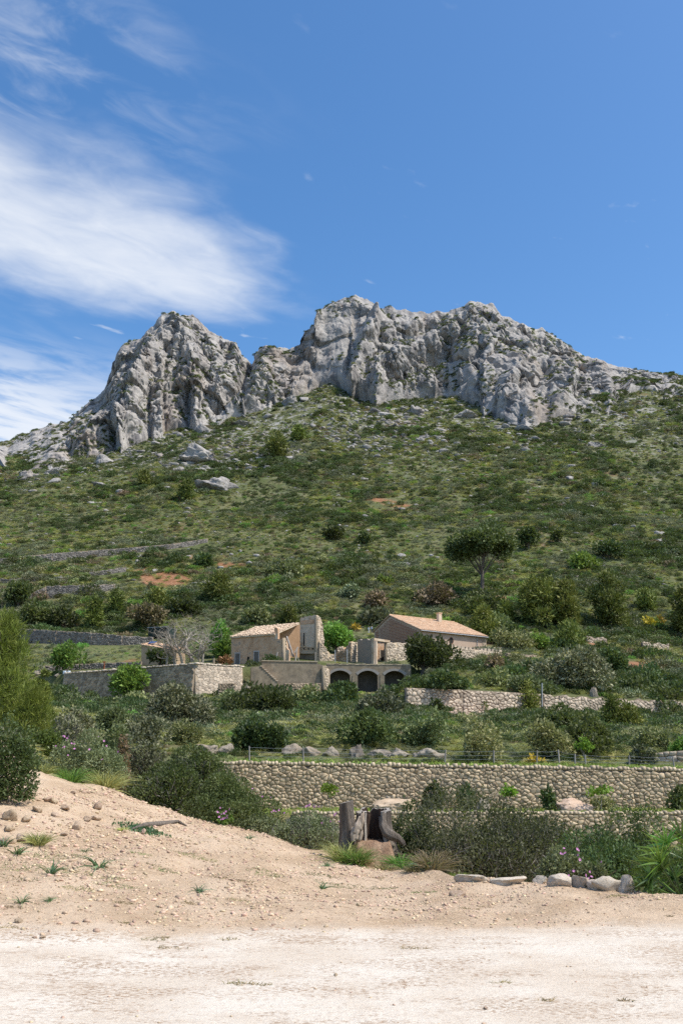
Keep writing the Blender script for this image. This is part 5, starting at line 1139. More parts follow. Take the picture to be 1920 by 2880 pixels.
PINES = [('tall olive pine right of the farmhouse, left of a pair', 1448, 1620, 1585, 1762, 1515, 1758, .05), ('lighter pine right of the farmhouse, right of a pair', 1545, 1628, 1640, 1768, 1598, 1766, .12), ('dense dark pine by the yellow shrub at right', 1660, 1612, 1775, 1768, 1718, 1764, .02),
         ('pine cut by the right edge on the slope', 1888, 1648, 1975, 1790, 1930, 1788, .05), ('young dark pine standing above the right wall path', 1555, 1752, 1650, 1832, 1600, 1830, .02), ('pine just behind the farmhouse chimney end', 1318, 1706, 1400, 1800, 1360, 1798, .05),
         ('young pine leaning against the sunlit wall, left of the pole', 1455, 1925, 1522, 2016, 1490, 2014, .08), ('bright pine in front of the sunlit wall at right', 1690, 1948, 1752, 2060, 1722, 2058, .05), ('broad young pine beside the bright pine at right', 1736, 1978, 1810, 2098, 1775, 2096, .02),
         ('small pine on the slope left of the shed', 232, 1680, 296, 1774, 264, 1772, .05), ('slim pine above the shed, right of the small pine', 300, 1660, 348, 1730, 322, 1728, .1), ('dark pine at the red earth bank', 572, 1610, 660, 1692, 615, 1690, .05), ('low pine under the red earth bank', 410, 1655, 472, 1716, 440, 1715, .05),
         ('pine below the cliff foot in the middle', 745, 1215, 812, 1288, 778, 1286, .05), ('dark pine under the cliff, beside the middle pine', 815, 1198, 862, 1240, 838, 1239, .05), ('lone pine under the left crag', 385, 1325, 425, 1374, 404, 1373, .05), ('lone dark pine on the left slope', 500, 1348, 548, 1410, 524, 1408, .05),
         ('green pine behind the tiled roof', 785, 1704, 842, 1760, 812, 1758, .05), ('green pine under the big spreading tree', 1310, 1680, 1372, 1738, 1340, 1737, .05), ('olive pine left of the pine pair', 1395, 1690, 1450, 1750, 1422, 1749, .05), ('pale pine on the slope at far right', 1790, 1655, 1850, 1720, 1820, 1719, .05)]
for (lb, a0, b0, a1, b1, bu_, bv_, cf) in PINES:
    tree(lb, a0, b0, a1, b1, 'pine', base=(bu_, bv_), crown_from=cf, k=26, style='pine', dens=.8, name='pine_tree', trunk=.022, shell=.35, leafrel=1.15)
tree('feathery yellow green pine at the left edge', -125, 1724, 106, 2010, 'pine_sunlit', base=(20, 2012), Y=48.0, dens=.55, crown_from=.03, k=60, style='pine', name='pine_tree', trunk=.02, shell=.3, leafrel=1.9, tuft=7)
tree('low yellow green pine bush below the left edge pine', 20, 1940, 150, 2070, 'pine_sunlit', base=(80, 2070), Y=46.0, dens=.55, crown_from=.0, k=30, style='pine', name='pine_tree', trunk=.02, shell=.3, leafrel=1.9, tuft=7)
tree('small green pine on the spur at left', 78, 1885, 142, 1945, 'pine', base=(112, 1944), Y=62.0, dens=.8, crown_from=.1, k=14, style='pine', name='pine_tree', shell=.35)
TR2 = [('dark evergreen tree behind the terrace wall at far left', 60, 1688, 148, 1772, 'dark', 104, 1770), ('broad dark evergreen tree behind the dark terrace wall', 140, 1706, 222, 1772, 'dark', 180, 1771), ('dark oak at the left wall corner', 12, 1632, 90, 1712, 'dark', 52, 1711), ('brownish broad tree above the netted tank', 355, 1698, 478, 1768, 'brown', 416, 1767),
       ('small dark tree on the slope right of the spreading tree', 1456, 1484, 1514, 1545, 'dark', 1486, 1544), ('dark tree on the slope at right', 1666, 1520, 1756, 1572, 'dark', 1712, 1571), ('small dark tree beyond the spreading tree', 1552, 1486, 1586, 1530, 'dark', 1568, 1529), ('dark evergreen on the slope above the old roof', 905, 1484, 972, 1520, 'dark', 938, 1519)]
for (lb, a0, b0, a1, b1, kd, bu_, bv_) in TR2:
    tree(lb, a0, b0, a1, b1, kd, base=(bu_, bv_), crown_from=.12, k=16, dens=.9, name='evergreen_tree', trunk=.04)
tree('dark small tree in front of the shed', 414, 1826, 484, 1878, 'dark', base=(448, 1878), Y=201.0, crown_from=.1, k=14, dens=.9, name='evergreen_tree', trunk=.05)
# the dead tree
p = gp(545, 191.0); H = at(545, 1738, 191)[2] - p[2]; rt = empty('dead_tree', p, 'leafless grey tree with a dense tangle of bare branches on the bastion', 'tree'); rng = np.random.default_rng(77); Vs = []; Qs = []; off = 0
for (dx, hh, r, dep_, n0) in ((0, H * .56, .42, 5, 5), (-3.6, H * .40, .34, 5, 4), (-2.0, H * .46, .30, 5, 4), (1.6, H * .38, .28, 5, 4), (-5.2, H * .32, .25, 5, 4), (.8, H * .42, .25, 5, 4)):
    V, Q, _t = branch_tree((dx, rng.normal() * .4, -.3), hh, r, rng, dep_, .85, n0, .55, 7, .16, .66, .72); Vs.append(V); Qs.append(Q + off); off += len(V)
V = np.concatenate(Vs); link('branches', mesh_np('branches', V, np.concatenate(Qs), rnd=rng.random(len(V)), smooth=True, mats=[M_BARKG]), rt)
m_ = ppm(191); link('dry_foliage', foliage_mesh('dry_foliage', 150 / m_, 6.5, H * .80, 3400, .40, .045, leafm('lichen_twig', [(.20, .17, .13), (.30, .265, .21)], trans=0), 5, k=16, rmin=.2, rmax=.34, shell=.4), rt).location = (-3.4, 0, .6)
# ---- the notable shrubs of the middle distance (box in the photograph)
B = [('dark glossy dome shaped bush under the stair wall', 648, 1914, 852, 2012, 'dark', 1.1), ('wide grey green bush below the bastion corner', 388, 1936, 612, 2046, 'grey', 1.0), ('dark bush left below the arches', 880, 1924, 1036, 1990, 'dark', 1.0), ('grey green bush below the right arch', 1020, 1936, 1142, 2020, 'grey', 1.0),
     ('black green round bush above the near wall', 652, 2016, 806, 2112, 'dark', 1.2), ('large dark bush below the arches', 982, 2002, 1140, 2096, 'dark', 1.1), ('tall green bush right of the rock outcrops', 1135, 2010, 1250, 2100, 'olive', 1.0), ('green bush under the red earth slip', 1295, 2030, 1425, 2140, 'olive', 1.0),
     ('olive brown bush by the fence', 1478, 2022, 1600, 2130, 'olive', 1.0), ('dark green bush behind the sapling by the fence', 1590, 2018, 1740, 2122, 'dark', 1.0), ('dense dark green bush left of the broad young pine', 1480, 1990, 1660, 2060, 'dark', .8), ('broad grey brown bush above the sunlit wall', 1500, 1828, 1702, 1942, 'grey', 1.0), ('dark bluish bush right of the grey brown one', 1664, 1816, 1768, 1892, 'dark', 1.0),
     ('dark shrub band at the foot of the round tree', 1150, 1896, 1330, 1942, 'dark', .9), ('shrub in front of the window range', 1360, 1842, 1420, 1890, 'brown', .9), ('green shrub under the window range', 1330, 1880, 1440, 1935, 'olive', .9), ('purple grey shrub at the crumbled wall', 1466, 1858, 1506, 1896, 'brown', .9),
     ('green shrub above the right wall end', 1420, 1900, 1540, 1950, 'olive', .9), ('shrub by the right edge wall', 1780, 2040, 1880, 2110, 'olive', .9), ('grey dense shrub by the fence at right', 1776, 2100, 1850, 2150, 'grey', 1.0), ('bright green shrub at right edge above the fence', 1878, 2078, 1960, 2122, 'green', .9),
     ('dark green bush on the left spur', 265, 1990, 390, 2060, 'olive', .9), ('grey twiggy bush on the left spur', 150, 2000, 270, 2080, 'grey', .8), ('dark grey bush left of the wide one', 330, 2010, 470, 2100, 'grey', .9), ('olive bush under the grey one', 470, 2020, 560, 2090, 'olive', .9), ('small dark bush against the near wall', 1196, 2196, 1246, 2250, 'dark', 1.0),
     ('second dark bush against the near wall', 1286, 2200, 1340, 2250, 'dark', 1.0), ('dark bush at the foot of the near wall at right', 1520, 2208, 1560, 2240, 'dark', 1.0), ('dark bush at the near wall right end', 1880, 2210, 1935, 2272, 'dark', 1.0), ('dark low bush on the sapling terrace', 1660, 2246, 1720, 2280, 'olive', 1.0),
     ('dark bush behind the farmhouse at right', 1380, 1755, 1470, 1812, 'dark', 1.0), ('round green bush by the farmhouse corner', 1470, 1780, 1550, 1826, 'green', .9), ('dark bush on the slope above the tank', 470, 1680, 560, 1730, 'dark', .9), ('olive bush behind the old roof', 690, 1700, 760, 1752, 'olive', .9),
     ('dark purple bush over the old roof at right', 1020, 1660, 1100, 1705, 'brown', .9), ('grey bush above the people', 1020, 1706, 1110, 1756, 'grey', .9), ('dark bush left of the big tree', 1160, 1640, 1290, 1700, 'brown', .9), ('dark bush at the foot of the big tree', 1290, 1660, 1420, 1712, 'dark', .9),
     ('green bush under the pine pair', 1380, 1770, 1500, 1830, 'olive', .9), ('dense green shrub right of the young dark pine', 1330, 1730, 1450, 1790, 'olive', .9), ('round dark bush high left of the big tree', 1000, 1500, 1050, 1530, 'dark', .9), ('dark round shrub left of the purple bush', 952, 1640, 1012, 1680, 'grey', .9),
     ('round olive shrub on the slope above the ruined tower', 752, 1572, 858, 1622, 'olive', .9), ('dark shrub on the slope left of the olive one', 540, 1556, 600, 1596, 'dark', .9), ('bright lime shrub on the slope in the middle', 1060, 1616, 1104, 1646, 'green', .9), ('lime green low shrub on the right slope', 1590, 1556, 1690, 1600, 'green', .8), ('yellow flowering broom on the right slope', 1795, 1738, 1842, 1766, 'yellow', .7), ('smaller yellow broom beside the flowering one', 1846, 1732, 1868, 1756, 'yellow', .6),
     ('yellow bloom shrub behind the people', 985, 1756, 1012, 1772, 'yellow', .6), ('yellow green shrub above the sunlit wall', 1366, 1912, 1396, 1928, 'yellow', .5), ('yellow green shrub by the fence', 1480, 2128, 1530, 2146, 'yellow', .5), ('dark bush at the left of the arches', 824, 1930, 900, 1985, 'olive', .9), ('pale green shrub under the sunlit wall', 1335, 1966, 1376, 1998, 'olive', .9), ('black bush below the sunlit wall start', 1200, 1968, 1245, 2010, 'dark', 1.0), ('palm like dark shrub on the right wall', 1828, 1955, 1868, 2002, 'dark', .9)]
for (lb, a0, b0, a1, b1, kd, dn) in B:
    near = b1 > 2170
    bush(lb, a0, b0, a1, b1, kd, dens=dn * .8, k=14, name='shrub', cat='shrub', Y=(60.3 if near else None), rmin=.2, rmax=.34)
# orange rubble heap by the ruin
bush('heap of orange brushwood beside the ruined house', 608, 1845, 650, 1878, 'brown', Y=203.0, dens=.9, k=12, name='brush_heap', cat='brush heap', mat=leafm('orange_brush', [(.30, .14, .06), (.42, .22, .11)], trans=.05))
# ================================================================== near plants, stump, rocks
bush('big glossy dark green bush spilling down the gravel bank', 330, 2128, 700, 2330, 'dark', Y=20.3, dens=.85, k=24, leaf=.055, twigs=150, name='lentisk_bush', cat='bush', rmin=.16, rmax=.30)
bush('lower right skirt of dark bush at the bank edge', 520, 2195, 760, 2352, 'dark', Y=19.3, dens=.75, k=18, leaf=.05, name='lentisk_bush', cat='bush')
bush('dark green bush cut by the left edge on the bank', -110, 1990, 88, 2268, 'dark', Y=15.3, dens=.8, k=18, leaf=.05, twigs=20, name='lentisk_bush', cat='bush', vb=2268)
bush('large grey twiggy bush with bare branch tips behind the kerb stones', 1085, 2226, 1740, 2500, 'dark', Y=17.8, dens=.85, k=34, leaf=.05, twigs=420, name='twiggy_bush', cat='bush', rmin=.16, rmax=.30, mat=leafm('wild_olive_leaf', [(.040, .050, .022), (.068, .078, .036), (.115, .12, .065)]))
bush('dark low bush behind the pink flowered one at right', 1560, 2330, 1830, 2520, 'dark', Y=15.4, dens=.7, k=18, leaf=.05, twigs=40, name='lentisk_bush', cat='bush')
bush('bush reaching the right frame edge behind the palm', 1700, 2300, 1990, 2520, 'dark', Y=17.5, dens=.7, k=18, leaf=.055, twigs=30, name='lentisk_bush', cat='bush')
bush('dark bush mostly cut off by the right frame edge, behind the fan palm', 1860, 2330, 2200, 2520, 'dark', Y=16.6, dens=.55, k=20, leaf=.055, twigs=40, name='lentisk_bush', cat='bush')
bush('left end of twiggy growth beside the stump', 1090, 2290, 1260, 2430, 'dark', Y=17.6, dens=.7, k=14, leaf=.05, twigs=30, name='twiggy_bush', cat='bush')
c1 = bush('pale green rockrose with pink flowers behind the kerb stones', 1520, 2382, 1660, 2496, 'cistus', Y=13.9, dens=.75, k=16, leaf=.042, twigs=14, name='rockrose', cat='bush')
flowers_on(c1, [(1582, 2402), (1588, 2399), (1576, 2400), (1622, 2388), (1626, 2392), (1624, 2405), (1629, 2418), (1612, 2450), (1598, 2462), (1585, 2386)], 13.45)
c2 = bush('small pale green rockrose right of the larger flowered one', 1636, 2418, 1706, 2492, 'cistus', Y=13.7, dens=.75, k=12, leaf=.042, name='rockrose', cat='bush')
flowers_on(c2, [(1690, 2424), (1657, 2452), (1655, 2470), (1646, 2462), (1662, 2466)], 13.35)
c3 = bush('rockrose with pink flowers in front of the lower wall, left of the stump', 760, 2282, 960, 2374, 'cistus', Y=18.7, dens=.7, k=18, leaf=.042, twigs=70, name='rockrose', cat='bush')
flowers_on(c3, [(865, 2266), (872, 2262), (860, 2268), (884, 2268), (890, 2270), (896, 2268), (944, 2288), (940, 2292), (905, 2314), (930, 2310), (914, 2355), (955, 2310), (870, 2266)], 18.1)
c4 = bush('rockrose with pink flowers at the end of the dark bush', 640, 2290, 770, 2350, 'cistus', Y=19.0, dens=.7, k=14, leaf=.042, name='rockrose', cat='bush')
flowers_on(c4, [(770, 2280), (776, 2282), (784, 2279), (764, 2284), (800, 2286), (738, 2240), (762, 2242), (710, 2218)], 18.4)
c5 = bush('clump of vivid pink flowers under the big dark bush', 600, 2290, 660, 2316, 'green', Y=18.75, dens=.6, k=8, leaf=.05, name='rockrose', cat='bush')
flowers_on(c5, [(620, 2272), (624, 2290), (617, 2298), (636, 2282), (640, 2294), (628, 2302), (634, 2300), (612, 2284), (646, 2276), (622, 2304), (630, 2288), (640, 2300)], 18.3, 1.25)
c6 = bush('grey green rockrose with pink flowers at the top of the bank', 150, 2066, 340, 2192, 'cistus', Y=21.0, dens=.7, k=18, leaf=.05, name='rockrose', cat='bush')
flowers_on(c6, [(182, 2072), (190, 2076), (180, 2070), (194, 2070), (188, 2082), (158, 2098), (178, 2102), (182, 2100), (202, 2091), (210, 2092), (252, 2108), (278, 2072), (293, 2084), (300, 2098), (333, 2114), (192, 2124), (210, 2106), (288, 2136)], 20.2, 1.15)
bush('pale low shrub on the bank beside the left edge bush', 46, 2108, 130, 2168, 'cistus', Y=20.5, dens=.6, k=10, leaf=.05, name='shrub', cat='bush')
bush('dark green undergrowth bush above the bank at left', 50, 2040, 190, 2130, 'green', Y=27.0, dens=.6, k=14, name='shrub', cat='bush', mat=leafm('undergrowth_leaf', [(.045, .075, .014), (.075, .115, .02), (.11, .15, .03)]))
bush('dry purple grey bush above the pink flowers at left', 130, 2000, 270, 2090, 'grey', Y=33.0, dens=.5, k=16, twigs=80, name='shrub', cat='bush')
bush('greyish green bush behind the pink flowered one', 230, 2040, 380, 2130, 'olive', Y=31.0, dens=.6, k=16, name='shrub', cat='bush')
bush('orange tinted shrub behind the pink flowered one', 290, 2066, 350, 2110, 'brown', Y=25.0, dens=.6, k=10, name='shrub', cat='bush')
bush('dusky bush left of the big dark bush', 330, 2060, 470, 2190, 'grey', Y=26.0, dens=.6, k=16, twigs=40, name='shrub', cat='bush')
# grass tussocks by themselves
TS = [('tall green tussock at the foot of the big dark bush', 295, 2228, 20.0 - .9, .62, .62, 320, L_YEL), ('green tussock under the pink flowers at the bank top', 198, 2180, 18.6, .5, .5, 240, L_GREEN), ('straw coloured tussock at the bank top', 122, 2178, 18.4, .36, .34, 180, L_YEL), ('yellow green tussock among the left bank stones', 108, 2350, 13.6, .30, .30, 200, L_YEL),
      ('grass tussock at the left of the stump', 972, 2395, 16.5, .50, .60, 300, L_YEL), ('low green tussock in front of the stump stem', 1002, 2402, 16.2, .40, .42, 260, L_GREEN), ('straw tussock between the stump stem and its hollow', 1020, 2404, 16.25, .34, .30, 200, L_DRYG), ('bright grass tussock right of the stump', 1128, 2402, 16.2, .42, .36, 260, L_GREEN), ('pale dry grass tussock beside the twiggy bush', 1215, 2418, 15.3, .50, .50, 330, L_DRYG), ('fresh green tuft at the kerb start', 1284, 2424, 15.2, .22, .24, 220, L_GREEN),
      ('dry tussock between stump and kerb', 1080, 2420, 15.9, .40, .16, 240, L_DRYG), ('second dry low tussock near the kerb', 1160, 2436, 15.2, .36, .14, 200, L_DRYG), ('green tuft on the bank below the bush', 345, 2300, 15.2, .16, .10, 90, L_YEL)]
for (lb, u, v, Y, r, h, n, mt_) in TS:
    SEED[0] += 1; tag(link('grass_tussock', tussock_mesh('grass_tussock', r, h, n, mt_, SEED[0], W=.012), None, gp(u, Y)), lb, 'grass')
ASP = [(144, 2458, .26), (280, 2442, .30), (557, 2510, .18), (793, 2360, .22), (890, 2376, .22), (734, 2342, .20), (918, 2436, .14), (906, 2500, .18), (49, 2404, .24), (1000, 2392, .34), (1186, 2446, .34), (140, 2536, .12), (60, 2540, .16), (700, 2360, .16), (12, 2380, .22), (975, 2402, .26), (1010, 2410, .22), (240, 2396, .10)]
names_ = ['below the rocky left bank', 'in the gravel, largest of the left pair', 'alone on the lower gravel bank', 'at the bush edge left of the stump', 'left of the stump in the gravel', 'under the rockrose by the bank edge', 'small one right of centre in the gravel', 'on the lower bank right of centre', 'at the left edge below the rocks',
          'at the foot of the stump, largest there', 'beside the dry grass at the kerb start', 'tiny one on the lower left bank', 'at the sand edge by the left frame edge', 'small one at the end of the dark bush', 'cut by the left frame edge', 'left of the stump foot', 'in front of the stump', 'tiny one above the left pair']
for (u, v, h), nm in zip(ASP, names_):
    SEED[0] += 1; tag(link('asphodel', tussock_mesh('asphodel', h * .55, h * 1.15, 26, L_ASPH, SEED[0], W=h * .075, bend=.9, tilt=.85, seg=4), None, hit(u, v)), 'strap leaved blue green plant ' + nm, 'plant', 'asphodel plants on the gravel bank')
# low turf patches on the court and bank
TP_ = [(180, 2412, .5), (120, 2415, .4), (40, 2440, .5), (30, 2470, .35), (205, 2452, .3), (220, 2500, .22), (330, 2492, .3), (395, 2402, .2), (510, 2400, .3), (560, 2414, .3), (450, 2440, .2), (470, 2452, .2), (350, 2540, .14), (535, 2541, .16), (665, 2533, .18), (745, 2452, .3), (675, 2478, .18), (895, 2460, .3), (925, 2488, .25), (1000, 2495, .3), (1080, 2500, .2), (1060, 2470, .12), (40, 2552, .2), (30, 2608, .15), (355, 2597, .13), (430, 2643, .2), (460, 2638, .14), (485, 2667, .24), (642, 2643, .16), (665, 2766, .16), (700, 2770, .18), (735, 2770, .14), (1157, 2667, .22), (1411, 2764, .14), (1535, 2814, .1), (1760, 2816, .09), (1880, 2578, .08), (1735, 2520, .16), (1315, 2557, .22), (1365, 2551, .16), (760, 2466, .25), (620, 2470, .16), (300, 2470, .3), (1190, 2510, .2)]
for (u, v, r) in TP_:
    SEED[0] += 1; rng = np.random.default_rng(SEED[0]); n = int(60 + 420 * r); r = r * (.62 if v > 2545 else .9); n = int(14 + (150 if v > 2545 else 330) * r); p = hit(u, v); th = rng.uniform(0, 6.283, n); rr = np.sqrt(rng.random(n)) * r; bx = np.cos(th) * rr; by_ = np.sin(th) * rr * .45
    P = np.stack([bx, by_, T(p[0] + bx, p[1] + by_) - p[2]], 1); D = np.stack([rng.normal(size=n) * .8, rng.normal(size=n) * .8, np.ones(n) * .7], 1); V, Q, m = blades(P, D, rng.uniform(.02, .06, n), .007, rng, .5, 2)
    tag(link('grass', mesh_np('grass', V, Q, rnd=np.repeat(rng.random(n), m), mats=[L_OLIVE if r > .17 else L_DRYG]), None, p), 'sparse low grass patch on the trodden ground', 'grass', kind='stuff')
# ---- fan palm at the right edge
fp = gp(1925, 12.9); fpr = empty('fan_palm', fp, 'bright green fan palm at the right edge', 'palm'); rng = np.random.default_rng(12)
for i, (dx, dz, sz) in enumerate([(-.55, .28, .42), (-.42, .55, .5), (-.2, .72, .55), (.05, .85, .58), (.3, .75, .55), (-.62, .12, .36), (-.3, .38, .48), (.1, .55, .5), (.5, .5, .5), (-.12, .2, .42), (.35, .25, .45), (-.5, .42, .4), (.0, 1.0, .5), (-.28, .9, .42), (.55, .85, .5)]):
    sz *= .72; hub = np.array([dx * .8, rng.uniform(-.3, .2), dz * .62 + .05]); m = MB(); m.tube([np.array([dx * .1, 0, -.05]), hub * np.array([.6, .6, .45]), hub], [.012, .010, .007], 5)
    ax = unit(hub * np.array([1, 1, .8])); s = unit(np.cross(ax, np.array([rng.normal() * .3, -1, .2]))); nb = 17; P = np.repeat(hub[None, :], nb, 0); an = np.linspace(-1.75, 1.75, nb); D = np.cos(an)[:, None] * ax + np.sin(an)[:, None] * s + rng.normal(size=(nb, 3)) * .06
    V, Q, mm = blades(P, D, sz * (1 - .22 * np.abs(an) / 1.75), .034, rng, .18, 3); m.add(V, Q.tolist(), rng.random()); m.build('frond', L_PALM, None, loc=(0, 0, 0)); o = bpy.data.objects[[k.name for k in bpy.data.objects if k.name.startswith('frond')][-1]]
    o.parent = fpr
# ---- the stump
def bark_tube(pts, rad, n, rng, amp=.12, seg=6, open_=None, thick=.05):
    """ridged trunk surface; open_ = (a0, a1) leaves a gap in the shell"""
    pts = np.array(pts, float); k = len(pts); t = np.linspace(0, k - 1, seg * (k - 1) + 1); P_ = np.stack([np.interp(t, np.arange(k), pts[:, i]) for i in range(3)], 1); R_ = np.interp(t, np.arange(k), rad)
    a0, a1 = (0, 2 * np.pi) if open_ is None else open_; th = np.linspace(a0, a1, n, endpoint=open_ is not None); ph = rng.uniform(0, 6, 4)
    V = []
    for i, (c, r) in enumerate(zip(P_, R_)):
        nz = fbm(P3(np.cos(th) * 2.2, np.sin(th) * 2.2, c[2] * 1.2 + ph[0]), 3, int(ph[1] * 9)) - .5; rr = r * (1 + amp * (.5 * np.sin(th * 7 + ph[2] + c[2] * 2) + .35 * np.sin(th * 13 + ph[3]) + 2.2 * nz))
        V.append(np.stack([c[0] + np.cos(th) * rr, c[1] + np.sin(th) * rr, np.full(n, c[2])], 1))
    return np.array(V)
def grid_faces(nr_, nc_, closed, off=0):
    Q = []
    for i in range(nr_ - 1):
        for j in range(nc_ if closed else nc_ - 1): k = (j + 1) % nc_; Q.append((off + i * nc_ + j, off + i * nc_ + k, off + (i + 1) * nc_ + k, off + (i + 1) * nc_ + j))
    return Q
M_STB = mk('weathered_bark', [(.085, .068, .052), (.17, .14, .112), (.27, .23, .19)], scale=9, rnd=.1, bump=1.0, bscale=26, bdist=.06, stretch=(1, 1, .18))
M_STP = mk('split_wood', [(.22, .165, .115), (.36, .285, .21), (.48, .40, .31)], scale=12, rnd=.2, bump=.7, bscale=30, bdist=.02, stretch=(1, 1, .2))
M_STD = mk('charred_hollow', [(.035, .022, .016), (.07, .045, .032), (.11, .075, .05)], scale=9, rnd=.1, bump=.8, bscale=24, bdist=.03, stretch=(1, 1, .25))
M_CUT = mk('sawn_wood', [(.26, .23, .19), (.36, .32, .27)], scale=10, rnd=0, bump=.4, bscale=30)
Ys = 17.0; sp_ = gp(1045, Ys); st = empty('tree_stump', sp_, 'hollow sawn grey tree stump with a short second stem, on the bank edge', 'stump'); rng = np.random.default_rng(21)
def sp(u, v, dy=0.0): return at(u, v, Ys + dy) - sp_
V = bark_tube([sp(985, 2400), sp(981, 2340), sp(976, 2300), sp(974, 2256)], [.20, .145, .115, .108], 30, rng, .17); nr_, nc_ = V.shape[:2]; tilt_ = V[-1]; tilt_[:, 2] += (tilt_[:, 0] - tilt_[:, 0].mean()) * .25
link('stem', mesh_np('stem', V.reshape(-1, 3), grid_faces(nr_, nc_, True), rnd=np.full(nr_ * nc_, .5), smooth=True, mats=[M_STB]), st)
cp = np.concatenate([V[-1] + UP * .002, V[-1].mean(0, keepdims=True) + UP * .006]); link('sawn_top', mesh_np('sawn_top', cp, None, [(i, (i + 1) % nc_, nc_) for i in range(nc_)], rnd=np.full(nc_ + 1, .5), mats=[M_CUT]), st)
# hollow shell, open to the front
oV = bark_tube([sp(1055, 2404, .1), sp(1053, 2350, .1), sp(1050, 2310, .1), sp(1051, 2281, .1)], [.40, .31, .275, .265], 48, rng, .13, open_=(-1.05, math.pi + 1.0)); iV = bark_tube([sp(1055, 2404, .1), sp(1053, 2350, .1), sp(1050, 2310, .1), sp(1051, 2281, .1)], [.29, .225, .205, .195], 48, rng, .15, open_=(-1.05, math.pi + 1.0))
nr_, nc_ = oV.shape[:2]; N_ = nr_ * nc_; jg = (fbm(P3(np.arange(nc_) / 3.0, 0, 0), 3, 5) - .5) * .16; oV[-1][:, 2] += jg; iV[-1][:, 2] += jg
link('hollow_shell', mesh_np('hollow_shell', oV.reshape(-1, 3), grid_faces(nr_, nc_, False), rnd=np.full(N_, .5), smooth=True, mats=[M_STB]), st)
rim = [(N_ - nc_ + j, N_ - nc_ + j + 1, 2 * N_ - nc_ + j + 1, 2 * N_ - nc_ + j) for j in range(nc_ - 1)]; e_ = [(i * nc_ + s, (i + 1) * nc_ + s, N_ + (i + 1) * nc_ + s, N_ + i * nc_ + s) for i in range(nr_ - 1) for s in (0, nc_ - 1)]
link('charred_hollow', mesh_np('charred_hollow', iV.reshape(-1, 3), grid_faces(nr_, nc_, False), rnd=np.full(N_, .5), smooth=True, mats=[M_STD]), st)
link('shell_edge', mesh_np('shell_edge', np.concatenate([oV.reshape(-1, 3), iV.reshape(-1, 3)]), rim + e_, rnd=np.full(2 * N_, .5), mats=[M_CUT]), st)
# root on the right and pale split wood in the middle
def lump(name, pts, rad, mat, n=18, amp=.14):
    pts = np.array(pts); k = len(pts); t = np.linspace(0, k - 1, 5 * (k - 1) + 1); P_ = np.stack([np.interp(t, np.arange(k), pts[:, i]) for i in range(3)], 1); R_ = np.interp(t, np.arange(k), rad); V, Q = tube_np(P_, R_, n)
    c = np.repeat(P_, n, 0); V = c + (V - c) * (1 + amp * 2 * (fbm(P3(*(V * 9).T), 3, 3) - .5) + amp * .5 * np.sin(np.tile(np.arange(n), len(P_)) * 2.1))[:, None]
    V = np.concatenate([V, P_[[0, -1]]]); m0 = len(V) - 2; Tr = [(m0, (j + 1) % n, j) for j in range(n)] + [(m0 + 1, (len(P_) - 1) * n + j, (len(P_) - 1) * n + (j + 1) % n) for j in range(n)]
    return link(name, mesh_np(name, V, Q, Tr, rnd=np.full(len(V), .5), smooth=True, mats=[mat]), st)
lump('root', [sp(1074, 2296, -.05), sp(1077, 2322, -.1), sp(1088, 2342, -.16), sp(1104, 2352, -.2), sp(1122, 2360, -.2), sp(1138, 2378, -.18)], [.05, .065, .075, .065, .05, .02], M_STB, 18, .28)
lump('root', [sp(1100, 2346, .16), sp(1118, 2356, .1), sp(1136, 2372, .05)], [.06, .055, .03], M_STB, 14, .28)
for (a_, b_, r) in (((1012, 2296), (996, 2345), .04), ((1018, 2288), (1006, 2345), .035), ((1003, 2312), (1000, 2362), .05), ((1022, 2284), (1014, 2335), .03), ((992, 2326), (994, 2368), .05), ((1016, 2322), (1012, 2364), .035)):
    lump('split_wood', [sp(a_[0], a_[1], -.16), sp((a_[0] + b_[0]) / 2 + 1, (a_[1] + b_[1]) / 2, -.22), sp(b_[0], b_[1], -.24)], [r * .35, r, r * .8], M_STP, 10, .25)
# crumbled soil in the hollow and around the foot
M_SOILR = mk('crumbled_soil', [(.20, .115, .07), (.31, .195, .12), (.42, .29, .19)], scale=7, rnd=.1, bump=.9, bscale=26, bdist=.05)
gu_, gv_ = np.meshgrid(np.linspace(-1, 1, 34), np.linspace(-1, 1, 26)); rr_ = np.sqrt(gu_ ** 2 + gv_ ** 2); ctr = sp(1050, 2400, -.12)
sx_ = ctr[0] + gu_ * .40; sy_ = ctr[1] + gv_ * .55; gz_ = T(sp_[0] + sx_, sp_[1] + sy_) - sp_[2]
mz_ = gz_ - .07 + np.clip((1 - np.abs(gu_)) / .35, 0, 1) * np.clip((1.02 - np.abs(gv_)) / .2, 0, 1) * (.05 + .34 * np.clip((gv_ + .9) / .55, 0, 1)) + (fbm(P3(sx_ * 6, sy_ * 6, 0), 4, 15) - .5) * .12
idx_ = np.arange(34 * 26).reshape(26, 34); Qs_ = np.stack([idx_[:-1, :-1], idx_[:-1, 1:], idx_[1:, 1:], idx_[1:, :-1]], -1).reshape(-1, 4)
link('soil_fill', mesh_np('soil_fill', np.stack([sx_, sy_, mz_], -1).reshape(-1, 3), Qs_, rnd=np.full(34 * 26, .5), mats=[M_SOILR]), st)
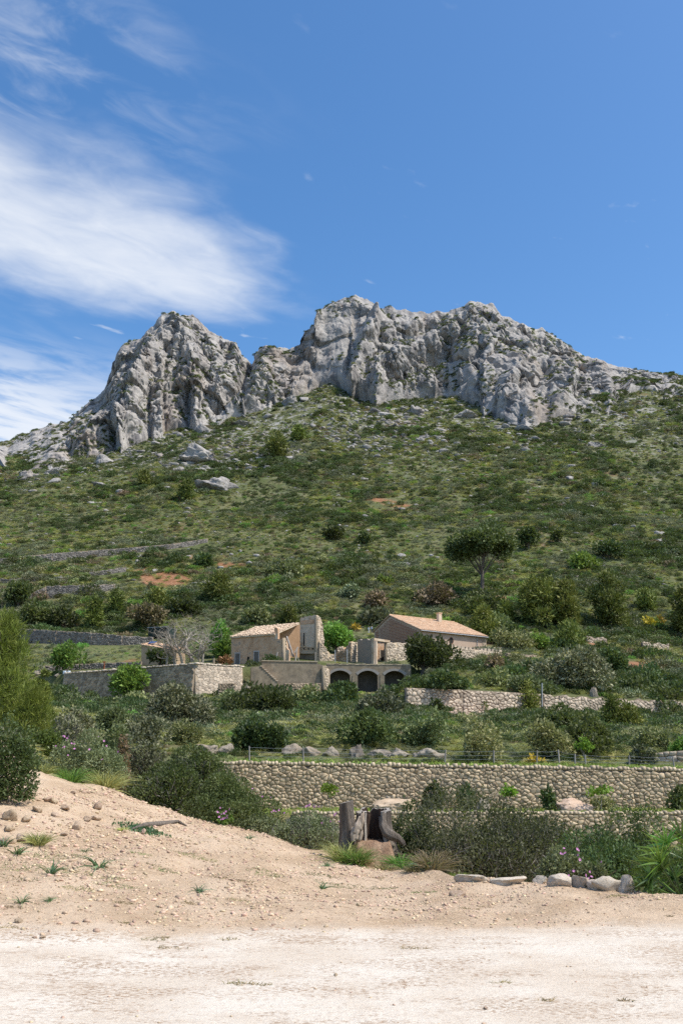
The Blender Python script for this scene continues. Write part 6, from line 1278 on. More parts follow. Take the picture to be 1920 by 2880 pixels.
# ---- rocks: a few shapes reused
def rock_mesh(name, seed, mat, sub=2, flat=.8, amp=.35, blk=1.6, cuts=12, peak=0.0):
    """angular boulder: a ball trimmed by random planes, then roughened"""
    rng = np.random.default_rng(seed); import bmesh
    bm = bmesh.new(); bmesh.ops.create_icosphere(bm, subdivisions=sub, radius=1.25); V = np.array([v.co[:] for v in bm.verts]); Fc = np.array([[v.index for v in f.verts] for f in bm.faces]); bm.free()
    o_ = rng.uniform(0, 50, 3)
    for i in range(cuts):
        n = unit(rng.normal(size=3)); d = rng.uniform(.62, .92); V = V - np.maximum(V @ n - d, 0)[:, None] * n
    V = V * (1 + amp * .55 * (fbm(P3(*(V * 1.7 + o_).T), 4, seed, .55) - .5))[:, None]
    if sub >= 3:
        f1, f2, idv = voro(V * blk * 1.6 + o_, seed); f3, f4, id2 = voro(V * blk * 4 + o_, seed + 9); V = V * (1 + amp * .40 * (idv - .5) + amp * .16 * (id2 - .5) - amp * .18 * (f2 - f1 < .08))[:, None]
    if peak: V[:, 2] *= 1 - peak * np.clip(np.abs(V[:, 0] - rng.uniform(-.4, .4)), 0, 1)
    V = V / np.abs(V).max(0); V[:, 2] *= flat
    return mesh_np(name, V, None, Fc, rnd=np.full(len(V), rng.random()), mats=[mat])
M_TANROCK = mk('tan_rock', [(.33, .235, .15), (.48, .36, .245), (.58, .46, .335)], scale=3, rnd=.15, orand=.14, bump=.6, bscale=14, bdist=.04)
M_PEB = mk('pale_gravel', [(.44, .31, .195), (.55, .41, .275), (.63, .495, .355)], scale=3, rnd=.15, orand=.28, bump=0)
M_KERB = mk('kerb_limestone', [(.40, .325, .245), (.54, .455, .355), (.63, .55, .45)], scale=3.5, rnd=.1, orand=.1, bump=.6, bscale=16, bdist=.04)
RK = [rock_mesh('rock', 50 + i, M_TANROCK, 3, .7, .5, 1.4) for i in range(4)]; KB = [rock_mesh('kerb_stone', 70 + i, M_KERB, 3, .8, .45, 1.3) for i in range(5)]
PB = [rock_mesh('pebble', 90 + i, M_PEB, 1, .62, .5, 1.3, 6) for i in range(4)]
KS = [(1290, 1375, 2482, 2464), (1375, 1468, 2488, 2468), (1470, 1504, 2484, 2462), (1504, 1545, 2488, 2468), (1550, 1614, 2494, 2466), (1614, 1660, 2498, 2468), (1648, 1700, 2502, 2472), (1668, 1752, 2506, 2472), (1742, 1790, 2508, 2470), (1800, 1832, 2510, 2474), (1812, 1900, 2512, 2480), (1880, 1922, 2518, 2498), (1905, 1960, 2516, 2490)]
for i, (u0, u1, vb_, vt_) in enumerate(KS):
    p = hit((u0 + u1) / 2, vb_ - 3); k = ppm(p[1]); w = (u1 - u0) / k; h = (vb_ - vt_) / k; o = link('kerb_stone', KB[i % 5], None, p + np.array([0, w * .12, h * .32])); o.scale = (w * .62, max(w * .38, .16), h * .98); o.rotation_euler = (random.uniform(-.1, .1), random.uniform(-.08, .08), random.uniform(-.35, .35))
    pos_ = ['flat first', 'second, long low', 'third, small rounded', 'fourth, small rounded', 'fifth, broad', 'sixth, pale', 'seventh, low', 'eighth, long pitted', 'ninth, pointed', 'tenth, small', 'eleventh, long undercut', 'twelfth, dark small', 'last, at the frame edge'][i]
    tag(o, pos_ + ' kerb stone along the court edge, counted from the stump', 'kerb stone', 'kerb stones along the court edge')
RL = [(0, 46, 2270, 2306, 'ochre boulder under the left edge bush'), (4, 48, 2338, 2372, 'round pale boulder at the foot of the left bank'), (36, 90, 2342, 2370, 'brown boulder beside the grass tussock at left'), (262, 292, 2252, 2278, 'loose angular orange rock on the bank under the tussock'), (204, 232, 2306, 2334, 'grey rounded rock on the left bank'),
      (252, 288, 2286, 2306, 'flat pale slab stone on the bank, right of the grey rock'), (232, 262, 2292, 2310, 'flat tan slab stone beside the pale slab'), (395, 412, 2328, 2348, 'round stone in front of the fallen log'), (140, 168, 2240, 2260, 'reddish stone on the upper left bank'), (90, 124, 2262, 2284, 'ochre stone on the left bank below the bush'),
      (120, 150, 2240, 2256, 'pale stone under the tussock on the left bank'), (60, 92, 2290, 2312, 'ochre stone above the grass tussock at left'), (8, 44, 2318, 2338, 'tan slab above the round pale boulder'), (146, 178, 2280, 2300, 'broken tan stone right of the grass tussock'), (195, 216, 2222, 2234, 'small brown stone near the top of the bank'), (55, 80, 2148, 2166, 'white stone at the top of the bank'),
      (44, 66, 2578, 2596, 'yellowish stone on the sand at left'), (92, 106, 2630, 2640, 'pair of brown stones on the sand, left one'), (112, 132, 2630, 2639, 'pair of brown stones on the sand, right one'), (936, 950, 2738, 2746, 'lone dark stone in the middle of the sand'), (1266, 1312, 2502, 2522, 'brown clod below the kerb'), (1054, 1074, 2376, 2398, 'grey stone in the stump hollow'),
      (1358, 1372, 2830, 2840, 'brown pebble at the bottom right of the sand'), (1648, 1660, 2564, 2570, 'small brown stone on the sand at right'), (1262, 1304, 2420, 2436, 'bluish white stone at the kerb start'), (485, 500, 2612, 2620, 'tan pebble on the sand edge'), (170, 192, 2340, 2352, 'pale stone right of the grass tussock at left'), (165, 200, 2260, 2280, 'tan boulder on the bank, left of the loose angular rock'), (690, 704, 2500, 2508, 'pale stone on the lower bank')]
for i, (u0, u1, v0, v1, lb) in enumerate(RL):
    p = hit((u0 + u1) / 2, v1 - 2); k = ppm(p[1]); w = (u1 - u0) / k; h = (v1 - v0) / k; o = link('rock', RK[i % 4], None, p + np.array([0, 0, h * .25])); o.scale = (w * .55, w * .45, h * .75); o.rotation_euler = (random.uniform(-.3, .3), random.uniform(-.3, .3), random.uniform(0, 6)); tag(o, lb, 'rock', 'loose rocks on the bank and court')
# fallen log
m = MB(); q = [hit(u, v) + UP * .03 for u, v in ((372, 2336), (410, 2326), (450, 2322), (500, 2316), (525, 2328))]; m.tube(q, [.015, .045, .04, .03, .012], 7); fl = m.build('fallen_log', M_STB, None, smooth=True, loc=hit(450, 2324)); tag(fl, 'grey fallen log half buried in the gravel bank', 'log')
rng = np.random.default_rng(31); n = 700; c_ = hit(400, 2334); P = np.stack([rng.normal(0, .17, n), rng.normal(0, .10, n), np.zeros(n)], 1); P[:, 2] = T(c_[0] + P[:, 0], c_[1] + P[:, 1]) - c_[2]; V, Q = leaf_quads(P, rng.normal(size=(n, 3)) + UP * 1.0, .05, .025, rng); tag(link('moss_plant', mesh_np('moss_plant', V, Q, rnd=np.repeat(rng.random(n), 4), mats=[L_ASPH]), None, c_), 'flat grey green creeping plant beside the fallen log', 'plant')
# ---- rock outcrops of the terraces
def outcrop(label, u0, v0, u1, v1, Y=None, seed=1, dep=.7, mat=None, name='rock_outcrop', ymin=50):
    uc = (u0 + u1) / 2; p = gp(uc, Y) if Y is not None else hit(uc, v1, ymin); k = ppm(p[1]) * .985; w = (u1 - u0) / k; h = min((v1 - v0) / k, w * 1.5)
    if Y is not None: h = min(max(at(uc, v0, Y)[2] - p[2], .3), w * 1.4)
    me = rock_mesh(name, seed, mat or M_ROCK, 4, 1.0, .6, 1.5, 16, .30 if w > 1.6 * h else .0); o = link(name, me, None, p + np.array([0, w * .1, h * .08])); o.scale = (w * .53, w * dep * .5, h * (.92 if Y is not None else .58)); return tag(o, label, 'rock')
OC = [('broad tan rock ledge on the terrace below the near wall', 1040, 2240, 1192, 2272, 59.6), ('rock knob at the right end of the pale ledge', 1190, 2216, 1245, 2262, 60.4), ('round stone against the near wall, left of two', 1078, 2214, 1108, 2236, 61.2), ('round stone against the near wall, right of two', 1108, 2216, 1132, 2236, 61.2), ('small flat rock on the terrace behind the twiggy bush', 1330, 2232, 1382, 2256, 59.8),
      ('flat tan rock ledge at the right of the twiggy bush', 1560, 2244, 1672, 2278, 59.4), ('tall grey split rock above the near wall', 976, 2074, 1032, 2134, 69.5), ('broad grey block rock above the near wall', 1160, 2088, 1250, 2132, 70), ('pale cracked rock left of the split rock', 790, 2078, 856, 2120, 70.5), ('grey rock beside the pale cracked one', 846, 2088, 900, 2124, 70.2), ('low grey rock left of the tall split rock', 900, 2086, 962, 2124, 70.3),
      ('grey rock at the left end above the near wall', 545, 2080, 612, 2122, 71), ('pale rock beside the one at the left end', 600, 2076, 668, 2122, 71.5), ('rock between split rock and block rock', 1030, 2092, 1100, 2124, 70.4), ('small pale rock among the grass above the near wall', 1088, 2088, 1150, 2128, 70.6), ('standing pale stone in the wide grey bush', 485, 1994, 503, 2022, 128), ('white rock on the left spur', 190, 2000, 240, 2026, 60), ('flat pale rocks below the bastion', 228, 1984, 290, 2002, 150),
      ('white rock above the left pine', 88, 1876, 124, 1900, 190), ('pale boulder on the bastion end', 150, 1890, 172, 1900, 200), ('rugged white rock beside the bastion corner', 680, 1876, 712, 1952, 182.4), ('white boulder below the window range', 1387, 1914, 1402, 1932, 170), ('pale standing stone below the window range', 1352, 1888, 1362, 1906, 180), ('white rock on the ruined wall at right', 1872, 1814, 1892, 1836, 240), ('red brown rock on the earth slip', 1292, 1990, 1340, 2024, 128), ('second red brown rock on the earth slip', 1236, 1985, 1290, 2020, 129),
      ('rock at the right wall end', 1652, 1900, 1680, 1960, 158)]
for i, (lb, a0, b0, a1, b1, Y) in enumerate(OC):
    mt_ = M_TANROCK if ('tan' in lb or 'red brown' in lb) else M_ROCK; outcrop(lb, a0, b0, a1, b1, Y if Y < 64 else None, 200 + i, .7, mt_)
OC2 = [('tilted white slab high under the middle crag', 490, 1240, 625, 1302), ('jagged pale rock on the left slope', 545, 1326, 672, 1380), ('white slab below the left crag foot', 250, 1262, 330, 1306), ('white slab at the foot of the left crag', 30, 1306, 120, 1350), ('pale rock below the left crag', 118, 1308, 190, 1340), ('white rock on the left slope', 260, 1345, 302, 1368), ('rock tooth on the left slope', 478, 1300, 506, 1330),
       ('small white block on the left slope', 416, 1318, 438, 1334), ('rock rib right of the left crag gully', 540, 1166, 600, 1222), ('pale slab under the big cliff, left', 1050, 1146, 1120, 1172), ('pale slab under the big cliff, middle', 1130, 1136, 1205, 1166), ('pale slab under the big cliff, right', 1270, 1140, 1352, 1176), ('lone pale boulder under the big cliff', 1262, 1204, 1284, 1216), ('pale slab on the right slope', 1640, 1240, 1700, 1262), ('rock step under the middle crag', 780, 1100, 850, 1140), ('white rock strip under the middle crag', 640, 1176, 720, 1200)]
for i, (lb, a0, b0, a1, b1) in enumerate(OC2):
    p = hit((a0 + a1) / 2, b1 - 2, 300); k = ppm(p[1]) * .95; w = (a1 - a0) / k; h = (b1 - b0) / k; me = rock_mesh('boulder', 300 + i, M_CLIFF, 4, 1.0, .7, 1.6, 14, .5); o = link('boulder', me, None, p + np.array([0, w * .12, h * .05])); o.scale = (w * .52, w * .4, h * .62); o.rotation_euler = (-.35, random.uniform(-.25, .25), random.uniform(-.3, .3)); tag(o, lb, 'rock')
# ---- fence on the terrace: separate posts, wires between
FPs = [(702, 2098, 2144), (853, 2100, 2144), (1250, 2108, 2146), (1388, 2110, 2148), (1508, 2110, 2150), (1572, 2108, 2150), (1616, 2120, 2150), (1645, 2122, 2152), (1768, 2124, 2154), (1894, 2128, 2156)]
fr_ = empty('wire_fence', gp(1200, 66.0), 'old wire fence with uneven wooden posts above the near wall', 'fence'); tops = []
for i, (u, v0, v1) in enumerate(FPs):
    p = gp(u, 66.0); q = at(u, v0, 66.0); q[0] += random.uniform(-.08, .08); m = MB(); m.tube([p - UP * .3, (p + q) / 2, q], [.055, .05, .045], 6); m.build('post', M_WOODG, fr_); tops.append((p, q))
for k in range(3):
    for i in range(len(tops) - 1):
        t = .35 + .28 * k; a_ = tops[i][0] * (1 - t) + tops[i][1] * t; b_ = tops[i + 1][0] * (1 - t) + tops[i + 1][1] * t; m = MB(); m.tube([a_, (a_ + b_) / 2 - UP * .05, b_], .006, 3); m.build('wire', M_METAL, fr_)
# ---- saplings on the terrace
for (u, v0, vb_, w_, lb) in ((930, 2196, 2272, 78, 'young bright green fig sapling on the terrace left of the ledge'), (1690, 2200, 2276, 100, 'young bright green fig sapling on the terrace at right'), (1428, 2206, 2268, 56, 'small bright green sapling behind the twiggy bush')):
    p = gp(u, 59.3); k = ppm(59.3); H = at(u, v0, 59.3)[2] - p[2]; rt = empty('fig_sapling', p, lb, 'sapling'); rng = np.random.default_rng(int(u)); V, Q, tips = branch_tree((0, 0, -.1), H * .52, .03, rng, 2, .9, 4, .6, 5, .08, .6, .5); link('stem', mesh_np('stem', V, Q, rnd=np.full(len(V), .5), mats=[M_BARKG]), rt)
    C_, R_ = lobes(w_ / k, w_ / k * .8, H * .45, 7, rng, rmin=.2, rmax=.32); C_[:, 2] += H * .58; link('crown', foliage_mesh('crown', w_ / k, w_ / k, H, 260, .16, .13, L_FIG, int(u), CR=(C_, R_), shell=.3), rt)
p = gp(1646, 68.5); rt = empty('fig_sapling', p, 'bright green sapling by the wire fence at right', 'sapling'); rng = np.random.default_rng(8); H = at(1646, 2068, 68.5)[2] - p[2]; V, Q, tips = branch_tree((0, 0, -.1), H * .4, .04, rng, 2, .8, 4, .6, 5, .1, .6, .55); link('stem', mesh_np('stem', V, Q, rnd=np.full(len(V), .5), mats=[M_BARKG]), rt); C_, R_ = lobes(1.5, 1.2, H * .6, 9, rng, rmin=.2, rmax=.32); C_[:, 2] += H * .4; link('crown', foliage_mesh('crown', 1.5, 1.2, H, 420, .15, .10, L_FIG, 9, CR=(C_, R_), shell=.3), rt)
# ================================================================== scattered scrub, tussocks, stones
def proto_set():
    s = {}
    s['dark'] = [foliage_mesh('shrub_dark', 2, 1.9, 1.25, 520, .20, .11, L_DARK, 401 + i, k=7, rmin=.3, rmax=.5) for i in range(3)]
    s['olive'] = [foliage_mesh('shrub_olive', 2, 1.9, 1.05, 480, .20, .10, L_OLIVE, 411 + i, k=8, rmin=.28, rmax=.46) for i in range(3)]
    s['grey'] = [foliage_mesh('shrub_grey', 2, 1.9, .9, 520, .20, .07, L_GREY, 421 + i, k=8, rmin=.28, rmax=.46) for i in range(3)]
    s['green'] = [foliage_mesh('shrub_green', 2, 1.9, 1.0, 460, .19, .10, L_GREEN, 431 + i, k=7, rmin=.3, rmax=.46) for i in range(2)]
    s['brown'] = [foliage_mesh('shrub_brown', 2, 1.9, .8, 460, .20, .06, L_BROWN, 436 + i, k=7, rmin=.3, rmax=.46) for i in range(2)]
    s['tus'] = [tussock_mesh('tussock', 1.0, 1.15, 130, L_YEL, 441 + i, W=.055, bend=.75, tilt=.62, seg=3) for i in range(3)]
    s['tusg'] = [tussock_mesh('tussock_green', 1.0, 1.05, 130, L_OLIVE, 451 + i, W=.06, bend=.75, tilt=.62, seg=3) for i in range(2)]
    s['rock'] = [rock_mesh('stone', 461 + i, M_CLIFF, 2, .6, .55, 1.5) for i in range(3)]
    return s
PS = proto_set(); KEYS = ['dark', 'olive', 'grey', 'green', 'brown', 'tus', 'tusg', 'rock']
rng = np.random.default_rng(99)
def pts_in(Y0, Y1, n, al=.44):
    y = np.sqrt(rng.uniform((Y0 + K0) ** 2, (Y1 + K0) ** 2, n)) - K0; a = rng.uniform(-al, al, n); return a * (y + K0), y
X = []; Yy = []
for (Y0, Y1, n) in ((66, 76, 1500), (75, 140, 9000), (140, 185, 7000), (185, 260, 10000), (260, 420, 42000), (420, 560, 42000), (560, 690, 28000)):
    x, y = pts_in(Y0, Y1, n); X.append(x); Yy.append(y)
x, y = pts_in(23, 60, 3000, .5); ok = (x < -1.2 - (y - 23) * .16); X.append(x[ok]); Yy.append(y[ok])          # the spur on the left
X = np.concatenate(X); Yy = np.concatenate(Yy); Zz = T(X, Yy); uu, vv_ = proj(P3(X, Yy, Zz))
keep = (uu > -260) & (uu < 2180)
# keep clear of buildings, walls' feet, people, mown strips
def near_seg(a, b, r):
    a = np.array(a[:2]); b = np.array(b[:2]); d = b - a; t = np.clip(((X - a[0]) * d[0] + (Yy - a[1]) * d[1]) / (d @ d), 0, 1); return np.hypot(X - a[0] - t * d[0], Yy - a[1] - t * d[1]) < r
BL = np.zeros(len(X), bool)
for a, b, r in [(at(650, 1860, 211), at(905, 1860, 211), 6.5), (at(910, 1860, 209), at(1140, 1860, 210), 6), (c0 + tg * 4, c0 + tg * 4 + tl * Lh, 6.5), (c0 + tg * 12, c0 + tg * 12 + tl * Lh, 6.5), (at(740, 1900, 188), at(1155, 1900, 192), 5.0), (at(1236, 1850, 209), at(1416, 1850, 222), 2.2),
                (at(181, 1890, 198.6), at(549, 1890, 179.4), 2.6), (at(549, 1890, 179.4), at(682, 1890, 185.6), 2.6), (at(398, 1860, 208), at(496, 1860, 207), 4), (at(1142, 1990, 138.6), at(1518, 2000, 149), 3.6), (at(1526, 2000, 149.4), at(2080, 2000, 168), 3.6), (at(416, 1770, 252), at(472, 1770, 252), 3.5)]:
    BL |= near_seg(a, b, r)
for a, b in WALLSEG:
    if a[1] > 63: BL |= near_seg(a - np.array([0, 2.2, 0]), b - np.array([0, 1.4, 0]), 1.7)
for p in PPL: BL |= np.hypot(X - p[0], Yy - p[1]) < 1.6
BL |= (Yy > 56) & (Yy < 66.2) & (uu > 540)
yard = (Yy > 181) & (Yy < 215) & (uu > 180) & (uu < 1200)
keep &= ~BL & ~(yard & (rng.random(len(X)) > .10))
lawnm = (uu > 90) & (uu < 430) & (vv_ > 1812) & (vv_ < 1875); keep &= ~(lawnm & (rng.random(len(X)) > .5))
hidden = (Yy > 690); keep &= ~hidden
# bare patches
redp = np.zeros(len(X), bool)
for (a0, b0, a1, b1) in ((375, 1606, 560, 1662), (585, 1578, 700, 1600), (1240, 1988, 1425, 2050), (1620, 1848, 1900, 1890), (1000, 1395, 1180, 1440), (1330, 1660, 1460, 1700)):
    redp |= (((uu - (a0 + a1) / 2) / (a1 - a0) * 2) ** 2 + ((vv_ - (b0 + b1) / 2) / (b1 - b0) * 2) ** 2) < .6
keep &= ~(redp & (rng.random(len(X)) > .12))
cover = fbm(P3(X / 9, Yy / 9, 1.0), 3, 121); keep &= cover > np.where(Yy > 560, .34, np.where(Yy > 420, .24, .12))
X, Yy, Zz, uu, vv_ = X[keep], Yy[keep], Zz[keep], uu[keep], vv_[keep]; N_ = len(X)
pa = fbm(P3(X / 22, Yy / 22, 7.0), 3, 131); pb2 = fbm(P3(X / 12, Yy / 12, 9.0), 3, 141); r = rng.random(N_)
kd = np.full(N_, 5)
kd = np.where(r < .36, 5, np.where(r < .52, 6, np.where(r < .66, 1, np.where(r < .78, 2, np.where(r < .87, 0, np.where(r < .93, 3, 4))))))
kd = np.where((pa > .58) & (r < .55), 0, kd); kd = np.where((pb2 > .60) & (r > .35), 2, kd); kd = np.where((pb2 < .40) & (r < .6), 5, kd)
mid_ = (Yy > 66) & (Yy < 185); r3 = rng.random(N_); kd = np.where(mid_ & (r3 < .24), 5, kd); kd = np.where(mid_ & (r3 > .92), 6, kd)
kd = np.where((Yy < 60) & ((kd == 0) | (kd == 3) | (kd == 1)), np.where(r3 < .5, 2, 6), kd)
kd = np.where((Yy > 74) & (Yy < 140) & (kd >= 5) & (r3 > .24), np.where(r > .5, 1, np.where(r > .3, 0, 2)), kd); kd = np.where((Yy > 62) & (Yy < 76) & (r3 < .50), 5, kd)
far = Yy > 500; r2 = rng.random(N_); kd = np.where(far & (r2 < .16), 7, kd); kd = np.where((Yy > 560) & (r2 < .34), 7, kd); kd = np.where((Yy > 300) & (Yy <= 500) & (r2 < .05), 7, kd)
scree = ((((uu - 1080) / 180) ** 2 + ((vv_ - 1210) / 60) ** 2) < 1) | ((((uu - 600) / 260) ** 2 + ((vv_ - 1270) / 60) ** 2) < 1); kd = np.where(scree & (r2 < .5), 7, kd)
sc_ = np.exp(rng.normal(0, .38, N_)) * np.interp(Yy, [20, 62, 80, 140, 260, 420, 600], [.45, .42, .56, .72, .84, .92, 1.0]); sc_ = np.where(kd == 7, sc_ * rng.uniform(.25, 1.0, N_), sc_); sc_ = np.where((kd == 5) | (kd == 6), sc_ * .85, sc_); sc_ = np.where((kd == 0) & (r2 > .86), sc_ * 1.7, sc_)
lowf = fbm(P3(X / 40, Yy / 40, 4.0), 3, 155); sc_ = sc_ * np.interp(lowf, [.3, .5, .7], [.62, .95, 1.55]); sc_ = np.where((rng.random(N_) < .025) & (kd < 2) & (Yy > 150), sc_ * 1.9, sc_); sc_ = np.where(mid_ & (kd == 0) & (Yy > 110), sc_ * 1.25, sc_); sc_ = np.where((Yy > 80) & (Yy < 140) & (kd < 5), sc_ * 1.35, sc_)
sc_ = np.minimum(sc_, np.interp(Yy, [30, 66, 76, 80, 105, 135, 160], [.5, .36, .42, .78, 1.15, 1.35, 3.2])); tz_ = ((kd == 5) | (kd == 6)) & (Yy > 70) & (Yy < 190); sc_ = np.where(tz_, np.clip(sc_ * 1.5, .4, 1.25), sc_)
# the largest in view stand as things of their own; the rest form the ground cover
ap_ = sc_ / Yy * np.where((uu > 0) & (uu < 1920), 1, .0); ap_ = np.where((kd == 5) | (kd == 6) | (kd == 7), 0, ap_); ap_ = np.where((Yy < 75), 0, ap_)
order = np.argsort(-ap_)[:300]; ind = np.zeros(N_, bool); ind[order] = True
KN = {0: ('dark green rounded scrub bush', 'dark'), 1: ('olive green low scrub bush', 'olive'), 2: ('grey green scrub bush', 'grey'), 3: ('fresh green scrub bush', 'green'), 4: ('brownish dry scrub bush', 'brown')}
LM = [('the split rock above the near wall', 1004, 2100), ('the broad block rock', 1206, 2108), ('the pale cracked rock', 825, 2094), ('the rocks at the left end of the near wall', 606, 2096), ('the black green round bush', 729, 2064), ('the stair wall', 800, 1890), ('the three arches', 1040, 1910), ('the dome shaped bush', 750, 1963), ('the wide grey green bush', 500, 1990),
      ('the bastion corner', 549, 1910), ('the bright green leafy tree', 360, 1925), ('the shaded bastion wall', 240, 1930), ('the left edge pine', 60, 1860), ('the round tree', 1203, 1845), ('the tall pole', 1523, 1960), ('the sunlit wall', 800, 1970), ('the right edge wall', 1740, 1990), ('the red earth slip', 1330, 2015), ('the broad young pine', 1775, 2040), ('the bright pine', 1722, 2000),
      ('the fence sapling', 1646, 2100), ('the olive brown bush by the fence', 1540, 2080), ('the right end of the wire fence', 1894, 2140), ('the left fence post', 702, 2120), ('the white rock on the left spur', 215, 2013), ('the grey brown bush', 1600, 1885), ('the window range', 1330, 1850), ('the farmhouse gable', 1110, 1775), ('the farmhouse chimney', 1235, 1745), ('the ruined tower', 870, 1780), ('the old tiled roof', 740, 1775),
      ('the dead tree', 540, 1800), ('the shed', 440, 1845), ('the netted tank', 444, 1770), ('the dark terrace wall', 240, 1795), ('the pine pair', 1550, 1700), ('the dense dark pine', 1718, 1690), ('the yellow broom', 1818, 1752), ('the big spreading tree', 1356, 1580), ('the red earth bank', 465, 1635), ('the long grey hillside wall', 300, 1550), ('the young pine at the pole', 1490, 1970), ('the standing pale stone', 494, 2008), ('the large dark bush below the arches', 1060, 2050), ('the tall green bush', 1190, 2055), ('the two walkers', 1040, 1772)]
used_ = set()
def bush_label(kn, u, v, s):
    sz = 'large' if s > 1.45 else 'small' if s < .8 else 'medium sized'
    for nm, lu, lv in sorted(LM, key=lambda q: (q[1] - u) ** 2 + 1.6 * (q[2] - v) ** 2):
        du, dv = u - lu, v - lv; near_ = 'just ' if math.hypot(du, dv) < 45 else ''
        if abs(du) > 1.1 * abs(dv): d = near_ + ('right of ' if du > 0 else 'left of ')
        elif abs(dv) > 1.1 * abs(du) * 2: d = near_ + ('below ' if dv > 0 else 'above ')
        else: d = near_ + ('below and ' if dv > 0 else 'above and ') + ('right of ' if du > 0 else 'left of ')
        lb = sz + ' ' + kn + ' ' + d + nm
        if lb not in used_ and len(lb.split()) <= 16: used_.add(lb); return lb
    LM2 = sorted(LM, key=lambda q: (q[1] - u) ** 2 + (q[2] - v) ** 2)
    for q0 in LM2[:6]:
        for q1 in LM2[:8]:
            lb = kn.split(' ')[0] + ' ' + sz.split(' ')[0] + ' scrub between ' + q0[0] + ' and ' + q1[0]
            if q0 is not q1 and lb not in used_ and len(lb.split()) <= 16: used_.add(lb); return lb
    return sz + ' ' + kn + ' on the slope'
for i in order:
    kn, key = KN[int(kd[i])]; me = PS[key][i % len(PS[key])]; o = link('scrub_bush', me, None, (X[i], Yy[i], Zz[i] - .12 * sc_[i])); s = float(sc_[i]); o.scale = (s * rng.uniform(.9, 1.2), s * rng.uniform(.9, 1.2), s * rng.uniform(.85, 1.25)); o.rotation_euler = (0, 0, rng.uniform(0, 6.28))
    tag(o, bush_label(kn, float(uu[i]), float(vv_[i]), s), 'bush', 'scrub bushes on the slope')
def scatter(name, label, cat, protos, P, S, R, I, parent=None):
    me = bpy.data.meshes.new(name); me.vertices.add(len(P)); me.vertices.foreach_set('co', np.asarray(P, np.float32).ravel())
    a_ = me.attributes.new('iscale', 'FLOAT_VECTOR', 'POINT'); a_.data.foreach_set('vector', np.asarray(S, np.float32).ravel()); a_ = me.attributes.new('irot', 'FLOAT_VECTOR', 'POINT'); a_.data.foreach_set('vector', np.asarray(R, np.float32).ravel())
    a_ = me.attributes.new('iidx', 'INT', 'POINT'); a_.data.foreach_set('value', np.asarray(I, np.int32)); me.update()
    o = link(name, me); tag(o, label, cat, kind='stuff'); g = bpy.data.node_groups.new(name, 'GeometryNodeTree'); g.interface.new_socket('Geometry', in_out='INPUT', socket_type='NodeSocketGeometry'); g.interface.new_socket('Geometry', in_out='OUTPUT', socket_type='NodeSocketGeometry')
    gi = g.nodes.new('NodeGroupInput'); go = g.nodes.new('NodeGroupOutput'); ip = g.nodes.new('GeometryNodeInstanceOnPoints'); jn = g.nodes.new('GeometryNodeJoinGeometry')
    for q in protos[::-1]:
        oi = g.nodes.new('GeometryNodeObjectInfo'); oi.inputs[0].default_value = q; oi.inputs[1].default_value = True; oi.transform_space = 'ORIGINAL'; g.links.new(oi.outputs['Geometry'], jn.inputs[0])
    def na(n, t): x = g.nodes.new('GeometryNodeInputNamedAttribute'); x.data_type = t; x.inputs[0].default_value = n; return x.outputs[0]
    g.links.new(gi.outputs[0], ip.inputs['Points']); g.links.new(jn.outputs[0], ip.inputs['Instance']); ip.inputs['Pick Instance'].default_value = True
    g.links.new(na('iidx', 'INT'), ip.inputs['Instance Index']); er = g.nodes.new('FunctionNodeEulerToRotation'); g.links.new(na('irot', 'FLOAT_VECTOR'), er.inputs[0]); g.links.new(er.outputs[0], ip.inputs['Rotation']); g.links.new(na('iscale', 'FLOAT_VECTOR'), ip.inputs['Scale'])
    g.links.new(ip.outputs[0], go.inputs[0]); md = o.modifiers.new('scatter', 'NODES'); md.node_group = g; return o
# stuff is made of the same plants; each kind's pattern plant is one that stands in the scene
def pattern(name, me, p, label, cat, s=1.0, grp=None):
    o = link(name, me, None, p); o.scale = (s, s, s); return tag(o, label, cat, grp)
protos = []; base_i = []
for ki, key in enumerate(KEYS):
    base_i.append(len(protos))
    for j, me in enumerate(PS[key]):
        same = [o for o in COL.objects if o.name.startswith('scrub_bush') and o.data == me]
        if same: protos.append(same[0]); continue
        if key in ('tus', 'tusg'):
            q = gp(560 + 330 * j + (150 if key == 'tusg' else 0), 82.0 + 3 * j); protos.append(pattern('grass_tussock', me, q, ('straw green' if key == 'tus' else 'olive green') + ' arching grass tussock above the near wall, ' + ['left of the split rock', 'near the dark bush', 'below the sunlit wall'][j], 'grass', .9))
        elif key == 'rock':
            q = gp(700 + 300 * j, 470.0); protos.append(pattern('boulder', me, q, 'small pale boulder half way up the hillside, ' + ['left of', 'below', 'right of'][j] + ' the cliff middle', 'rock', 1.2))
        else:
            q = gp(400 + 400 * j, 300.0); protos.append(pattern('scrub_bush', me, q, KN[ki][0] + ' standing alone on the hillside, ' + ['left', 'middle', 'right'][j], 'bush'))
base_i = np.array(base_i); cnt = np.array([len(PS[k]) for k in KEYS]); rest = ~ind
I = base_i[kd] + (rng.integers(0, 99, N_) % cnt[kd]); S = np.stack([sc_ * rng.uniform(.85, 1.25, N_), sc_ * rng.uniform(.85, 1.25, N_), sc_ * rng.uniform(.75, 1.2, N_)], 1); R = np.stack([rng.normal(0, .08, N_), rng.normal(0, .08, N_), rng.uniform(0, 6.28, N_)], 1)
Pp = P3(X, Yy, Zz - .10 * sc_)
for nm, lb, ct, sel in (('undergrowth', 'mixed low scrub covering the hillside', 'scrub', rest & (kd < 5)), ('grass', 'grass tussocks covering the hillside', 'grass', rest & ((kd == 5) | (kd == 6))), ('rubble', 'pale stones strewn over the upper hillside', 'stones', rest & (kd == 7))):
    scatter(nm, lb, ct, protos, Pp[sel], S[sel], R[sel], I[sel])
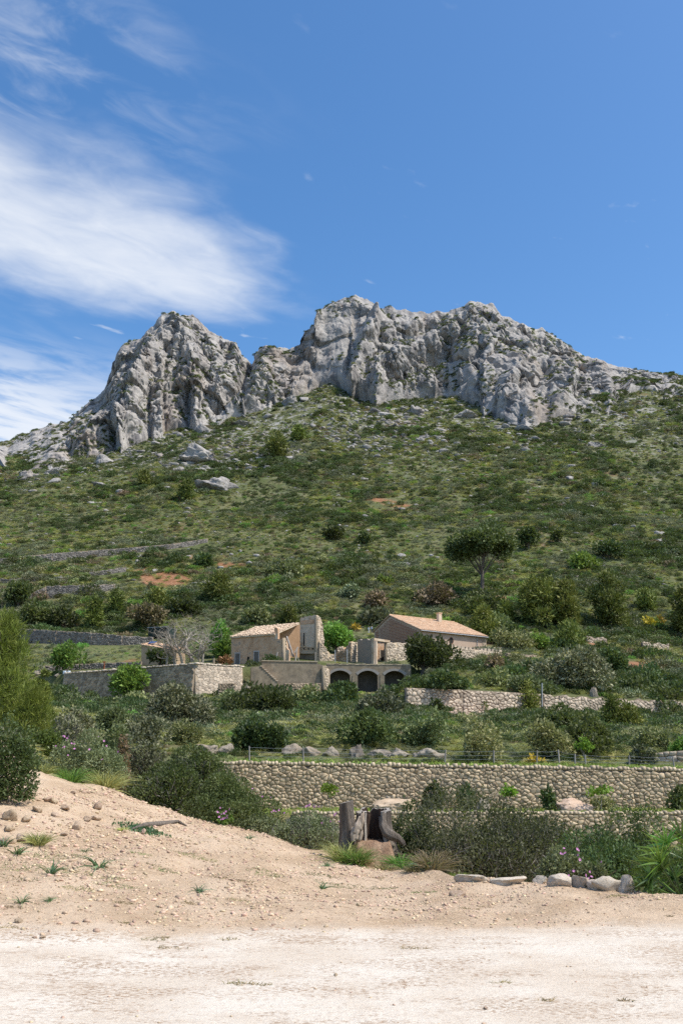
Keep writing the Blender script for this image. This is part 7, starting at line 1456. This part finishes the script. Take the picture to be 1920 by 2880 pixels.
# dark scrub on the ledges of the crags
nz_ = None
me = mt.data; nP = len(me.polygons); ce = np.empty(nP * 3, np.float32); me.polygons.foreach_get('center', ce); ce = ce.reshape(-1, 3); no_ = np.empty(nP * 3, np.float32); me.polygons.foreach_get('normal', no_); no_ = no_.reshape(-1, 3); cu, cv_ = proj(ce)
ok = np.where((no_[:, 2] > .42) & (ce[:, 1] < 695) & (cu > 40) & (cu < 1920) & (fbm(P3(*(ce / 16).T), 3, 171) > .50))[0]; pick = rng.choice(ok, min(3600, len(ok)), replace=False)
ks_ = np.where(rng.random(len(pick)) < .7, 0, 1); s = rng.uniform(.45, 1.9, len(pick)); scatter('shrubbery', 'dark scrub growing on the ledges of the crags', 'scrub', protos, ce[pick] - UP * .3, np.stack([s, s, s * .9], 1), np.stack([s * 0, s * 0, rng.uniform(0, 6, len(pick))], 1), base_i[ks_] + rng.integers(0, 2, len(pick)))
# blocks and scrub that break up the foot of the crags
fu = rng.uniform(60, 1900, 800); fv = np.interp(fu, us, bu) + rng.normal(8, 22, 800) + 6; fp_ = np.array([hit(float(a), float(b), 430.0) for a, b in zip(fu, fv)]); fk = np.where(rng.random(800) < .42, 7, np.where(rng.random(800) < .6, 0, 1)); fs = np.where(fk == 7, np.exp(rng.normal(.1, .6, 800)), rng.uniform(.7, 2.0, 800))
scatter('scree', 'pale blocks and scrub along the foot of the crags', 'scree', protos, fp_ - UP * .2, np.stack([fs * 1.2, fs, fs * .8], 1), np.stack([rng.normal(0, .2, 800), rng.normal(0, .2, 800), rng.uniform(0, 6.28, 800)], 1), base_i[fk] + rng.integers(0, 2, 800))
# gravel over the bank and a little on the court
n = 120000; gx = rng.uniform(-8, 8, n); gy = rng.uniform(9.6, 20, n); gz = T(gx, gy); gu, gv = proj(P3(gx, gy, gz)); fi = np.interp(gu, [-400, 0, 340, 500, 740, 960, 1120, 1280, 1600, 1920, 2300], [15.6, 15.6, 19.2, 19.2, 18.6, 17.4, 15.8, 14.4, 13.4, 12.5, 12])
dn = np.clip((gy - 10.2 - gx * .16) / 1.6, 0, 1) * (.15 + 2.0 * np.clip(fbm(P3(gx / .9, gy / .9), 4, 191) - .38, 0, 1)); ok = (gy < fi) & (rng.random(n) < dn) & (gu > -250) & (gu < 2170); gx, gy, gz = gx[ok], gy[ok], gz[ok]
gs = np.minimum(.0055 * np.exp(np.abs(rng.normal(0, .72, len(gx)))), .034) * np.interp(gx, [-6, -2, 3], [1.25, 1.0, .75])
cx_, cy_ = rng.uniform(-5, 5, 260), rng.uniform(5.5, 10.6, 260); gx = np.concatenate([gx, cx_]); gy = np.concatenate([gy, cy_]); gz = np.concatenate([gz, T(cx_, cy_)]); gs = np.concatenate([gs, rng.uniform(.004, .012, 260)]); n = len(gx)
pbl = []
for j, me in enumerate(PB):
    q = hit([330, 620, 820, 1060][j], 2470); o = link('pebble', me, None, q + UP * .01); o.scale = (.03, .03, .03); tag(o, 'pale pebble on the gravel bank, ' + ['leftmost', 'left of centre', 'right of centre', 'rightmost'][j] + ' of four', 'pebble'); pbl.append(o)
scatter('gravel', 'tan gravel strewn over the bank', 'gravel', pbl, P3(gx, gy, gz + gs * .15), np.stack([gs * rng.uniform(.8, 1.4, n), gs * rng.uniform(.8, 1.3, n), gs], 1), np.stack([rng.normal(0, .3, n), rng.normal(0, .3, n), rng.uniform(0, 6.28, n)], 1), rng.integers(0, 4, n))
# turf along the foot of the near walls
n = 7000; tx = rng.uniform(-7, 27, n); ty = np.where(rng.random(n) < .55, rng.uniform(56.6, 61.7, n), rng.uniform(62.6, 67.5, n)); tz = T(tx, ty); V, Q, m_ = blades(P3(tx, ty, tz), np.stack([rng.normal(size=n) * .5, rng.normal(size=n) * .5, np.ones(n)], 1), rng.uniform(.12, .34, n), .05, rng, .6, 2)
tag(link('grass', mesh_np('grass', V, Q, rnd=np.repeat(rng.random(n), m_), mats=[L_GREEN])), 'fresh grass along the near terraces', 'grass', kind='stuff')
